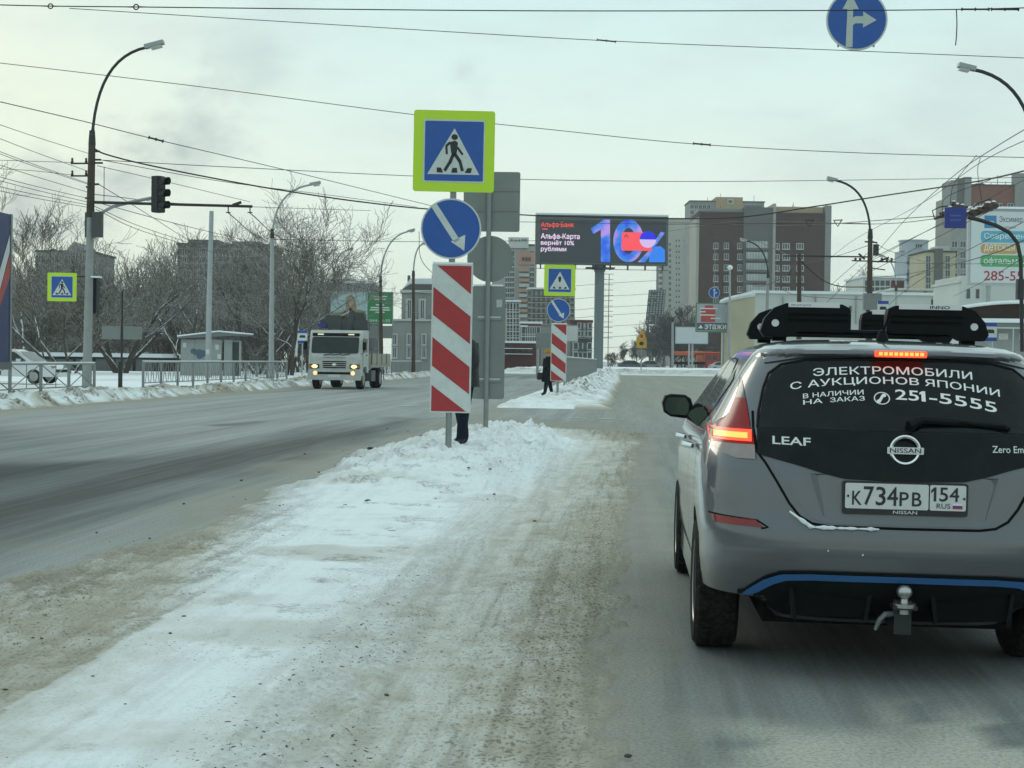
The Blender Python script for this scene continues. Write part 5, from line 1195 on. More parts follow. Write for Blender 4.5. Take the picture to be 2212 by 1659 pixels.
    for s in (-1, 1):
        hb = front('headlamp_bezel', blk, rrect(*sorted((s * 0.70, s * 1.16)), 0.94, 1.12, 0.03)[:] if False else rrect(min(s * 0.70, s * 1.16), 0.93, max(s * 0.70, s * 1.16), 1.13, 0.03))
        front('headlamp', hl, ellipse(s * 0.90, 1.03, 0.14, 0.085, 16), 0.05, hb)
        front('indicator', mat('amber_lens', (0.5, 0.18, 0.02), 0.3, 0, 0.1), rrect(min(s * 1.06, s * 1.15), 0.96, max(s * 1.06, s * 1.15), 1.10, 0.01), 0.04, hb)
        MB().lathe([(0, 0.125), (0.09, 0.12), (0.10, 0.10)], 14, 'Y', (s * 0.86, 0, 0.73)).build('fog_lamp', fog, bm_)
        MB().prism([(0.0, 0.0), (0.16, 0.0), (0.16, 0.36), (0.0, 0.36)] if s > 0 else [(-0.16, 0), (0, 0), (0, 0.36), (-0.16, 0.36)], 0, 0.06).build('mirror', blk, t).location = (s * 1.27, -0.05, 1.78)
        MB().tube([(s * 1.18, -0.2, 2.2), (s * 1.34, 0.0, 2.16), (s * 1.34, 0.0, 1.7), (s * 1.18, -0.1, 1.55)], 0.015, 6).build('mirror_arm', blk, t)
        # cab door with window
        MB().box((s * 1.205, -0.98, 2.0), (0.02, 0.95, 0.62)).build('door_window', gl, c); MB().box((s * 1.206, -0.45, 1.55), (0.012, 0.02, 1.0)).build('door_gap', blk, c); MB().box((s * 1.215, -1.30, 1.55), (0.03, 0.16, 0.05)).build('door_handle', blk, c)
        wheel_at(t, s * 1.0, -0.95, 0.48, 0.30, tyreM, rimM, 'X'); wheel_at(t, s * 0.95, -4.9, 0.48, 0.46, tyreM, rimM, 'X')
        MB().box((s * 0.55, -4.1, 0.75), (0.10, 6.2, 0.22)).build('chassis_rail', MATS['underbody'], t)
        MB().box((s * 1.0, -2.9, 0.60), (0.45, 1.0, 0.50)).build('fuel_tank', mat('tank_grey', (0.10, 0.11, 0.11), 0.5, 0.3, 0.2, 4), t)
        MB().box((s * 1.18, -5.8, 0.62), (0.03, 0.06, 0.5)).build('mudflap', blk, t)
    bed = mat('bed_beige', (0.36, 0.35, 0.30), 0.7, 0, 0.15, 2, dirt=0.3)
    MB().box((0, -4.85, 1.08), (2.44, 5.0, 0.14)).build('bed_floor', bed, t)
    for s in (-1, 1):
        for i in range(4):
            MB().box((s * 1.215, -2.98 - i * 1.24, 1.40), (0.05, 1.21, 0.50)).build('side_board', bed, t); MB().box((s * 1.25, -2.38 - i * 1.24, 1.40), (0.03, 0.06, 0.54)).build('board_stake', MATS['tank_grey'], t)
    MB().box((0, -7.35, 1.40), (2.4, 0.05, 0.50)).build('tail_board', bed, t)
    # crane folded behind the cab
    cr = mat('crane_dark', (0.055, 0.062, 0.062), 0.6, 0.2, 0.3, 3)
    cr2 = MB().box((0, -2.1, 1.65), (0.55, 0.5, 1.3)).build('crane_column', cr, t)
    MB().tube([(-0.2, -2.1, 2.2), (-0.35, -2.1, 3.5)], [0.24, 0.20], 8).build('crane_mast', cr, cr2)
    for p in (((-0.78, -2.2, 2.95), (0.66, 0.6, 0.50)), ((-0.72, -2.2, 3.36), (0.46, 0.5, 0.34)), ((0.5, -2.2, 3.08), (0.78, 0.55, 0.62)), ((0.02, -2.2, 2.98), (0.40, 0.5, 0.56)), ((1.02, -2.2, 3.0), (0.26, 0.4, 0.40))): MB().prism(rrect(-p[1][0] / 2, -p[1][2] / 2, p[1][0] / 2, p[1][2] / 2, 0.10), -p[1][1] / 2, p[1][1] / 2).build('crane_drum', cr, cr2).location = p[0]
    MB().tube([(-0.35, -2.1, 3.5), (0.5, -3.5, 3.3), (0.6, -5.6, 2.7)], [0.16, 0.14, 0.11], 8).build('crane_boom', cr, cr2)
    MB().box((1.0, -1.85, 2.92), (0.42, 0.08, 0.16)).build('crane_sign', mat('sign_navy', (0.012, 0.03, 0.22), 0.4), cr2)
truck()
def trailer():
    e = P(25, 640, 28.7); o = Vector((e.x, e.y, 0)); t = thing('semi_trailer', 'tall blue tarpaulin lorry trailer cut by the left edge', 'trailer', o, -TH + R(0.0))
    nav = mat('tarp_navy', (0.018, 0.030, 0.115), 0.5, 0, 0.2, 1.2, dirt=0.18); W, L, z0, z1 = 2.5, 12.0, 1.25, 4.0
    bx = MB().box((-W / 2, -L / 2, (z0 + z1) / 2), (W, L, z1 - z0)).build('tarp_box', nav, t)
    MB().prism([(0, 0)] * 3, 0, 0) if False else None
    def side(name, m, pts, off=0.006): q = MB(); q.add([(off, y, z) for y, z in pts], [tuple(range(len(pts)))]); return q.build(name, m, bx)
    side('white_slash', mat('tarp_white', (0.55, 0.57, 0.58), 0.5, 0, 0.1, 2), [(-0.12, 3.62), (-0.12, 3.30), (-0.75, 2.25), (-0.75, 2.65)])
    side('red_slash', mat('tarp_red', (0.36, 0.05, 0.045), 0.5, 0, 0.1, 2), [(-0.10, 3.28), (-0.10, 2.85), (-0.75, 2.02), (-0.75, 2.24)], 0.007)
    MB().box((0.004, -0.045, (z0 + z1) / 2), (0.02, 0.08, z1 - z0 + 0.02)).build('corner_post', mat('trailer_steel', (0.22, 0.24, 0.25), 0.5, 0.4, 0.15, 3), bx)
    MB().box((-W / 2, -L / 2, z0 - 0.06), (W + 0.03, L, 0.14)).build('side_rail', mat('rail_grey', (0.13, 0.14, 0.15), 0.6, 0.2, 0.15, 3, dirt=0.2), t)
    MB().box((-0.30, -0.35, 0.98), (0.35, 0.25, 0.34)).build('rear_bumper', MATS['black_plastic'], t)
    MB().box((-0.10, -0.40, 1.06), (0.12, 0.10, 0.08)).build('side_lamp', MATS['red_reflector'], t)
    for y in (-3.2, -4.5, -5.8): wheel_at(t, -0.35, y, 0.5, 0.35, tyreM, rimM, 'X'); wheel_at(t, -W + 0.35, y, 0.5, 0.35, tyreM, rimM, 'X')
    MB().box((-W / 2, -5.5, 1.0), (1.2, 10, 0.2)).build('chassis', MATS['underbody'], t)
trailer()
def sedan(label, loc, rz, col, parts=True, name='parked_car'):
    t = thing(name, label, 'car', loc, rz)                    # nose towards +x
    paint = mat('car_paint_%s' % col[0], col[1], 0.3, 0.1, 0.05, 2, coat=0.8, dirt=0.15)
    top = [(2.18, 0.42), (2.20, 0.62), (2.05, 0.76), (1.25, 0.92), (0.55, 1.34), (0.2, 1.44), (-0.7, 1.45), (-1.2, 1.36), (-1.75, 1.06), (-2.15, 1.00), (-2.22, 0.62), (-2.18, 0.36)]
    b = MB(); n = 0; ring = None; sect = [(-0.86, 0.02), (-0.80, 0.0), (0.80, 0.0), (0.86, 0.02)]
    low = [(-2.18, 0.30), (2.18, 0.30)]; pr_ = top + low; n = len(pr_)
    for y, ins in [(-0.88, 0), (-0.70, 1), (0.70, 1), (0.88, 0)]:
        b.v += [(x * (1.0 if ins else 0.985), y * (1.0 if z < 1.0 else 0.80), z if ins else min(z, 0.90 if z > 0.95 else z)) for x, z in pr_]
    # lower hull and cabin
    for i in range(3):
        for j in range(n): b.f.append((i * n + j, i * n + (j + 1) % n, (i + 1) * n + (j + 1) % n, (i + 1) * n + j))
    b.f += [tuple(range(n)), tuple(range(3 * n, 4 * n))]
    bd = b.build('body', paint, t, smooth=True)
    g = MATS['side_glass']
    for s in (-1, 1):
        for pts in ([(1.00, 0.95), (0.48, 1.30), (0.18, 1.36), (-0.10, 1.37), (-0.10, 0.97)], [(-0.18, 0.97), (-0.18, 1.37), (-0.72, 1.37), (-1.15, 1.28), (-1.45, 1.03), (-1.30, 0.98)]):
            q = MB(); f_ = lambda z: s * (0.885 - (z - 0.90) * 0.42); q.v += [(x, f_(z) + s * 0.01, z) for x, z in pts]; q.f.append(tuple(range(len(pts)))); q.build('side_window', g, bd)
        MB().box((0.72, s * 0.97, 0.98), (0.16, 0.16, 0.12)).build('mirror', paint, t); MB().box((2.02, s * 0.66, 0.70), (0.26, 0.36, 0.13)).build('headlamp', MATS['clear_lens'], t); MB().box((-2.14, s * 0.68, 0.86), (0.14, 0.34, 0.14)).build('tail_lamp', MATS['red_lens'], t)
        for x in (1.35, -1.35): wheel_at(t, x, s * 0.80, 0.31, 0.2, tyreM, rimM, 'Y')
    q = MB(); q.add([(1.20, -0.70, 0.95), (1.20, 0.70, 0.95), (0.58, 0.58, 1.335), (0.58, -0.58, 1.335)], [(0, 1, 2, 3)]); q.v = [(x + 0.02, y, z + 0.015) for x, y, z in q.v]; q.build('windscreen', g, bd)
    MB().box((2.16, 0, 0.55), (0.08, 1.2, 0.12)).build('grille', MATS['black_plastic'], t)
    return t
cpos = G(38, 828, 0.16)
sedan('white parked car with snow on it behind the left railing', cpos - Vector((0.25, 0, 0)), R(-6), ('white', (0.55, 0.57, 0.58)))
# ------------------------------------------------------------------ buildings
BM_ = dict(
    brown=mat('brown_brick', (0.064, 0.040, 0.034), 0.85, 0, 0.22, 0.4, dirt=0.12), beige=mat('beige_panel', (0.36, 0.355, 0.325), 0.85, 0, 0.12, 0.15, dirt=0.1),
    grey=mat('grey_panel', (0.24, 0.25, 0.25), 0.85, 0, 0.15, 0.2, dirt=0.1), dgrey=mat('dark_grey_block', (0.12, 0.125, 0.125), 0.85, 0, 0.15, 0.2, dirt=0.1), pink=mat('salmon_panel', (0.42, 0.25, 0.20), 0.85, 0, 0.12, 0.3),
    white=mat('pale_render', (0.50, 0.525, 0.50), 0.85, 0, 0.08, 0.3, dirt=0.08), cream=mat('cream_render', (0.45, 0.42, 0.30), 0.85, 0, 0.1, 0.3, dirt=0.08), brick=mat('red_brick', (0.20, 0.085, 0.065), 0.85, 0, 0.2, 0.5, dirt=0.1),
    maroon=mat('maroon_wall', (0.10, 0.042, 0.042), 0.85, 0, 0.2, 0.5), tan=mat('tan_block', (0.36, 0.28, 0.18), 0.85, 0, 0.1, 0.3), stone=mat('old_stone', (0.30, 0.305, 0.285), 0.85, 0, 0.15, 0.6, dirt=0.12), bluew=mat('bluish_white', (0.46, 0.52, 0.56), 0.8, 0, 0.1, 0.3),
    frame=mat('window_frame_white', (0.50, 0.53, 0.53), 0.6, 0, 0.1, 2), pane=mat('far_pane', (0.055, 0.068, 0.072), 0.15, 0, 0.7, 0.13), loggia=mat('loggia_glazing', (0.40, 0.44, 0.44), 0.35, 0, 0.35, 0.5),
    roof=mat('snowy_roof', (0.68, 0.72, 0.75), 0.8, 0, 0.1, 0.5), droof=mat('dark_roof', (0.07, 0.07, 0.072), 0.8, 0, 0.2, 0.5))
WINC = {}
def window_meshes(w, h, mull=1, fm='frame'):
    key = (round(w, 2), round(h, 2), mull, fm)
    if key not in WINC:
        f = MB(); fw = max(0.07, 0.07 * w)
        for x, z, a, c in ((0, h / 2 - fw / 2, w, fw), (0, -h / 2 + fw / 2, w, fw), (-w / 2 + fw / 2, 0, fw, h), (w / 2 - fw / 2, 0, fw, h)): f.box((x, -0.05, z), (a, 0.12, c))
        for i in range(mull): f.box((-w / 2 + w * (i + 1) / (mull + 1), -0.045, 0), (fw * 0.8, 0.10, h))
        f.box((0, -0.10, -h / 2 - 0.05), (w + 0.2, 0.25, 0.08))
        WINC[key] = (f.mesh('window', BM_[fm]), MB().box((0, -0.012, 0), (w - 0.02, 0.03, h - 0.02)).mesh('pane', BM_['pane']))
    return WINC[key]
class Bld:
    """A building whose front faces us at depth Y; positions are given as photo pixels on that front."""
    def __init__(s, name, label, Y, xc, group=None, rz=0.0):
        s.Y = Y; s.o = P(xc, 800, Y); s.o.z = 0; s.t = thing(name, label, 'building', s.o, rz, group); s.k = CF / Y
    def q(s, x, y): v = P(x, y, s.Y) - s.o; return v.x, v.z
    def block(s, name, x0, x1, y0, y1, depth, m, front=0.0, roof=None, parent=None):
        ax, az = s.q(x0, (y0 + y1) / 2); bx, _ = s.q(x1, (y0 + y1) / 2); _, zt = s.q((x0 + x1) / 2, y0); _, zb = s.q((x0 + x1) / 2, y1)
        if y1 >= 790: zb = -0.1
        o = MB().box(((ax + bx) / 2, front + depth / 2, (zt + zb) / 2), (bx - ax, depth, zt - zb)).build(name, m, parent or s.t)
        if roof: MB().box(((ax + bx) / 2, front + depth / 2, zt + 0.15), (bx - ax + 0.5, depth + 0.5, 0.3)).build('roof', roof, s.t)
        return o
    def windows(s, xs, ys, w, h, front=0.0, mull=1, parent=None, skip=0.0, seed=1, fm='frame'):
        a, c = window_meshes(w, h, mull, fm); r = random.Random(seed)
        for x in xs:
            for y in ys:
                if r.random() < skip: continue
                lx, lz = s.q(x, y); o = link('window', a, parent or s.t); o.location = (lx, front, lz)
                if parent is None: p = link('pane', c, o)
                else: p = link('pane', c, parent); p.location = (lx, front, lz)
rowsf = lambda y0, step, n: [y0 + step * i for i in range(n)]

# brown brick tower
b = Bld('apartment_tower', 'tall brown brick apartment tower with a column of glazed loggias', 390, 1650)
b.block('wall', 1508, 1780, 461, 800, 14, BM_['brown'], roof=BM_['droof'])
b.block('corner_slab', 1780, 1793, 444, 800, 15, BM_['grey'], -0.3); b.block('corner_slab', 1502, 1508, 470, 800, 15, BM_['beige'], -0.3)
b.block('loggia_shaft', 1604, 1667, 448, 800, 14, BM_['dgrey'], -0.5); b.block('stair_slab', 1667, 1673, 440, 800, 14, BM_['beige'], -0.4)
b.block('attic', 1510, 1610, 450, 461, 10, BM_['grey'], 1.0); b.block('attic', 1673, 1780, 446, 461, 10, BM_['tan'], 1.0)
b.windows([1546, 1569, 1598], rowsf(531, 23.6, 8), 1.25, 1.55); b.windows([1676, 1698, 1728], rowsf(532, 23.6, 8), 1.9, 1.55, mull=2)
for y in rowsf(529, 23.6, 8):
    lg = b.block('loggia', 1611, 1658, y - 7.5, y + 7, 0.6, BM_['loggia'], -0.95); b.block('loggia_rail', 1609, 1660, y + 7, y + 12, 0.7, BM_['dgrey'], -1.05)
    for i in range(8): b.block('mullion', 1612.5 + i * 6.2, 1613.8 + i * 6.2, y - 7.5, y + 7, 0.1, BM_['grey'], -1.04, parent=lg)
for x in (1547, 1600, 1620, 1697, 1728): b.block('vent', x - 2, x + 1, 512, 516, 0.3, BM_['droof'], -0.3)
for x, h in ((1718, 12), (1716, 6), (1722, 5), (1560, 5), (1640, 5)): b.block('antenna', x, x + 0.8, 461 - h - 14, 447, 0.2, BM_['droof'], 3)
# tan-centred tower behind it
b = Bld('apartment_tower', 'grey panel tower with a tan top section behind the brown one', 470, 1565)
b.block('wall', 1488, 1648, 436, 800, 14, BM_['grey'], roof=BM_['droof']); b.block('tan_section', 1546, 1604, 426, 462, 13.5, BM_['tan'], -0.3)
b.windows([1556 + 11 * i for i in range(5)], [457], 1.1, 1.2, -0.3); b.block('wall_sign', 1571, 1584, 430, 442, 0.3, BM_['white'], -0.65); b.block('sign_mark', 1573, 1581, 433, 439, 0.1, BM_['dgrey'], -0.78)
b.windows([1495 + 9 * i for i in range(5)], [447, 459], 1.2, 1.3); b.windows([1611 + 8 * i for i in range(5)], [447, 459], 1.2, 1.3)
for x in (1532, 1560, 1595, 1598, 1633): b.block('antenna', x, x + 0.7, 415 + (x % 3) * 4, 437, 0.2, BM_['droof'], 4)
# pale tower between billboard and brown tower
b = Bld('apartment_tower', 'pale beige panel tower rising right of the video billboard', 620, 1470)
b.block('wall', 1426, 1512, 473, 800, 16, BM_['beige'], roof=BM_['droof']); b.block('balcony_shaft', 1424, 1430, 560, 800, 16, BM_['dgrey'], -0.5)
b.windows([1461, 1467, 1479, 1485], rowsf(520, 12.1, 14), 0.75, 1.1, mull=0); b.windows([1447], rowsf(528, 12.1, 12), 1.3, 1.5, mull=1)
for y in rowsf(556, 12.0, 12): b.block('balcony', 1498, 1507, y, y + 6, 1.2, BM_['loggia'], -1.2); b.block('balcony', 1423, 1430, y, y + 5, 1.2, BM_['loggia'], -1.2)
# towers behind the back-turned signs
b = Bld('apartment_tower', 'grey tower with salmon balcony strips behind the grey sign backs', 330, 1120)
b.block('wall', 1062, 1158, 530, 800, 14, BM_['beige'], roof=BM_['droof']); b.block('salmon_section', 1119, 1155, 545, 572, 14, BM_['pink'], -0.3); b.block('roof_panel', 1098, 1142, 513, 536, 3, BM_['white'], -0.6)
for x in (1130, 1137, 1144): b.block('vent', x - 2, x + 2, 556, 563, 0.3, BM_['droof'], -0.6)
for i, y in enumerate(rowsf(580, 11, 10)): b.block('salmon_balcony' if i % 2 else 'balcony', 1121, 1143, y, y + 7, 1.0, BM_['pink'] if i % 2 == 0 else BM_['loggia'], -1.0)
b.windows([1096, 1106, 1149], rowsf(548, 11.2, 11), 1.1, 1.3, mull=1)
for x in (1104, 1112, 1120, 1128, 1134): b.block('roof_letter', x, x + 3, 517 + (x % 3), 521 + (x % 2), 0.2, BM_['dgrey'], -0.85)
b = Bld('apartment_block', 'long pale grey block beside the far blue arrow sign', 300, 1190)
b.block('wall', 1140, 1240, 625, 800, 14, BM_['grey'], roof=BM_['roof']); b.windows([1148 + 10.5 * i for i in range(9)], rowsf(635, 11.5, 6), 1.7, 1.4, fm='stone')
for y in rowsf(642, 11.5, 6): b.block('floor_band', 1140, 1240, y, y + 1.6, 0.3, BM_['beige'], -0.3)
b = Bld('apartment_block', 'dark grey block between the sign backs and the red brick wall', 250, 1108)
b.block('wall', 1094, 1121, 652, 800, 10, BM_['dgrey'], roof=BM_['roof']); b.windows([1101, 1108, 1115], rowsf(664, 14, 7), 1.0, 1.5)
b = Bld('brick_house', 'red brick house below the salmon tower', 230, 1147)
b.block('wall', 1126, 1168, 699, 800, 10, BM_['brick'], roof=BM_['roof']); b.block('parapet', 1124, 1140, 703, 706, 0.4, BM_['roof'], -0.3); b.windows([1135, 1147, 1159], [716, 732], 1.2, 1.5)
b = Bld('low_building', 'low maroon building with snowy ledges by the roundabout', 215, 1122)
b.block('wall', 1060, 1160, 741, 800, 10, BM_['maroon'], roof=BM_['roof'])
for y in (752, 764): b.block('snow_ledge', 1062 + (y - 752) * 2, 1150, y, y + 1.4, 1.2, BM_['roof'], -1.2)
for x in (1098, 1112, 1126, 1140): b.block('window', x, x + 7, 755, 762, 0.2, BM_['pane'], -0.15)
b = Bld('low_building', 'brown building with a red roof edge left of the billboard pole', 260, 1258)
b.block('wall', 1233, 1279, 696, 800, 10, BM_['dgrey']); b.block('roof', 1231, 1281, 691, 697, 11, BM_['maroon'], -0.3); b.block('wall_upper', 1249, 1277, 697, 732, 10, BM_['stone'], -0.2); b.windows([1254, 1262, 1271], [706, 718], 1.2, 1.4, -0.2)
b.block('dark_front', 1240, 1276, 736, 775, 1, BM_['droof'], -1.2); b.windows([1248, 1258, 1268], [750, 765], 1.6, 1.6, -1.2)
# left background
b = Bld('apartment_tower', 'grey stepped tower behind the bare trees on the left', 250, 480)
b.block('wall', 383, 580, 530, 800, 14, BM_['dgrey'], roof=BM_['droof']); b.block('upper_step', 405, 470, 517, 532, 12, BM_['dgrey'], 0.5); b.block('upper_step', 500, 560, 521, 532, 12, BM_['grey'], 0.5)
b.windows([394 + 14 * i for i in range(13)], rowsf(545, 15.5, 13), 1.5, 1.4, fm='stone')
for y in rowsf(549, 15.5, 12): b.block('balcony', 466, 482, y, y + 5, 1.1, BM_['loggia'], -1.1); b.block('balcony', 550, 566, y, y + 5, 1.1, BM_['loggia'], -1.1)
b = Bld('apartment_tower', 'grey gabled block behind the left traffic light pole', 240, 135)
b.block('wall', 78, 196, 545, 800, 14, BM_['grey'], roof=BM_['droof']); x0, z0 = b.q(140, 546); x1, z1 = b.q(182, 546); xm, zm = b.q(161, 522); MB().prism([(x0, z0), (x1, z1), (xm, zm)], -0.4, 10).build('gable', BM_['grey'], b.t)
b.block('chimney', 100, 108, 535, 546, 1.5, BM_['dgrey'], 2); b.windows([88 + 15 * i for i in range(7)], rowsf(562, 16, 12), 1.5, 1.5, fm='stone')
b = Bld('apartment_block', 'mid-rise grey block with pale top band behind the portrait billboard', 200, 740)
b.block('wall', 662, 804, 622, 800, 12, BM_['dgrey']); b.block('attic_band', 690, 805, 612, 632, 12, BM_['grey'], -0.3, roof=BM_['roof']); b.block('stair_head', 736, 765, 602, 613, 5, BM_['beige'], 1); b.windows([672 + 12.5 * i for i in range(10)], rowsf(640, 15, 8), 1.3, 1.4, fm='stone')
b = Bld('long_shed', 'long dark wall of garages behind the parked white car', 118, 190)
b.block('wall', -60, 345, 770, 800, 6, mat('garage_dark', (0.045, 0.048, 0.046), 0.85, 0, 0.2, 0.6), roof=BM_['roof'])
for i in range(9): b.block('garage_door', -50 + i * 43, -14 + i * 43, 776, 800, 0.15, BM_['dgrey'], -0.1)
# old stone building with tall white windows
b = Bld('stone_building', 'old grey stone building with tall white framed windows', 140, 930)
b.block('wall', 846, 1012, 692, 800, 14, BM_['stone']); b.block('upper_wall', 867, 1012, 630, 694, 13, BM_['stone'], 0.25); b.block('cornice', 864, 1014, 627, 633, 14, BM_['white'], 0.0); b.block('string_course', 845, 1013, 690, 694, 14, BM_['white'], -0.2)
x0, z0 = b.q(866, 628); x1, z1 = b.q(1012, 628); x2, z2 = b.q(1000, 601); x3, z3 = b.q(886, 601)
MB().prism([(x0, z0), (x1, z1), (x2, z2), (x3, z3)], 0.4, 13).build('roof', BM_['roof'], b.t); MB().prism([(x0, z0 + .1), (x0 + 3.2, z0 + .1), (x0 + 3.2, z3 - 0.5), (x3, z3 - 0.5)], 0.3, 0.4).build('roof_face', BM_['dgrey'], b.t)
for x in (877, 930): b.block('chimney', x, x + 5, 592, 606, 1, BM_['dgrey'], 2)
for x in (884, 912, 940, 968): b.block('surround', x - 8, x + 8, 645, 691, 0.15, BM_['white'], 0.12)
b.windows([884, 912, 940, 968], [668], 0.42, 1.75, 0.10, mull=1)
for x in (853, 884, 916, 946, 976): b.block('surround', x - 6, x + 6, 720, 776, 0.12, BM_['white'], -0.1)
b.windows([853, 884, 916, 946, 976], [733, 761], 0.40, 1.0, -0.12, mull=1)
# right background
b = Bld('shopping_hall', 'long white hall with rounded cream end behind the ski racks', 165, 1800)
b.block('wall', 1630, 2010, 636, 800, 16, BM_['white'], roof=BM_['roof'])
x0, z0 = b.q(1581, 660); x1, z1 = b.q(1632, 638); q = MB(); n = 10
for i in range(n + 1):
    a = math.pi / 2 * i / n; xx = x1 - (x1 - x0) * math.sin(a); yy = 8 - 8 * math.cos(a)
    for z in (-0.1, z0, z0 + (z1 - z0) * (1 - 0.55 * i / n)): q.v.append((xx, yy, z))
for i in range(n):
    for j in range(2): q.f.append((i * 3 + j, (i + 1) * 3 + j, (i + 1) * 3 + j + 1, i * 3 + j + 1))
q.build('rounded_end', BM_['cream'], b.t); MB().tube([(q.v[i * 3 + 2][0], q.v[i * 3 + 2][1], q.v[i * 3 + 2][2] + 0.15) for i in range(n + 1)], 0.3, 6).build('eave_snow', BM_['roof'], b.t)
for x in (1822, 1834, 1935, 1950): b.block('window', x, x + 5, 661, 676, 0.2, BM_['pane'], -0.12)
for x in (1690, 1760, 1848, 1870): b.block('pilaster', x, x + 2, 640, 700, 0.3, BM_['beige'], -0.3)
b = Bld('apartment_block', 'plain light grey block behind the junction box', 230, 1905)
b.block('wall', 1863, 1952, 600, 800, 12, BM_['white'], roof=BM_['roof']); b.block('dark_shaft', 1925, 1952, 606, 640, 0.3, BM_['maroon'], -0.2); b.windows([1873, 1884, 1895, 1906, 1917], [612, 625], 0.8, 1.0, mull=0)
b = Bld('low_building', 'low cream building with brown pilasters left of the eye clinic billboard', 210, 2000)
b.block('wall', 1928, 2078, 628, 800, 12, BM_['cream'], roof=BM_['white'])
for x in (1952, 1995, 2038): b.block('pilaster', x, x + 5, 630, 670, 0.4, BM_['brick'], -0.4)
b.windows([1942, 1968, 1979, 2010, 2024, 2052, 2066], [656], 0.9, 1.3, -0.02)
b = Bld('apartment_tower', 'bluish white tower with blue balconies and round top', 420, 1985)
b.block('wall', 1958, 2010, 538, 800, 14, BM_['bluew']); MB().lathe([(3.9, 0), (3.9, 2.6), (4.2, 2.7), (4.2, 3.0), (0, 3.1)], 20, 'Z', (b.q(1984, 538)[0], 5, b.q(1984, 538)[1] - 0.3)).build('round_top', BM_['bluew'], b.t, smooth=True)
for i, y in enumerate(rowsf(552, 12.5, 7)): b.block('balcony', 1957, 1970, y, y + 6, 1.0, MATS['blue_trim'] if i in (1, 3, 4, 6) else BM_['loggia'], -1.0)
b.windows([1978, 1988, 1998], rowsf(552, 12.5, 7), 1.0, 1.3); b.windows([1979, 1984, 1989], [531], 0.6, 1.0, -0.2, mull=0)
b = Bld('apartment_block', 'cream panel block with a dark slot beside the bluish tower', 300, 2025)
b.block('wall', 1997, 2062, 545, 800, 12, BM_['cream'], roof=BM_['droof']); b.block('stair_shaft', 2016, 2034, 537, 800, 12, BM_['dgrey'], -0.3); b.windows([2005, 2047], rowsf(560, 15, 5), 1.0, 1.4); b.block('roof_box', 2030, 2058, 530, 546, 5, BM_['white'], 2)
b = Bld('apartment_tower', 'tall brick topped building with grey shafts at the right edge', 380, 2150)
b.block('wall', 2052, 2290, 425, 800, 14, BM_['stone']); b.block('brick_top', 2088, 2290, 402, 452, 14, BM_['brick'], -0.3, roof=BM_['droof'])
for x0, x1, y in ((2052, 2066, 390), (2067, 2081, 387), (2080, 2096, 383)): b.block('grey_shaft', x0, x1, y, 480, 8, BM_['grey'] if x0 != 2067 else BM_['dgrey'], -0.8)
b.windows([2062, 2080], rowsf(528, 23, 6), 1.5, 1.7); b.windows([2110, 2134, 2158, 2182], [446], 1.5, 1.5, -0.3)
b.block('edge_strip', 2093, 2099, 470, 610, 0.4, BM_['brick'], -0.4)
for x, h in ((2118, 8), (2127, 14), (2146, 9), (2160, 26), (2178, 12), (2196, 9)): b.block('roof_mast', x, x + 1, 402 - h, 402, 0.2, BM_['grey'], 2)
b.block('roof_rail', 2100, 2200, 391, 392.2, 0.2, BM_['grey'], 2); b.block('roof_box', 2114, 2132, 394, 402, 2, BM_['droof'], 2); b.block('edge_shaft', 2190, 2212, 375, 455, 3, BM_['grey'], -1)
b = Bld('low_building', 'pale low building under the eye clinic billboard', 190, 2150)
b.block('wall', 2072, 2300, 612, 800, 12, BM_['white'], roof=BM_['white']); b.block('tower_part', 2074, 2120, 596, 700, 12, BM_['white'], -0.4)
for x in (2086, 2106): b.block('window', x, x + 7, 625, 645, 0.2, BM_['pane'], -0.5)
# bus-stop pavilion with arched snowy gable
def pavilion():
    Y = 62; o = P(2160, 800, Y); o.z = 0; t = thing('bus_pavilion', 'grey bus stop pavilion with a snow covered arched roof', 'pavilion', o, R(-4)); q = lambda x, y: ((P(x, y, Y) - o).x, (P(x, y, Y) - o).z)
    arc = [q(2072 + 18 * i, 668 - 15.0 * math.sin(math.pi * min(1, (i + 1.2) / 16))) for i in range(16)]
    lo = [(x, z - 0.0) for x, z in arc]; zb = q(2100, 690)[1]
    MB().prism([(lo[0][0] + 0.2, zb)] + [(lo[-1][0], zb)] + [(x, z - 0.08) for x, z in reversed(lo)], 0.0, 0.12).build('gable', mat('gable_brown', (0.05, 0.035, 0.03), 0.7, 0, 0.15, 2), t)
    MB().tube([(x, -0.1, z) for x, z in lo], 0.07, 8).build('arch_snow', SG['snow'], t); MB().tube([(x, 0.3, z - 0.05) for x, z in lo], 0.1, 8).build('arch_rim', MATS['dark_bracket_steel'], t)
    x0, z0 = q(2100, 692); x1, _ = q(2330, 692); MB().box(((x0 + x1) / 2, 0.1, z0), (x1 - x0, 0.9, 0.16)).build('canopy_snow', SG['snow'], t)
    MB().box(((x0 + x1) / 2, 0.3, z0 - 0.16), (x1 - x0, 0.8, 0.16)).build('canopy', mat('canopy_grey', (0.22, 0.24, 0.24), 0.6, 0, 0.1, 3), t)
    for i in range(5):
        a = x0 + 0.2 + i * (x1 - x0 - 0.2) / 5; bw = (x1 - x0) / 5 - 0.1
        MB().box((a + bw / 2, 0.6, (z0 - 0.3) / 2), (bw, 0.08, z0 - 0.3)).build('wall_panel', MATS['kiosk_grey'], t); MB().box((a + bw / 2, 0.54, z0 - 0.62), (bw * 0.5, 0.03, 0.25)).build('notice', MATS['paper'], t)
pavilion()
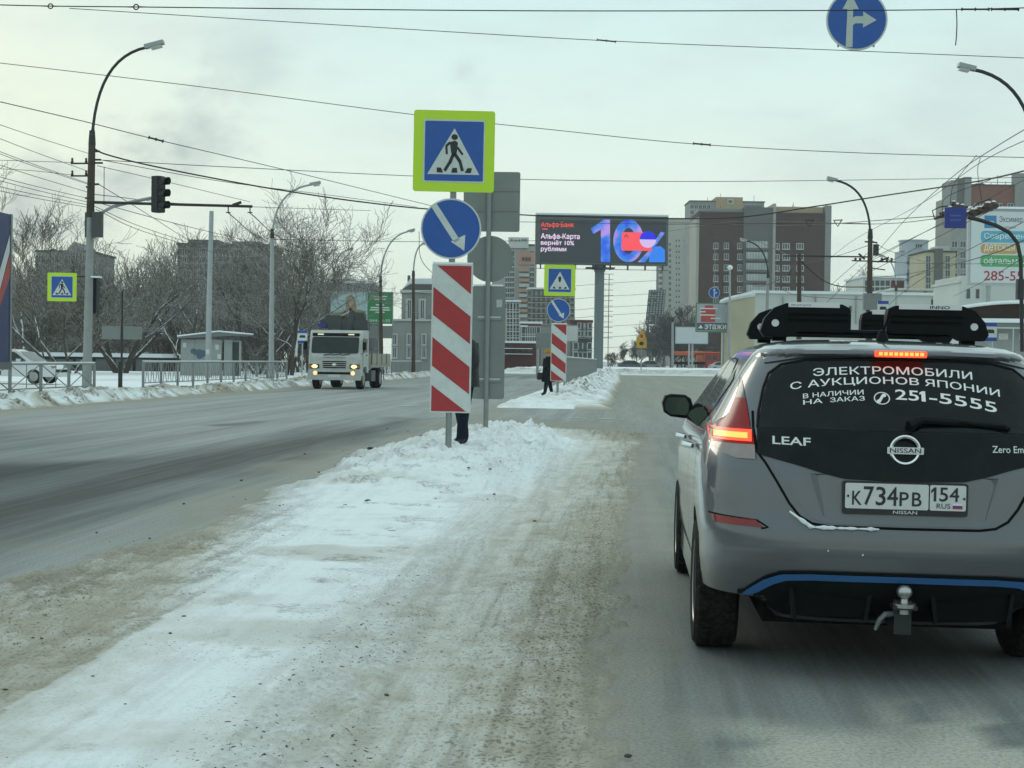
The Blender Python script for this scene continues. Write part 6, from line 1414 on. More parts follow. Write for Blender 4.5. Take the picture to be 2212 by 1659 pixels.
# ------------------------------------------------------------------ billboards and boards
def legs(t, xs, ztop, r=0.15, m=None):
    for x in xs: MB().tube([(x, 0.25, -0.3), (x, 0.25, ztop)], r, 10).build('leg', m or PM['grey'], t)
def led():
    Y = 172.0; k = CF / Y; o = P(1296, 640, Y); zc = o.z; o.z = 0.4
    t = thing('video_billboard', 'lit video billboard on a thick grey pole over the road end', 'billboard', o, R(2)); q = lambda x, y: ((P(x, y, Y) - o).x, (P(x, y, Y) - o).z)
    x0, z0 = q(1156, 570); x1, z1 = q(1445, 468)
    fr = MB().box(((x0 + x1) / 2, 0.7, (z0 + z1) / 2), (x1 - x0, 1.2, z1 - z0)).build('cabinet', mat('led_cabinet', (0.10, 0.115, 0.12), 0.6, 0.2, 0.1, 1), t)
    e = lambda n, c, s: mat(n, (0.0, 0.0, 0.0), 0.4, 0, 0, emit=c, estr=s)
    sc = flats('screen', [rrect(q(1166, 566)[0], q(1166, 566)[1], q(1440, 474)[0], q(1166, 474)[1], 0.05)], 0.08, e('led_dark', (0.020, 0.032, 0.040), 1.0), t, 0.02)
    MB().box(((x0 + x1) / 2, 0.6, z1 + 0.12), (x1 - x0, 1.2, 0.2)).build('top_snow', BM_['roof'], t)
    def tx(body, x, y, w, h, m, d=0.06, bold=0.02, name='screen_lettering', shear=0.0):
        a, c = q(x, y); vs, fs = fit_text(body, w / k, h / k, bold=bold, shear=shear); return flat(name, vs, fs, d, m, sc, a, c)
    pk = e('led_pink', (0.90, 0.72, 0.95), 1.0); rd = e('led_red', (1.0, 0.09, 0.07), 0.9)
    tx('Альфа·Банк', 1168, 493, 72, 14, rd, bold=0.02)
    MB().box((q(1177, 494)[0], 0.06, q(1177, 495)[1]), (12 / k, 0.01, 0.12)).build('logo_bar', rd, sc)
    tx('Альфа-Карта', 1168, 518.5, 84, 14.5, pk, bold=0.03); tx('вернёт 10%', 1168, 531.5, 72, 12.5, pk, bold=0.03); tx('рублями', 1168, 545, 55, 12.5, pk, bold=0.03)
    # the big figures: shimmering blue to violet
    gm = bpy.data.materials.new('led_blue_violet'); gm.use_nodes = True; N = gm.node_tree.nodes; L = gm.node_tree.links; bs = N['Principled BSDF']; bs.inputs['Base Color'].default_value = (0, 0, 0, 1)
    tc = N.new('ShaderNodeTexCoord'); nz = N.new('ShaderNodeTexNoise'); nz.inputs['Scale'].default_value = 0.55; nz.inputs['Detail'].default_value = 3; L.new(tc.outputs['Object'], nz.inputs[0])
    rp = N.new('ShaderNodeValToRGB'); L.new(nz.outputs[0], rp.inputs[0]); rp.color_ramp.elements[0].position = 0.30; rp.color_ramp.elements[0].color = (0.01, 0.05, 0.85, 1); rp.color_ramp.elements[1].position = 0.66; rp.color_ramp.elements[1].color = (0.55, 0.33, 0.95, 1)
    el = rp.color_ramp.elements.new(0.48); el.color = (0.04, 0.26, 0.92, 1); L.new(rp.outputs[0], bs.inputs['Emission Color']); bs.inputs['Emission Strength'].default_value = 0.85
    pts = lambda *ps: [q(*p) for p in ps]
    flats('figure_one', [pts((1298, 566), (1318, 566), (1318, 474), (1304, 474), (1276, 494), (1282, 505), (1298, 496))], 0.06, gm, sc, 0.01)
    ring = MB(); n = 36; cx, cz = q(1358, 520)
    for rx, rz in ((33, 46), (15, 28)):
        for i in range(n): a = 2 * math.pi * i / n; ring.v.append((cx + rx / k * math.cos(a), 0.06, cz + rz / k * math.sin(a)))
    ring.f += [(i, (i + 1) % n, n + (i + 1) % n, n + i) for i in range(n)]; ring.build('figure_zero', gm, sc)
    card = flats('card', [rrect(q(1343, 541)[0], q(1343, 541)[1], q(1409, 541)[0], q(1343, 501)[1], 0.12)], 0.04, e('led_card', (1.0, 0.09, 0.12), 0.95), sc, 0.01)
    flats('card_mark', [bar(*q(1349, 513), *q(1353, 506), 0.08), bar(*q(1357, 513), *q(1353, 506), 0.08)], 0.03, e('led_dark', (0, 0, 0), 1), card)
    ax, az = q(1400, 517); rr = 18 / k
    flats('ball_top', [ellipse(ax, az, rr, rr, 20, 0, 180)], 0.02, e('led_deep_blue', (0.01, 0.02, 0.85), 0.9), sc, 0.01); flats('ball_bottom', [ellipse(ax, az, rr, rr, 20, 180, 360)], 0.02, e('led_lilac', (0.72, 0.55, 0.95), 0.9), sc, 0.01)
    flats('percent_bar', [pts((1400, 545), (1410, 540), (1437, 502), (1428, 500)), pts((1378, 566), (1394, 566), (1412, 541), (1400, 543))], 0.05, gm, sc, 0.008)
    flats('percent_ball', [pts((1402, 566), (1437, 566), (1437, 540), (1428, 531), (1412, 533), (1404, 545))], 0.05, e('led_azure', (0.02, 0.24, 0.95), 0.9), sc, 0.01)
    # column with head and catwalk
    MB().tube([(0, 0.9, -0.6), (0, 0.9, q(1296, 580)[1])], 0.54, 20).build('column', mat('column_grey', (0.15, 0.185, 0.20), 0.6, 0.1, 0.12, 0.6, dirt=0.15), t, smooth=True)
    MB().tube([(0, 0.9, q(1296, 586)[1]), (0, 0.9, q(1296, 573)[1])], [0.62, 0.72], 20).build('column_head', MATS['column_grey'], t)
    MB().box((0, 0.3, z0 - 0.35), (3.2, 1.6, 0.12)).build('catwalk', PM['steel'], t)
    for i in range(8): MB().box((x0 + 0.6 + i * (x1 - x0 - 1.2) / 7, 0.1, z0 - 0.28), (0.12, 0.8, 0.55)).build('catwalk_bracket', PM['steel'], t)
    MB().box(((x0 + x1) / 2, -0.2, z0 - 0.52), (x1 - x0, 0.06, 0.06)).build('catwalk_rail', PM['steel'], t)
led()
def board(name, label, Y, x0, x1, y0, y1, m, leg_x, rz=0.0, frame=0.12, fm=None, base=None):
    xc = (x0 + x1) / 2; o = P(xc, (y0 + y1) / 2, Y); zc = o.z; o.z = 0.0 if base is None else base
    t = thing(name, label, 'billboard', o, rz); k = CF / Y; w, h = (x1 - x0) / k, (y1 - y0) / k; zc -= o.z
    f = MB().box((0, 0.15, zc), (w, 0.3, h)).build('frame', fm or PM['grey'], t)
    p = MB().box((0, -0.02, zc), (w - 2 * frame, 0.06, h - 2 * frame)).build('panel', m, t)
    for x in leg_x: MB().tube([(x * w, 0.2, -0.3), (x * w, 0.2, zc - h / 2)], 0.14, 10).build('leg', PM['grey'], t)
    q = lambda x, y: ((x - xc) / k, zc + ((y0 + y1) / 2 - y) / k)
    return t, p, q, k
def btext(p, q, k, body, x, y, w, h, m, d=-0.056, bold=0.01, name='lettering'):
    a, c = q(x, y); vs, fs = fit_text(body, w / k, h / k, bold=bold); return flat(name, vs, fs, d, m, p, a, c)
# eye clinic billboard, cut by the right edge
t, p, q, k = board('billboard', 'large white eye clinic billboard with coloured bars at the right edge', 90, 2091, 2330, 452, 618, mat('poster_white', (0.56, 0.61, 0.62), 0.6, 0, 0.04, 1), (-0.3, 0.2), R(0), 0.16, mat('frame_pale', (0.40, 0.43, 0.43), 0.6))
MB().box((0, 0.1, q(2200, 450)[1]), (6.4, 0.5, 0.12)).build('top_snow', SG['snow'], t)
bl = mat('poster_blue', (0.05, 0.20, 0.42), 0.6); tl = mat('poster_teal', (0.10, 0.36, 0.50), 0.6); og = mat('poster_ochre', (0.50, 0.31, 0.10), 0.6); gn = mat('poster_green', (0.09, 0.34, 0.14), 0.6); wt_ = mat('poster_letter', (0.66, 0.72, 0.70), 0.6, 0, 0.03); dkb = mat('poster_navy', (0.06, 0.10, 0.16), 0.6, 0, 0.03); rdl = mat('poster_red', (0.36, 0.025, 0.06), 0.6, 0, 0.03)
lg = flats('logo', [rrect(*q(2125, 494), *q(2151, 467), 0.02)], -0.055, bl, p); flats('logo_mark', [ellipse(*q(2138, 484), 0.28, 0.14, 18, 0, 180)], -0.058, wt_, lg)
btext(p, q, k, 'Эксимер', 2157, 484, 50, 16, dkb); btext(p, q, k, 'клиника', 2170, 494, 22, 4, dkb, bold=0)
for y0, y1, x1, m, body, w in ((500, 525, 2330, tl, 'Современная', 118), (528, 549, 2198, og, 'детская', 66), (552, 577, 2330, gn, 'офтальмология', 132)):
    bb = flats('colour_bar', [rrect(*q(2118, y1), *q(x1 - (4 if x1 > 2300 else 0), y0), 0.2)], -0.055, m, p); btext(p, q, k, body, 2125, y1 - (5 if body[0] != 'о' and body[0] != 'д' else 3), w, 16 if body[0] == 'С' else 17, wt_, -0.058)
btext(p, q, k, '285-55-55', 2126, 607, 124, 21, rdl, bold=0.02)
# portrait and green text billboard
t, p, q, k = board('billboard', 'wide billboard with a portrait print and a green text panel', 118, 713, 849, 630, 699, mat('poster_sky', (0.40, 0.52, 0.54), 0.6, 0, 0.25, 0.5), (-0.2, 0.3), 0, 0.06)
flats('meadow_print', [[q(790, 697), q(790, 672), q(770, 668), q(716, 678), q(716, 697)][::-1]], -0.054, mat('print_meadow', (0.22, 0.22, 0.13), 0.6, 0, 0.4, 1.5), p)
flats('jacket_print', [[q(730, 697), q(779, 697), q(775, 680), q(768, 671), q(757, 667), q(745, 671), q(735, 684)]], -0.057, mat('print_dark', (0.035, 0.038, 0.045), 0.6, 0, 0.2, 2), p)
flats('hair_print', [[q(747, 672), q(769, 674), q(770, 658), q(766, 642), q(757, 637), q(749, 643), q(747, 655)]], -0.060, mat('print_hair', (0.30, 0.22, 0.12), 0.6, 0, 0.2, 3), p)
flats('face_print', [ellipse(*q(758, 652), 0.20, 0.33, 16)], -0.063, mat('print_face', (0.46, 0.33, 0.26), 0.6), p); flats('shirt_print', [[q(754, 690), q(759, 690), q(760, 666), q(755, 666)]], -0.060, wt_, p)
gp = flats('green_panel', [rrect(*q(794, 697.5), *q(847.5, 631.5), 0.02)], -0.057, mat('print_green', (0.04, 0.22, 0.08), 0.6, 0, 0.1, 1), p)
for y, w in ((640, 30), (646, 24), (658, 18), (664, 40), (669, 44), (674, 20)): flats('text_line', [rrect(*q(821 - w / 2, y + 1.3), *q(821 + w / 2, y - 1.3), 0.01)], -0.062, wt_, gp)
btext(gp, q, k, '044-55-55', 799, 695, 44, 6, wt_, -0.062)
for x0, x1 in ((795, 818), (820, 849)): MB().box(((q(x0, 0)[0] + q(x1, 0)[0]) / 2, 0.1, (q(0, 703)[1] + q(0, 730)[1]) / 2), ((x1 - x0) / k, 0.1, 27 / k)).build('lower_panel', SG['back'], t)
# estate agency billboard and blank one
t, p, q, k = board('billboard', 'green edged estate agency billboard partly behind the ski rack', 170, 1503, 1620, 655, 718, mat('poster_grey', (0.34, 0.37, 0.41), 0.6, 0, 0.35, 0.6), (0.02,), 0, 0.12, mat('frame_green', (0.08, 0.22, 0.12), 0.6))
flats('dark_strip', [rrect(*q(1506, 714), *q(1617, 698), 0.02)], -0.054, mat('print_slate', (0.07, 0.08, 0.12), 0.6), p)
for x0, x1, y0, y1 in ((1514, 1545, 666, 696), (1522, 1540, 660, 668), (1586, 1604, 667, 700), (1580, 1612, 700, 712)): flats('red_print', [rrect(*q(x0, y1), *q(x1, y0), 0.1)], -0.058, mat('print_red', (0.42, 0.06, 0.06), 0.6, 0, 0.25, 1), p)
for x0, x1, y in ((1512, 1550, 667), (1512, 1524, 674), (1512, 1545, 681), (1535, 1556, 688)): flats('text_line', [rrect(*q(x0, y + 1.2), *q(x1, y - 1.2), 0.02)], -0.062, wt_, p)
btext(p, q, k, 'этажи', 1522, 712, 47, 11, wt_, -0.062, 0.03); flats('logo_mark', [[q(1508, 710), q(1519, 710), q(1514, 702)]], -0.062, wt_, p)
board('billboard', 'blank pale billboard on two legs below the agency billboard', 220, 1459, 1530, 706, 743, mat('poster_blank', (0.46, 0.49, 0.50), 0.6, 0, 0.06, 0.5), (-0.07, 0.03))
board('billboard', 'small distant white billboard beside the far striped board', 240, 1221, 1249, 703, 738, BM_['white'], (0.1,))
board('grey_sign', 'plain grey sign on a pole behind the mustard hat', 140, 1158, 1188, 719, 751, SG['back'], (-0.36,), 0, 0.02)
def stop_sign(label, Y, x0, x1, y0, y1, yb):
    xc = (x0 + x1) / 2; o = P(xc, yb, Y); t = thing('bus_stop_sign', label, 'road sign', o); k = CF / Y; w, h = (x1 - x0) / k, (y1 - y0) / k; zc = (yb - (y0 + y1) / 2) / k
    p = MB().box((0, 0, zc), (w, 0.03, h)).build('panel', SG['white'], t)
    for dz in (0.40, -0.38): MB().box((0, -0.02, zc + h * dz), (w * 0.98, 0.012, h * 0.2)).build('blue_band', mat('stop_blue', (0.02, 0.06, 0.30), 0.5), p)
    MB().prism([(-w * 0.3, zc - 0.06 * h), (w * 0.3, zc - 0.06 * h), (w * 0.3, zc + 0.08 * h), (w * 0.2, zc + 0.14 * h), (-w * 0.2, zc + 0.14 * h), (-w * 0.3, zc + 0.08 * h)], -0.022, -0.016).build('bus_symbol', SG['dark'], p)
    MB().tube([(0, 0.03, -0.3), (0, 0.03, zc + h / 2)], 0.04, 8).build('post', PM['grey'], t)
stop_sign('bus stop sign left of the oncoming truck', 88, 642, 663, 714, 742, 800)
stop_sign('bus stop sign between the ski racks', 66, 1893, 1917, 650, 684, 800)
stop_sign('bus stop sign at the pavilion right of the ski rack', 48, 2123, 2151, 697, 738, 830)
# roadworks signs on the snow mound
Y = 158; o = P(1385, 792, Y); t = thing('roadworks_signs', 'stacked yellow roadworks signs on a pole in the snow mound', 'road sign', o); k = CF / Y
MB().tube([(0, 0.05, -0.4), (0, 0.05, 80 / k)], 0.05, 8).build('post', PM['grey'], t); ylw = mat('works_yellow', (0.55, 0.30, 0.03), 0.5, 0, 0.15, 3)
flats('triangle_sign', [[(-11 / k, 60 / k), (11 / k, 60 / k), (0, 82 / k)]], 0, ylw, t, 0.02); flats('triangle_symbol', [ellipse(0, 66 / k, 0.15, 0.2, 10)], -0.01, SG['red'], t); flats('square_sign', [rrect(-11 / k, 40 / k, 11 / k, 59 / k, 0.05)], 0, ylw, t, 0.02); flats('square_symbol', [ellipse(0, 50 / k, 0.24, 0.2, 12)], -0.01, SG['dark'], t)
for x in (-6, 6): flats('round_back', [ellipse(x / k, 30 / k, 0.27, 0.36, 14)], 0, SG['back'], t, 0.02)
# stadium floodlight mast
def mast():
    Y = 480; o = P(1412, 790, Y); o.z = 0; t = thing('floodlight_mast', 'dark leaning stadium floodlight mast packed with lamps', 'floodlight', o); k = CF / Y; q = lambda x, y: ((P(x, y, Y) - o).x, (P(x, y, Y) - o).z)
    dk = mat('mast_steel', (0.10, 0.11, 0.115), 0.7, 0.2, 0.3, 0.5); lp = mat('flood_lamp', (0.42, 0.45, 0.46), 0.4, 0, 0.4, 1)
    x0, z0 = q(1394, 700); x1, z1 = q(1431, 700); x2, z2 = q(1439, 626); x3, z3 = q(1402, 626)
    MB().prism([(x0, z0), (x1, z1), (x2, z2), (x3, z3)], 0, 0.8).build('lamp_frame', dk, t)
    a, b2 = q(1405, 790), q(1422, 790)
    for x, xx in ((a[0], x0 + 0.8), (b2[0], x1 - 0.8)): MB().tube([(x, 0.4, 0), (xx, 0.4, z0)], 0.35, 6).build('mast_leg', dk, t)
    me = MB().box((0, -0.15, 0), (0.42, 0.4, 0.36)).mesh('lamp', lp); r = random.Random(2)
    for i in range(15):
        for j in range(6):
            if r.random() < 0.12: continue
            u, v = (i + 0.5) / 15, (j + 0.5) / 6; q_ = link('lamp', me, t); q_.location = ((x0 + (x3 - x0) * u) * (1 - v) + (x1 + (x2 - x1) * u) * v, 0, z0 + (z3 - z0) * u + r.uniform(-.1, .1))
mast()
Y = 300; o = P(1313, 790, Y); o.z = 0; t = thing('antenna_mast', 'thin ladder-like wire mast right of the billboard pole', 'mast', o); k = CF / Y
z0, z1 = (P(1312, 730, Y) - o).z, (P(1312, 592, Y) - o).z; MB().tube([(0, 0, 0), (0, 0, z1)], 0.07, 6).build('shaft', PM['steel'], t)
for i in range(13): MB().box((-0.1, 0, z0 + (z1 - z0) * i / 12), (1.9, 0.08, 0.09)).build('rung', PM['steel'], t)
# orange crane lorry and cars beyond the mound
def crane_lorry():
    Y = 245; o = P(1510, 782, Y); o.z = 0.25; t = thing('crane_lorry', 'orange crane lorry parked beyond the snow mound', 'truck', o); k = CF / Y; orr = mat('crane_orange', (0.50, 0.10, 0.03), 0.5, 0, 0.15, 1); rdd = mat('cab_red', (0.34, 0.03, 0.025), 0.5, 0, 0.15, 1)
    MB().box((2.0, 0, 1.5), (2.2, 2.3, 2.2)).build('cab', rdd, t)
    for x in (1.4, 2.4): MB().box((x, -1.17, 2.0), (0.7, 0.05, 0.6)).build('cab_window', BM_['pane'], t)
    MB().tube([(-4.0, 0, 2.6), (-0.6, 0, 2.75), (3.4, 0, 2.8)], [0.30, 0.26, 0.10], 8).build('boom', orr, t); MB().box((-2.3, -0.3, 2.55), (3.2, 0.5, 0.45)).build('boom_sleeve', orr, t); MB().box((-1.5, 0, 1.1), (5.5, 2.2, 0.4)).build('chassis', MATS['underbody'], t); MB().box((0.1, 0, 1.8), (1.0, 1.2, 1.2)).build('crane_base', orr, t)
    for x in (-3.2, -2.0, 2.0): wheel_at(t, x, -1.0, 0.5, 0.3, tyreM, rimM, 'Y')
crane_lorry()
for i, (x, Y, c, lab) in enumerate(((1365, 236, ('dark', (0.03, 0.032, 0.035)), 'dark car passing beyond the mound under the bare trees'), (1400, 242, ('grey', (0.16, 0.17, 0.18)), 'grey car passing beyond the mound near the steam'), (1562, 238, ('silver', (0.40, 0.42, 0.43)), 'silver car beyond the mound right of the crane lorry'), (1098, 225, ('white', (0.5, 0.5, 0.5)), 'white car passing before the low maroon building'))):
    o = P(x, 785, Y); o.z = 0.2; sedan(lab, o, R(180 if i % 2 else 0), c, name='passing_car')
# ------------------------------------------------------------------ bare trees
def bark_material(name, col, snow=0.6):
    m = bpy.data.materials.new(name); m.use_nodes = True; N = m.node_tree.nodes; L = m.node_tree.links; b = N['Principled BSDF']
    g = N.new('ShaderNodeNewGeometry'); sp_ = N.new('ShaderNodeSeparateXYZ'); L.new(g.outputs['Normal'], sp_.inputs[0])
    n = noise_node(N, L, g.outputs['Position'], 3.0, 4, 0.6); up = math_node(N, L, 'ADD', sp_.outputs[2], rng_node(N, L, n, 0.3, 0.7, -0.35, 0.35))
    f = rng_node(N, L, up, 0.30, 0.50, 0.0, snow)
    c = mixc(N, L, n, tuple(v * 0.7 for v in col), tuple(v * 1.35 for v in col)); L.new(mixc(N, L, f, c, (0.74, 0.78, 0.80)), b.inputs['Base Color']); b.inputs['Roughness'].default_value = 0.9
    return m
M_BARK = bark_material('snowy_bark', (0.065, 0.056, 0.047), 0.9); M_TWIG = bark_material('bare_twigs', (0.125, 0.103, 0.080), 0.6); M_FAR = bark_material('far_twigs', (0.075, 0.070, 0.064), 0.15); M_PALE = bark_material('pale_twigs', (0.22, 0.21, 0.19), 0.3)
def seg_mesh(name, segs, m, n=4):
    """segs: array rows x0 y0 z0 x1 y1 z1 r0 r1 -> one mesh of thin prisms."""
    s = np.array(segs, dtype=np.float64); a, c = s[:, :3], s[:, 3:6]; d = c - a; d /= np.linalg.norm(d, axis=1, keepdims=True) + 1e-9
    ref = np.where(np.abs(d[:, 2:3]) < 0.9, np.array([[0, 0, 1.0]]), np.array([[1.0, 0, 0]])); u = np.cross(d, ref); u /= np.linalg.norm(u, axis=1, keepdims=True) + 1e-9; v = np.cross(d, u)
    vs = []
    for p, r in ((a, s[:, 6:7]), (c, s[:, 7:8])):
        for k in range(n): an = 2 * math.pi * (k + 0.5) / n; vs.append(p + (u * math.cos(an) + v * math.sin(an)) * r)
    V = np.stack(vs, 1).reshape(-1, 3); S = len(s); base = (np.arange(S) * 2 * n)[:, None]
    F = np.concatenate([np.stack([base[:, 0] + k, base[:, 0] + (k + 1) % n, base[:, 0] + n + (k + 1) % n, base[:, 0] + n + k], 1) for k in range(n)])
    me = bpy.data.meshes.new(name); me.vertices.add(len(V)); me.vertices.foreach_set('co', V.astype(np.float32).ravel())
    me.loops.add(F.size); me.loops.foreach_set('vertex_index', F.ravel().astype(np.int32)); me.polygons.add(len(F)); me.polygons.foreach_set('loop_start', np.arange(0, F.size, 4, dtype=np.int32)); me.polygons.foreach_set('loop_total', np.full(len(F), 4, dtype=np.int32))
    me.update(calc_edges=True); me.materials.append(m); return me
def grow(seed, H, stems=1, spread=0.25, levels=5, kids=(3, 5), r0=0.16, droop=0.0, gnarl=0.22, minr=0.012, upw=0.10, lean=(0, 0), lfac=0.62):
    r = random.Random(seed); thick, thin = [], []
    def branch(p, d, L, rad, lv):
        n = 5 if lv <= 1 else (4 if lv <= 3 else 3); pts = [p]; step = L / n
        for i in range(n):
            d = (d + Vector((r.gauss(0, gnarl), r.gauss(0, gnarl), r.gauss(0, gnarl * 0.7) + upw - droop * lv * 0.05))).normalized(); q = pts[-1] + d * step
            ra, rb = max(minr, rad * (1 - 0.55 * i / n)), max(minr, rad * (1 - 0.55 * (i + 1) / n)); (thick if rad > 0.045 else thin).append((*pts[-1], *q, ra, rb)); pts.append(q)
        if lv >= levels: return
        k = r.randint(*kids) + (2 if lv >= 2 else 0)
        for j in range(k):
            u = 0.25 + 0.75 * (j + r.random()) / k; f = u * n; i = min(n - 1, int(f)); b = pts[i].lerp(pts[i + 1], f - i)
            ax = Vector((r.gauss(0, 1), r.gauss(0, 1), r.gauss(0, 1))).cross(d).normalized(); ang = r.uniform(0.45, 1.05)
            nd = (d * math.cos(ang) + ax * math.sin(ang)).normalized(); branch(b, nd, L * r.uniform(lfac - 0.16, lfac + 0.10), max(minr, rad * (1 - 0.55 * u) * r.uniform(0.45, 0.68)), lv + 1)
    for s in range(stems):
        a = 2 * math.pi * (s + r.random() * 0.6) / max(1, stems); sp_ = spread * r.uniform(0.5, 1.2) if stems > 1 else r.uniform(0, spread)
        d = Vector((math.cos(a) * sp_ + lean[0], math.sin(a) * sp_ * 0.6 + lean[1], 1)).normalized(); branch(Vector((0.25 * math.cos(a) * (stems > 1), 0.2 * math.sin(a) * (stems > 1), -0.15)), d, H * 0.62 * r.uniform(0.8, 1.1), r0 * r.uniform(0.75, 1.1), 0)
    return thick, thin
def tree(label, loc, seed, m1=None, m2=None, cat='tree', name='bare_tree', group=None, **k):
    thick, thin = grow(seed, **k); t = thing(name, label, cat, loc, 0, group)
    if not thick: thick = thin[:3]
    link('trunk', seg_mesh('trunk', thick, m1 or M_BARK, 6), t); link('crown', seg_mesh('crown', thin, m2 or M_TWIG, 3), t); return t
def gx(x, Y, z=0.12): p = P(x, 790, Y); return Vector((p.x, Y, z))
g1 = 'bare snowy trees behind the kiosk'
tree('fan-shaped bare tree with snowy stems right of the traffic light pole', gx(262, 104), 11, stems=6, spread=0.75, H=10.0, r0=0.17, levels=4, kids=(3, 4), gnarl=0.16, upw=0.07, minr=0.014, group=g1)
tree('low leaning bare tree left of the traffic light pole', gx(150, 100), 12, stems=4, spread=0.8, H=8.6, r0=0.13, levels=4, kids=(3, 4), gnarl=0.2, minr=0.013, lean=(-0.35, 0), group=g1)
tree('tall bare tree with upright twigs behind the lorry trailer', gx(55, 120), 13, stems=3, spread=0.25, H=12.6, r0=0.15, levels=4, kids=(3, 5), gnarl=0.14, minr=0.015, upw=0.16, group=g1)
tree('bare tree with wide snowy limbs right of the kiosk', gx(560, 112), 14, stems=3, spread=0.55, H=11.0, r0=0.15, levels=4, kids=(4, 5), gnarl=0.24, minr=0.013, lean=(0.15, 0), group=g1)
tree('tall leaning bare tree directly behind the grey street lamp', gx(626, 104), 15, stems=3, spread=0.45, H=11.6, r0=0.15, levels=4, kids=(4, 5), gnarl=0.24, minr=0.012, lean=(0.12, 0), group=g1)
tree('bare tree with drooping fine twigs above the truck cab', gx(668, 124), 16, stems=2, spread=0.3, H=11.0, r0=0.17, levels=4, kids=(4, 5), gnarl=0.2, minr=0.016, droop=0.6, group=g1)
tree('thin bare tree between the plain pole and the fan-shaped tree', gx(395, 122), 17, stems=2, spread=0.4, H=11.5, r0=0.15, levels=4, kids=(4, 5), gnarl=0.18, minr=0.016, group=g1)
ORD = ['first', 'second', 'third', 'fourth', 'fifth', 'sixth', 'seventh', 'eighth', 'ninth', 'tenth', 'eleventh', 'twelfth', 'thirteenth', 'fourteenth', 'fifteenth', 'sixteenth', 'seventeenth']
sh = []
for i in range(3):
    th_, tn = grow(40 + i, 6.0, stems=9, spread=0.55, levels=3, kids=(4, 6), r0=0.055, gnarl=0.2, minr=0.016, upw=0.12); sh.append((seg_mesh('stems', th_ + tn[:40], M_TWIG, 4), seg_mesh('crown', tn, M_TWIG, 3)))
rr = random.Random(9)
for i in range(17):
    x = 25 + i * 41 + rr.uniform(-12, 12); Y = rr.uniform(128, 150); a, c = sh[i % 3]
    t = thing('bare_shrub', 'dense brown leafless shrub, %s from the left edge in the thicket' % ORD[i], 'shrub', gx(x, Y), rr.uniform(0, 6), 'thicket of leafless shrubs'); t.scale = (rr.uniform(1.0, 1.3),) * 2 + (rr.uniform(0.85, 1.35),); link('stems', a, t); link('crown', c, t)
for i in range(15):
    x = 15 + i * 47 + rr.uniform(-14, 14); Y = rr.uniform(152, 175); a, c = sh[(i + 1) % 3]
    t = thing('bare_shrub', 'taller brown leafless shrub, %s from the left in the back row' % ORD[i], 'shrub', gx(x, Y), rr.uniform(0, 6), 'thicket of leafless shrubs'); t.scale = (rr.uniform(1.5, 1.8),) * 2 + (rr.uniform(1.35, 1.9),); link('stems', a, t); link('crown', c, t)
# wall of trees along the far street
ft = []
for i in range(3):
    th_, tn = grow(70 + i, 13.0, stems=2, spread=0.2, levels=4, kids=(4, 5), r0=0.20, gnarl=0.16, minr=0.045, upw=0.14); ft.append((seg_mesh('trunk', th_, M_FAR, 5), seg_mesh('crown', tn, M_FAR, 3)))
FX = (1352, 1368, 1384, 1402, 1418, 1434, 1452, 1470, 1488, 1506, 1445, 1480)
for i, (x, Y, s) in enumerate(((1352, 470, 0.7), (1368, 430, 0.85), (1384, 400, 0.95), (1402, 370, 1.0), (1418, 345, 1.05), (1434, 325, 1.08), (1452, 310, 1.12), (1470, 300, 1.15), (1488, 290, 1.18), (1506, 285, 1.1), (1445, 285, 0.8), (1480, 262, 0.8))):
    a, c = ft[i % 3]; t = thing('far_tree', 'dark bare tree, %s from the left in the far street row' % ORD[sorted(FX).index(x)], 'tree', gx(x, Y, 0), i * 1.3, 'row of dark bare trees along the far street'); t.scale = (s * 0.8, s * 0.8, s * 0.66); link('trunk', a, t); link('crown', c, t)
tree('pale bare birch between the brick tower and the brown lamp pole', gx(1822, 250, 0), 91, M_PALE, M_PALE, stems=2, spread=0.25, H=15.5, r0=0.22, levels=4, kids=(4, 5), minr=0.03, gnarl=0.15)
tree('small bare tree right of the billboard column', gx(1318, 330, 0), 92, M_FAR, M_FAR, stems=3, spread=0.5, H=4.5, r0=0.10, levels=3, kids=(4, 5), minr=0.035)
# ------------------------------------------------------------------ overhead wires
def spline(pts, n=8):
    if len(pts) == 2: return [pts[0].lerp(pts[1], i / 6) for i in range(7)]
    o = []; q = [pts[0] * 2 - pts[1]] + pts + [pts[-1] * 2 - pts[-2]]
    for i in range(1, len(q) - 2):
        a, b, c, d = q[i - 1], q[i], q[i + 1], q[i + 2]
        for k in range(n): u = k / n; o.append(0.5 * ((2 * b) + (c - a) * u + (2 * a - 5 * b + 4 * c - d) * u * u + (3 * b - a - 3 * c + d) * u ** 3))
    return o + [pts[-1]]
def wire(label, pts, px=1.5, name='overhead_wire', group=None, cat='wire', m=None):
    W_ = [P(x, y, Y) for x, y, Y in pts]; ym = sum(p[2] for p in pts) / len(pts); r = max(0.006, px * ym / CF / 2)
    o = MB().tube(spline(W_), r, 5).build(name, m or PM['wire'], None); return tag(o, label, cat, group or 'overhead wires')
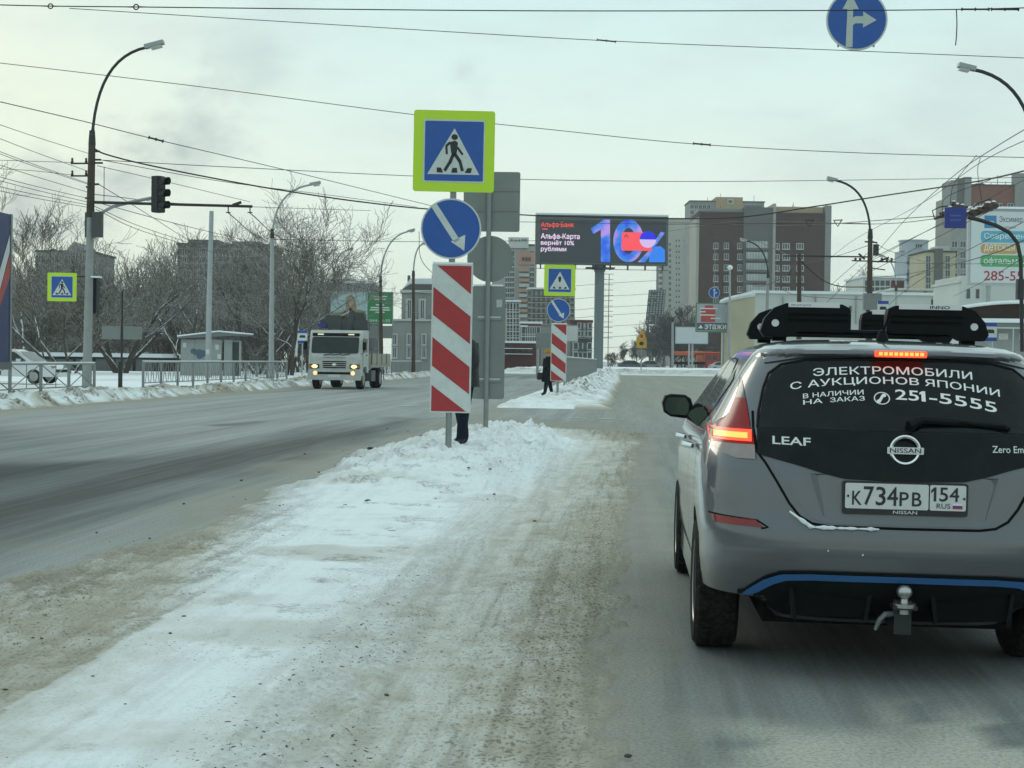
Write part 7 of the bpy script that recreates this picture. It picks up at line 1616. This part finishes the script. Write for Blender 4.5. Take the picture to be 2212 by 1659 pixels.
def fitting(label, x0, y0, x1, y1, Y, px=5, cat='insulator', ring=False):
    a, b = P(x0, y0, Y), P(x1, y1, Y); t = thing('wire_insulator', label, cat, (a + b) / 2); o = (a + b) / 2; r = px * Y / CF / 2; d = b - a
    if ring:
        n = 14; pts = [Vector((math.cos(2 * math.pi * i / n) * r * 1.7, 0, math.sin(2 * math.pi * i / n) * r * 1.7)) for i in range(n + 1)]; MB().tube(pts, r * 0.45, 6).build('ring', PM['ins'], t)
        for s in (-1, 1): MB().tube([d.normalized() * r * 1.6 * s, d * 0.5 * s], [r * 0.55, r * 0.35], 6).build('rod', PM['ins'], t)
    else:
        MB().tube([-d / 2, d / 2], r * 0.8, 8).build('rod', PM['ins'], t)
        for u in (-0.5, 0.0, 0.5): MB().tube([d * u - d.normalized() * r * 0.4, d * u + d.normalized() * r * 0.4], r * 1.5, 8).build('cap', PM['steel'], t)
    return t
wire('highest span wire running along the top edge of the sky', [(-60, 9, 16), (110, 13, 16), (300, 15, 16), (1100, 23, 16), (1800, 22.5, 16), (2080, 20, 16), (2280, 15, 16)], 2.0)
fitting('ring insulator at the top left corner', 88, 13, 130, 13.5, 16, 6, ring=True); fitting('ring insulator right of the corner one on the top wire', 272, 15, 316, 15, 16, 6.5, ring=True)
fitting('double rod insulator on the top wire at the right', 2078, 20, 2136, 20, 16, 5); fitting('rod insulator touching the right edge on the top wire', 2142, 20, 2200, 20.5, 16, 5)
wire('short loose wire end hanging from the top wire', [(2066, 21, 16), (2067, 50, 16), (2066, 78, 16), (2064, 98, 16)], 1.6)
wire('long wire sloping from the top left towards the right edge', [(150, 18, 24), (700, 52, 24), (1310, 88, 24), (1800, 108, 24), (2280, 128, 24)], 1.5); fitting('small clamp on the wire below the top one', 1290, 86, 1330, 90, 24, 4)
wire('wire falling from mid left past the lime sign to the right', [(-60, 129, 38), (430, 187, 38), (890, 247, 38), (1200, 281, 38), (1500, 311, 38), (1850, 330, 38), (2280, 342, 38)], 1.6); fitting('small clamp on the wire over the video billboard', 1498, 310, 1534, 313, 38, 4.5)
wire('steep wire from the left edge down to the blue arrow sign', [(-60, 206, 30), (180, 262, 33), (340, 302, 36), (620, 368, 42), (930, 444, 50), (1060, 474, 53)], 1.6); fitting('small clamp on the steep wire right of the left pole', 322, 297, 352, 305, 36, 5)
wire('level wire leaving the left pole towards the far right', [(205, 345, 51), (520, 362, 54), (1000, 384, 58), (1500, 392, 62), (2040, 386, 66), (2280, 382, 68)], 1.4)
wire('thick sagging cable bundle from the left pole to the signs', [(205, 322, 51), (228, 333, 51), (300, 352, 52), (420, 377, 53), (560, 403, 54), (680, 422, 55), (780, 436, 56), (930, 452, 58), (1160, 466, 62)], 3.2)
wire('thick cable bundle rising from behind the video billboard to the right edge', [(1160, 466, 62), (1440, 472, 64), (1600, 469, 66), (1760, 446, 66), (1900, 424, 64), (2060, 400, 58), (2150, 384, 52), (2280, 352, 46)], 3.2)
for i, (y0, y1) in enumerate(((468, 332), (430, 338))): pass
lw = '%s feeder wire from the top fanning from the left edge to the left pole'
for i_, (y0, y1) in enumerate(((268, 333), (298, 372), (326, 398), (331, 400), (355, 417), (381, 430), (389, 438), (402, 444), (411, 449))): wire(lw % ORD[i_], [(-60, y0 - (y1 - y0) * 0.3, 36), (70, (y0 + y1) / 2 - (y1 - y0) * 0.14 + 2, 43), (196, y1, 51)], 1.4, group='feeder wires on the left pole')
wire('level wire ending on the upper bracket of the left pole', [(-60, 344, 44), (60, 348, 47), (157, 351, 51)], 1.2); wire('level wire ending on the lower bracket of the left pole', [(-60, 362, 44), (60, 368, 47), (157, 378, 51)], 1.2)
dw = 'thin wire sloping right and down from the left pole'
for pts in ([(210, 344, 51), (480, 392, 60), (700, 420, 70), (900, 447, 80)], [(210, 358, 51), (340, 388, 58), (540, 436, 70)], [(205, 436, 51), (400, 488, 70), (640, 545, 100)], [(205, 446, 51), (300, 488, 62), (420, 528, 80)], [(207, 452, 51), (310, 500, 62), (470, 548, 85)], [(210, 396, 51), (330, 470, 70), (430, 535, 95)], [(205, 420, 51), (430, 442, 66), (800, 455, 90)]): wire(dw, pts, 1.3, group='wires leaving the left pole')
tw = 'trolley contact wire receding from the cantilever bar'
for x, x2 in ((493, 660), (540, 700)): wire('%s trolley contact wire receding from the cantilever bar' % ('left' if x < 500 else 'right'), [(x, 460, 50.7), ((x + x2) / 2 - 12, 515, 80), (x2, 560, 130)], 1.4, group='trolley contact wires')
wire('wire crossing behind the blue arrow sign at mid height', [(585, 517, 77), (900, 522, 82), (1160, 520, 90)], 1.2); wire('horizontal feeder between the two dark lamps on the left', [(640, 705 - 120, 108), (822, 630, 108), (935, 630, 112)], 1.2)
wire('wire from the dark lamp down to the stone building', [(905, 500, 108), (910, 560, 108), (945, 600, 112)], 1.4)
wire('twin span wire behind the sign backs and the video billboard', [(1110, 479, 90), (1440, 484, 95), (1800, 482, 90), (1890, 484, 85)], 1.3)
# right-hand web of wires
rw = [([(1880, 565, 75), (2000, 500, 60), (2200, 395, 46), (2290, 345, 40)], 1.3), ([(1880, 560, 75), (1990, 505, 66), (2120, 445, 55)], 1.5), ([(1884, 585, 75), (2010, 520, 64), (2170, 440, 52)], 1.4), ([(1880, 640, 75), (2020, 575, 62), (2160, 505, 50), (2290, 440, 42)], 1.4), ([(1884, 600, 75), (1960, 592, 70), (2040, 575, 64)], 1.1), ([(1726, 560, 75), (1770, 600, 76), (1812, 618, 77), (1876, 620, 75)], 2.4), ([(1610, 508, 90), (1690, 545, 80), (1727, 556, 75)], 1.2), ([(1727, 562, 75), (1690, 600, 80), (1640, 618, 90), (1600, 605, 100)], 2.0), ([(1660, 590, 110), (1690, 625, 95), (1740, 640, 85), (1876, 648, 75)], 1.2), ([(1440, 500, 120), (1600, 478, 95), (1880, 484, 75), (2060, 468, 58)], 1.2), ([(1440, 480, 120), (1700, 487, 95), (2050, 465, 58)], 1.3), ([(1780, 660, 80), (1880, 560, 75), (1960, 470, 62), (2060, 380, 48), (2150, 318, 40), (2290, 235, 32)], 1.4), ([(1790, 560, 110), (1850, 515, 95), (1990, 440, 70), (2120, 350, 50), (2290, 270, 36)], 1.1), ([(1884, 700, 75), (1940, 640, 80), (2010, 590, 80)], 1.1), ([(1884, 520, 75), (1930, 545, 90), (2030, 575, 120)], 1.0), ([(1876, 530, 75), (1800, 555, 100), (1700, 580, 140)], 1.0), ([(1876, 545, 75), (1790, 620, 110)], 1.1), ([(2210, 520, 38), (2120, 555, 60), (1960, 600, 110)], 1.8), ([(2205, 560, 38), (2130, 605, 55), (2060, 640, 80)], 1.2), ([(1884, 566, 75), (2100, 570, 66), (2280, 560, 60)], 1.0)]
for i, (pts, px) in enumerate(rw): wire('thin wire in the tangle around the brown lamp pole on the right', pts, px, group='tangle of wires on the right')
for pts in ([(2140, 388, 50), (2046, 425, 50), (2035, 460, 50)], [(2110, 335, 50), (2062, 395, 50), (2052, 440, 50)], [(2118, 340, 50), (2112, 372, 50), (2122, 440, 50)]): wire('thin hanger wire holding the trolley switch gear', pts, 1.4, group='hangers of the switch gear')
# trolley wire switch gear
def gear():
    Y = 50; o = P(2085, 460, Y); t = thing('trolley_switch', 'snow dusted trolley wire switch gear hanging before the blue sign', 'switch gear'); t.location = o; q = lambda x, y, dy=0: P(x, y, Y) - o + Vector((0, dy, 0))
    for a, b in (((2018, 473), (2090, 447)), ((2075, 466), (2152, 445)), ((2030, 462), (2078, 440)), ((2095, 470), (2152, 448))): MB().tube([q(*a), q(*b)], 0.045, 6).build('rod', PM['steel'], t)
    for x, y, s in ((2040, 463, .14), (2052, 455, .16), (2066, 450, .18), (2078, 450, .15), (2102, 460, .16), (2118, 455, .16), (2134, 448, .2), (2146, 444, .16), (2060, 441, .12), (2088, 464, .13)):
        MB().lathe([(0, -s), (s * .7, -s * .8), (s * .8, 0), (s * .6, s * .8), (0, s)], 8, 'X', q(x, y)).build('insulator', PM['ins'], t); MB().lathe([(0, s * 0.55), (s * .55, s * .7), (s * .4, s * .95), (0, s * 1.05)], 7, 'Z', q(x, y, -0.01)).build('snow_bit', SG['snow'], t)
    for pts in ([(2018, 470), (2014, 455), (2030, 447), (2055, 444)], [(2098, 455), (2110, 440), (2140, 430), (2142, 445)]): MB().tube([q(*p) for p in pts], 0.02, 5).build('jumper', PM['steel'], t)
    return t
gear()
for x in (1748, 1810): # small wire spreaders on the twin wire
    t = thing('wire_spreader', 'small vee-shaped wire hanger over the %s' % ('brick tower corner' if x < 1800 else 'lamp arm'), 'wire clip', P(x, 478, 85)); k = 85 / CF
    MB().tube([(-8 * k, 0, 0), (0, 0, -11 * k), (9 * k, 0, 4 * k)], 0.035, 5).build('vee', PM['steel'], t); MB().tube([(-10 * k, 0, 2 * k), (10 * k, 0, 3 * k)], 0.03, 5).build('bar', PM['steel'], t)
# far power lines right of the billboard column
for i, y in enumerate((612, 640, 664, 681, 705, 728, 751)): wire('faint distant power line by the billboard column, %s from the top' % ORD[i], [(1240, y + 6, 420), (1312, y, 420), (1420, y - 6, 420)], 0.8, group='distant power lines')

# ------------------------------------------------------------------ steam and haze
def volume(name, dens, col, noise=None, ani=0.2):
    m = bpy.data.materials.new(name); m.use_nodes = True; N = m.node_tree.nodes; L = m.node_tree.links; N.remove(N['Principled BSDF']); v = N.new('ShaderNodeVolumePrincipled'); v.inputs['Color'].default_value = (*col, 1); v.inputs['Density'].default_value = dens; v.inputs['Anisotropy'].default_value = ani
    L.new(v.outputs[0], N['Material Output'].inputs['Volume']); return m
HAZE = True
if HAZE:
    hz = MB().box((0, 480, 27.5), (1500, 1100, 59)).build('haze', volume('winter_haze', 0.0003, (0.93, 0.97, 1.0)))
    tag(hz, 'thin pale winter haze over the whole street', 'haze', kind='stuff')
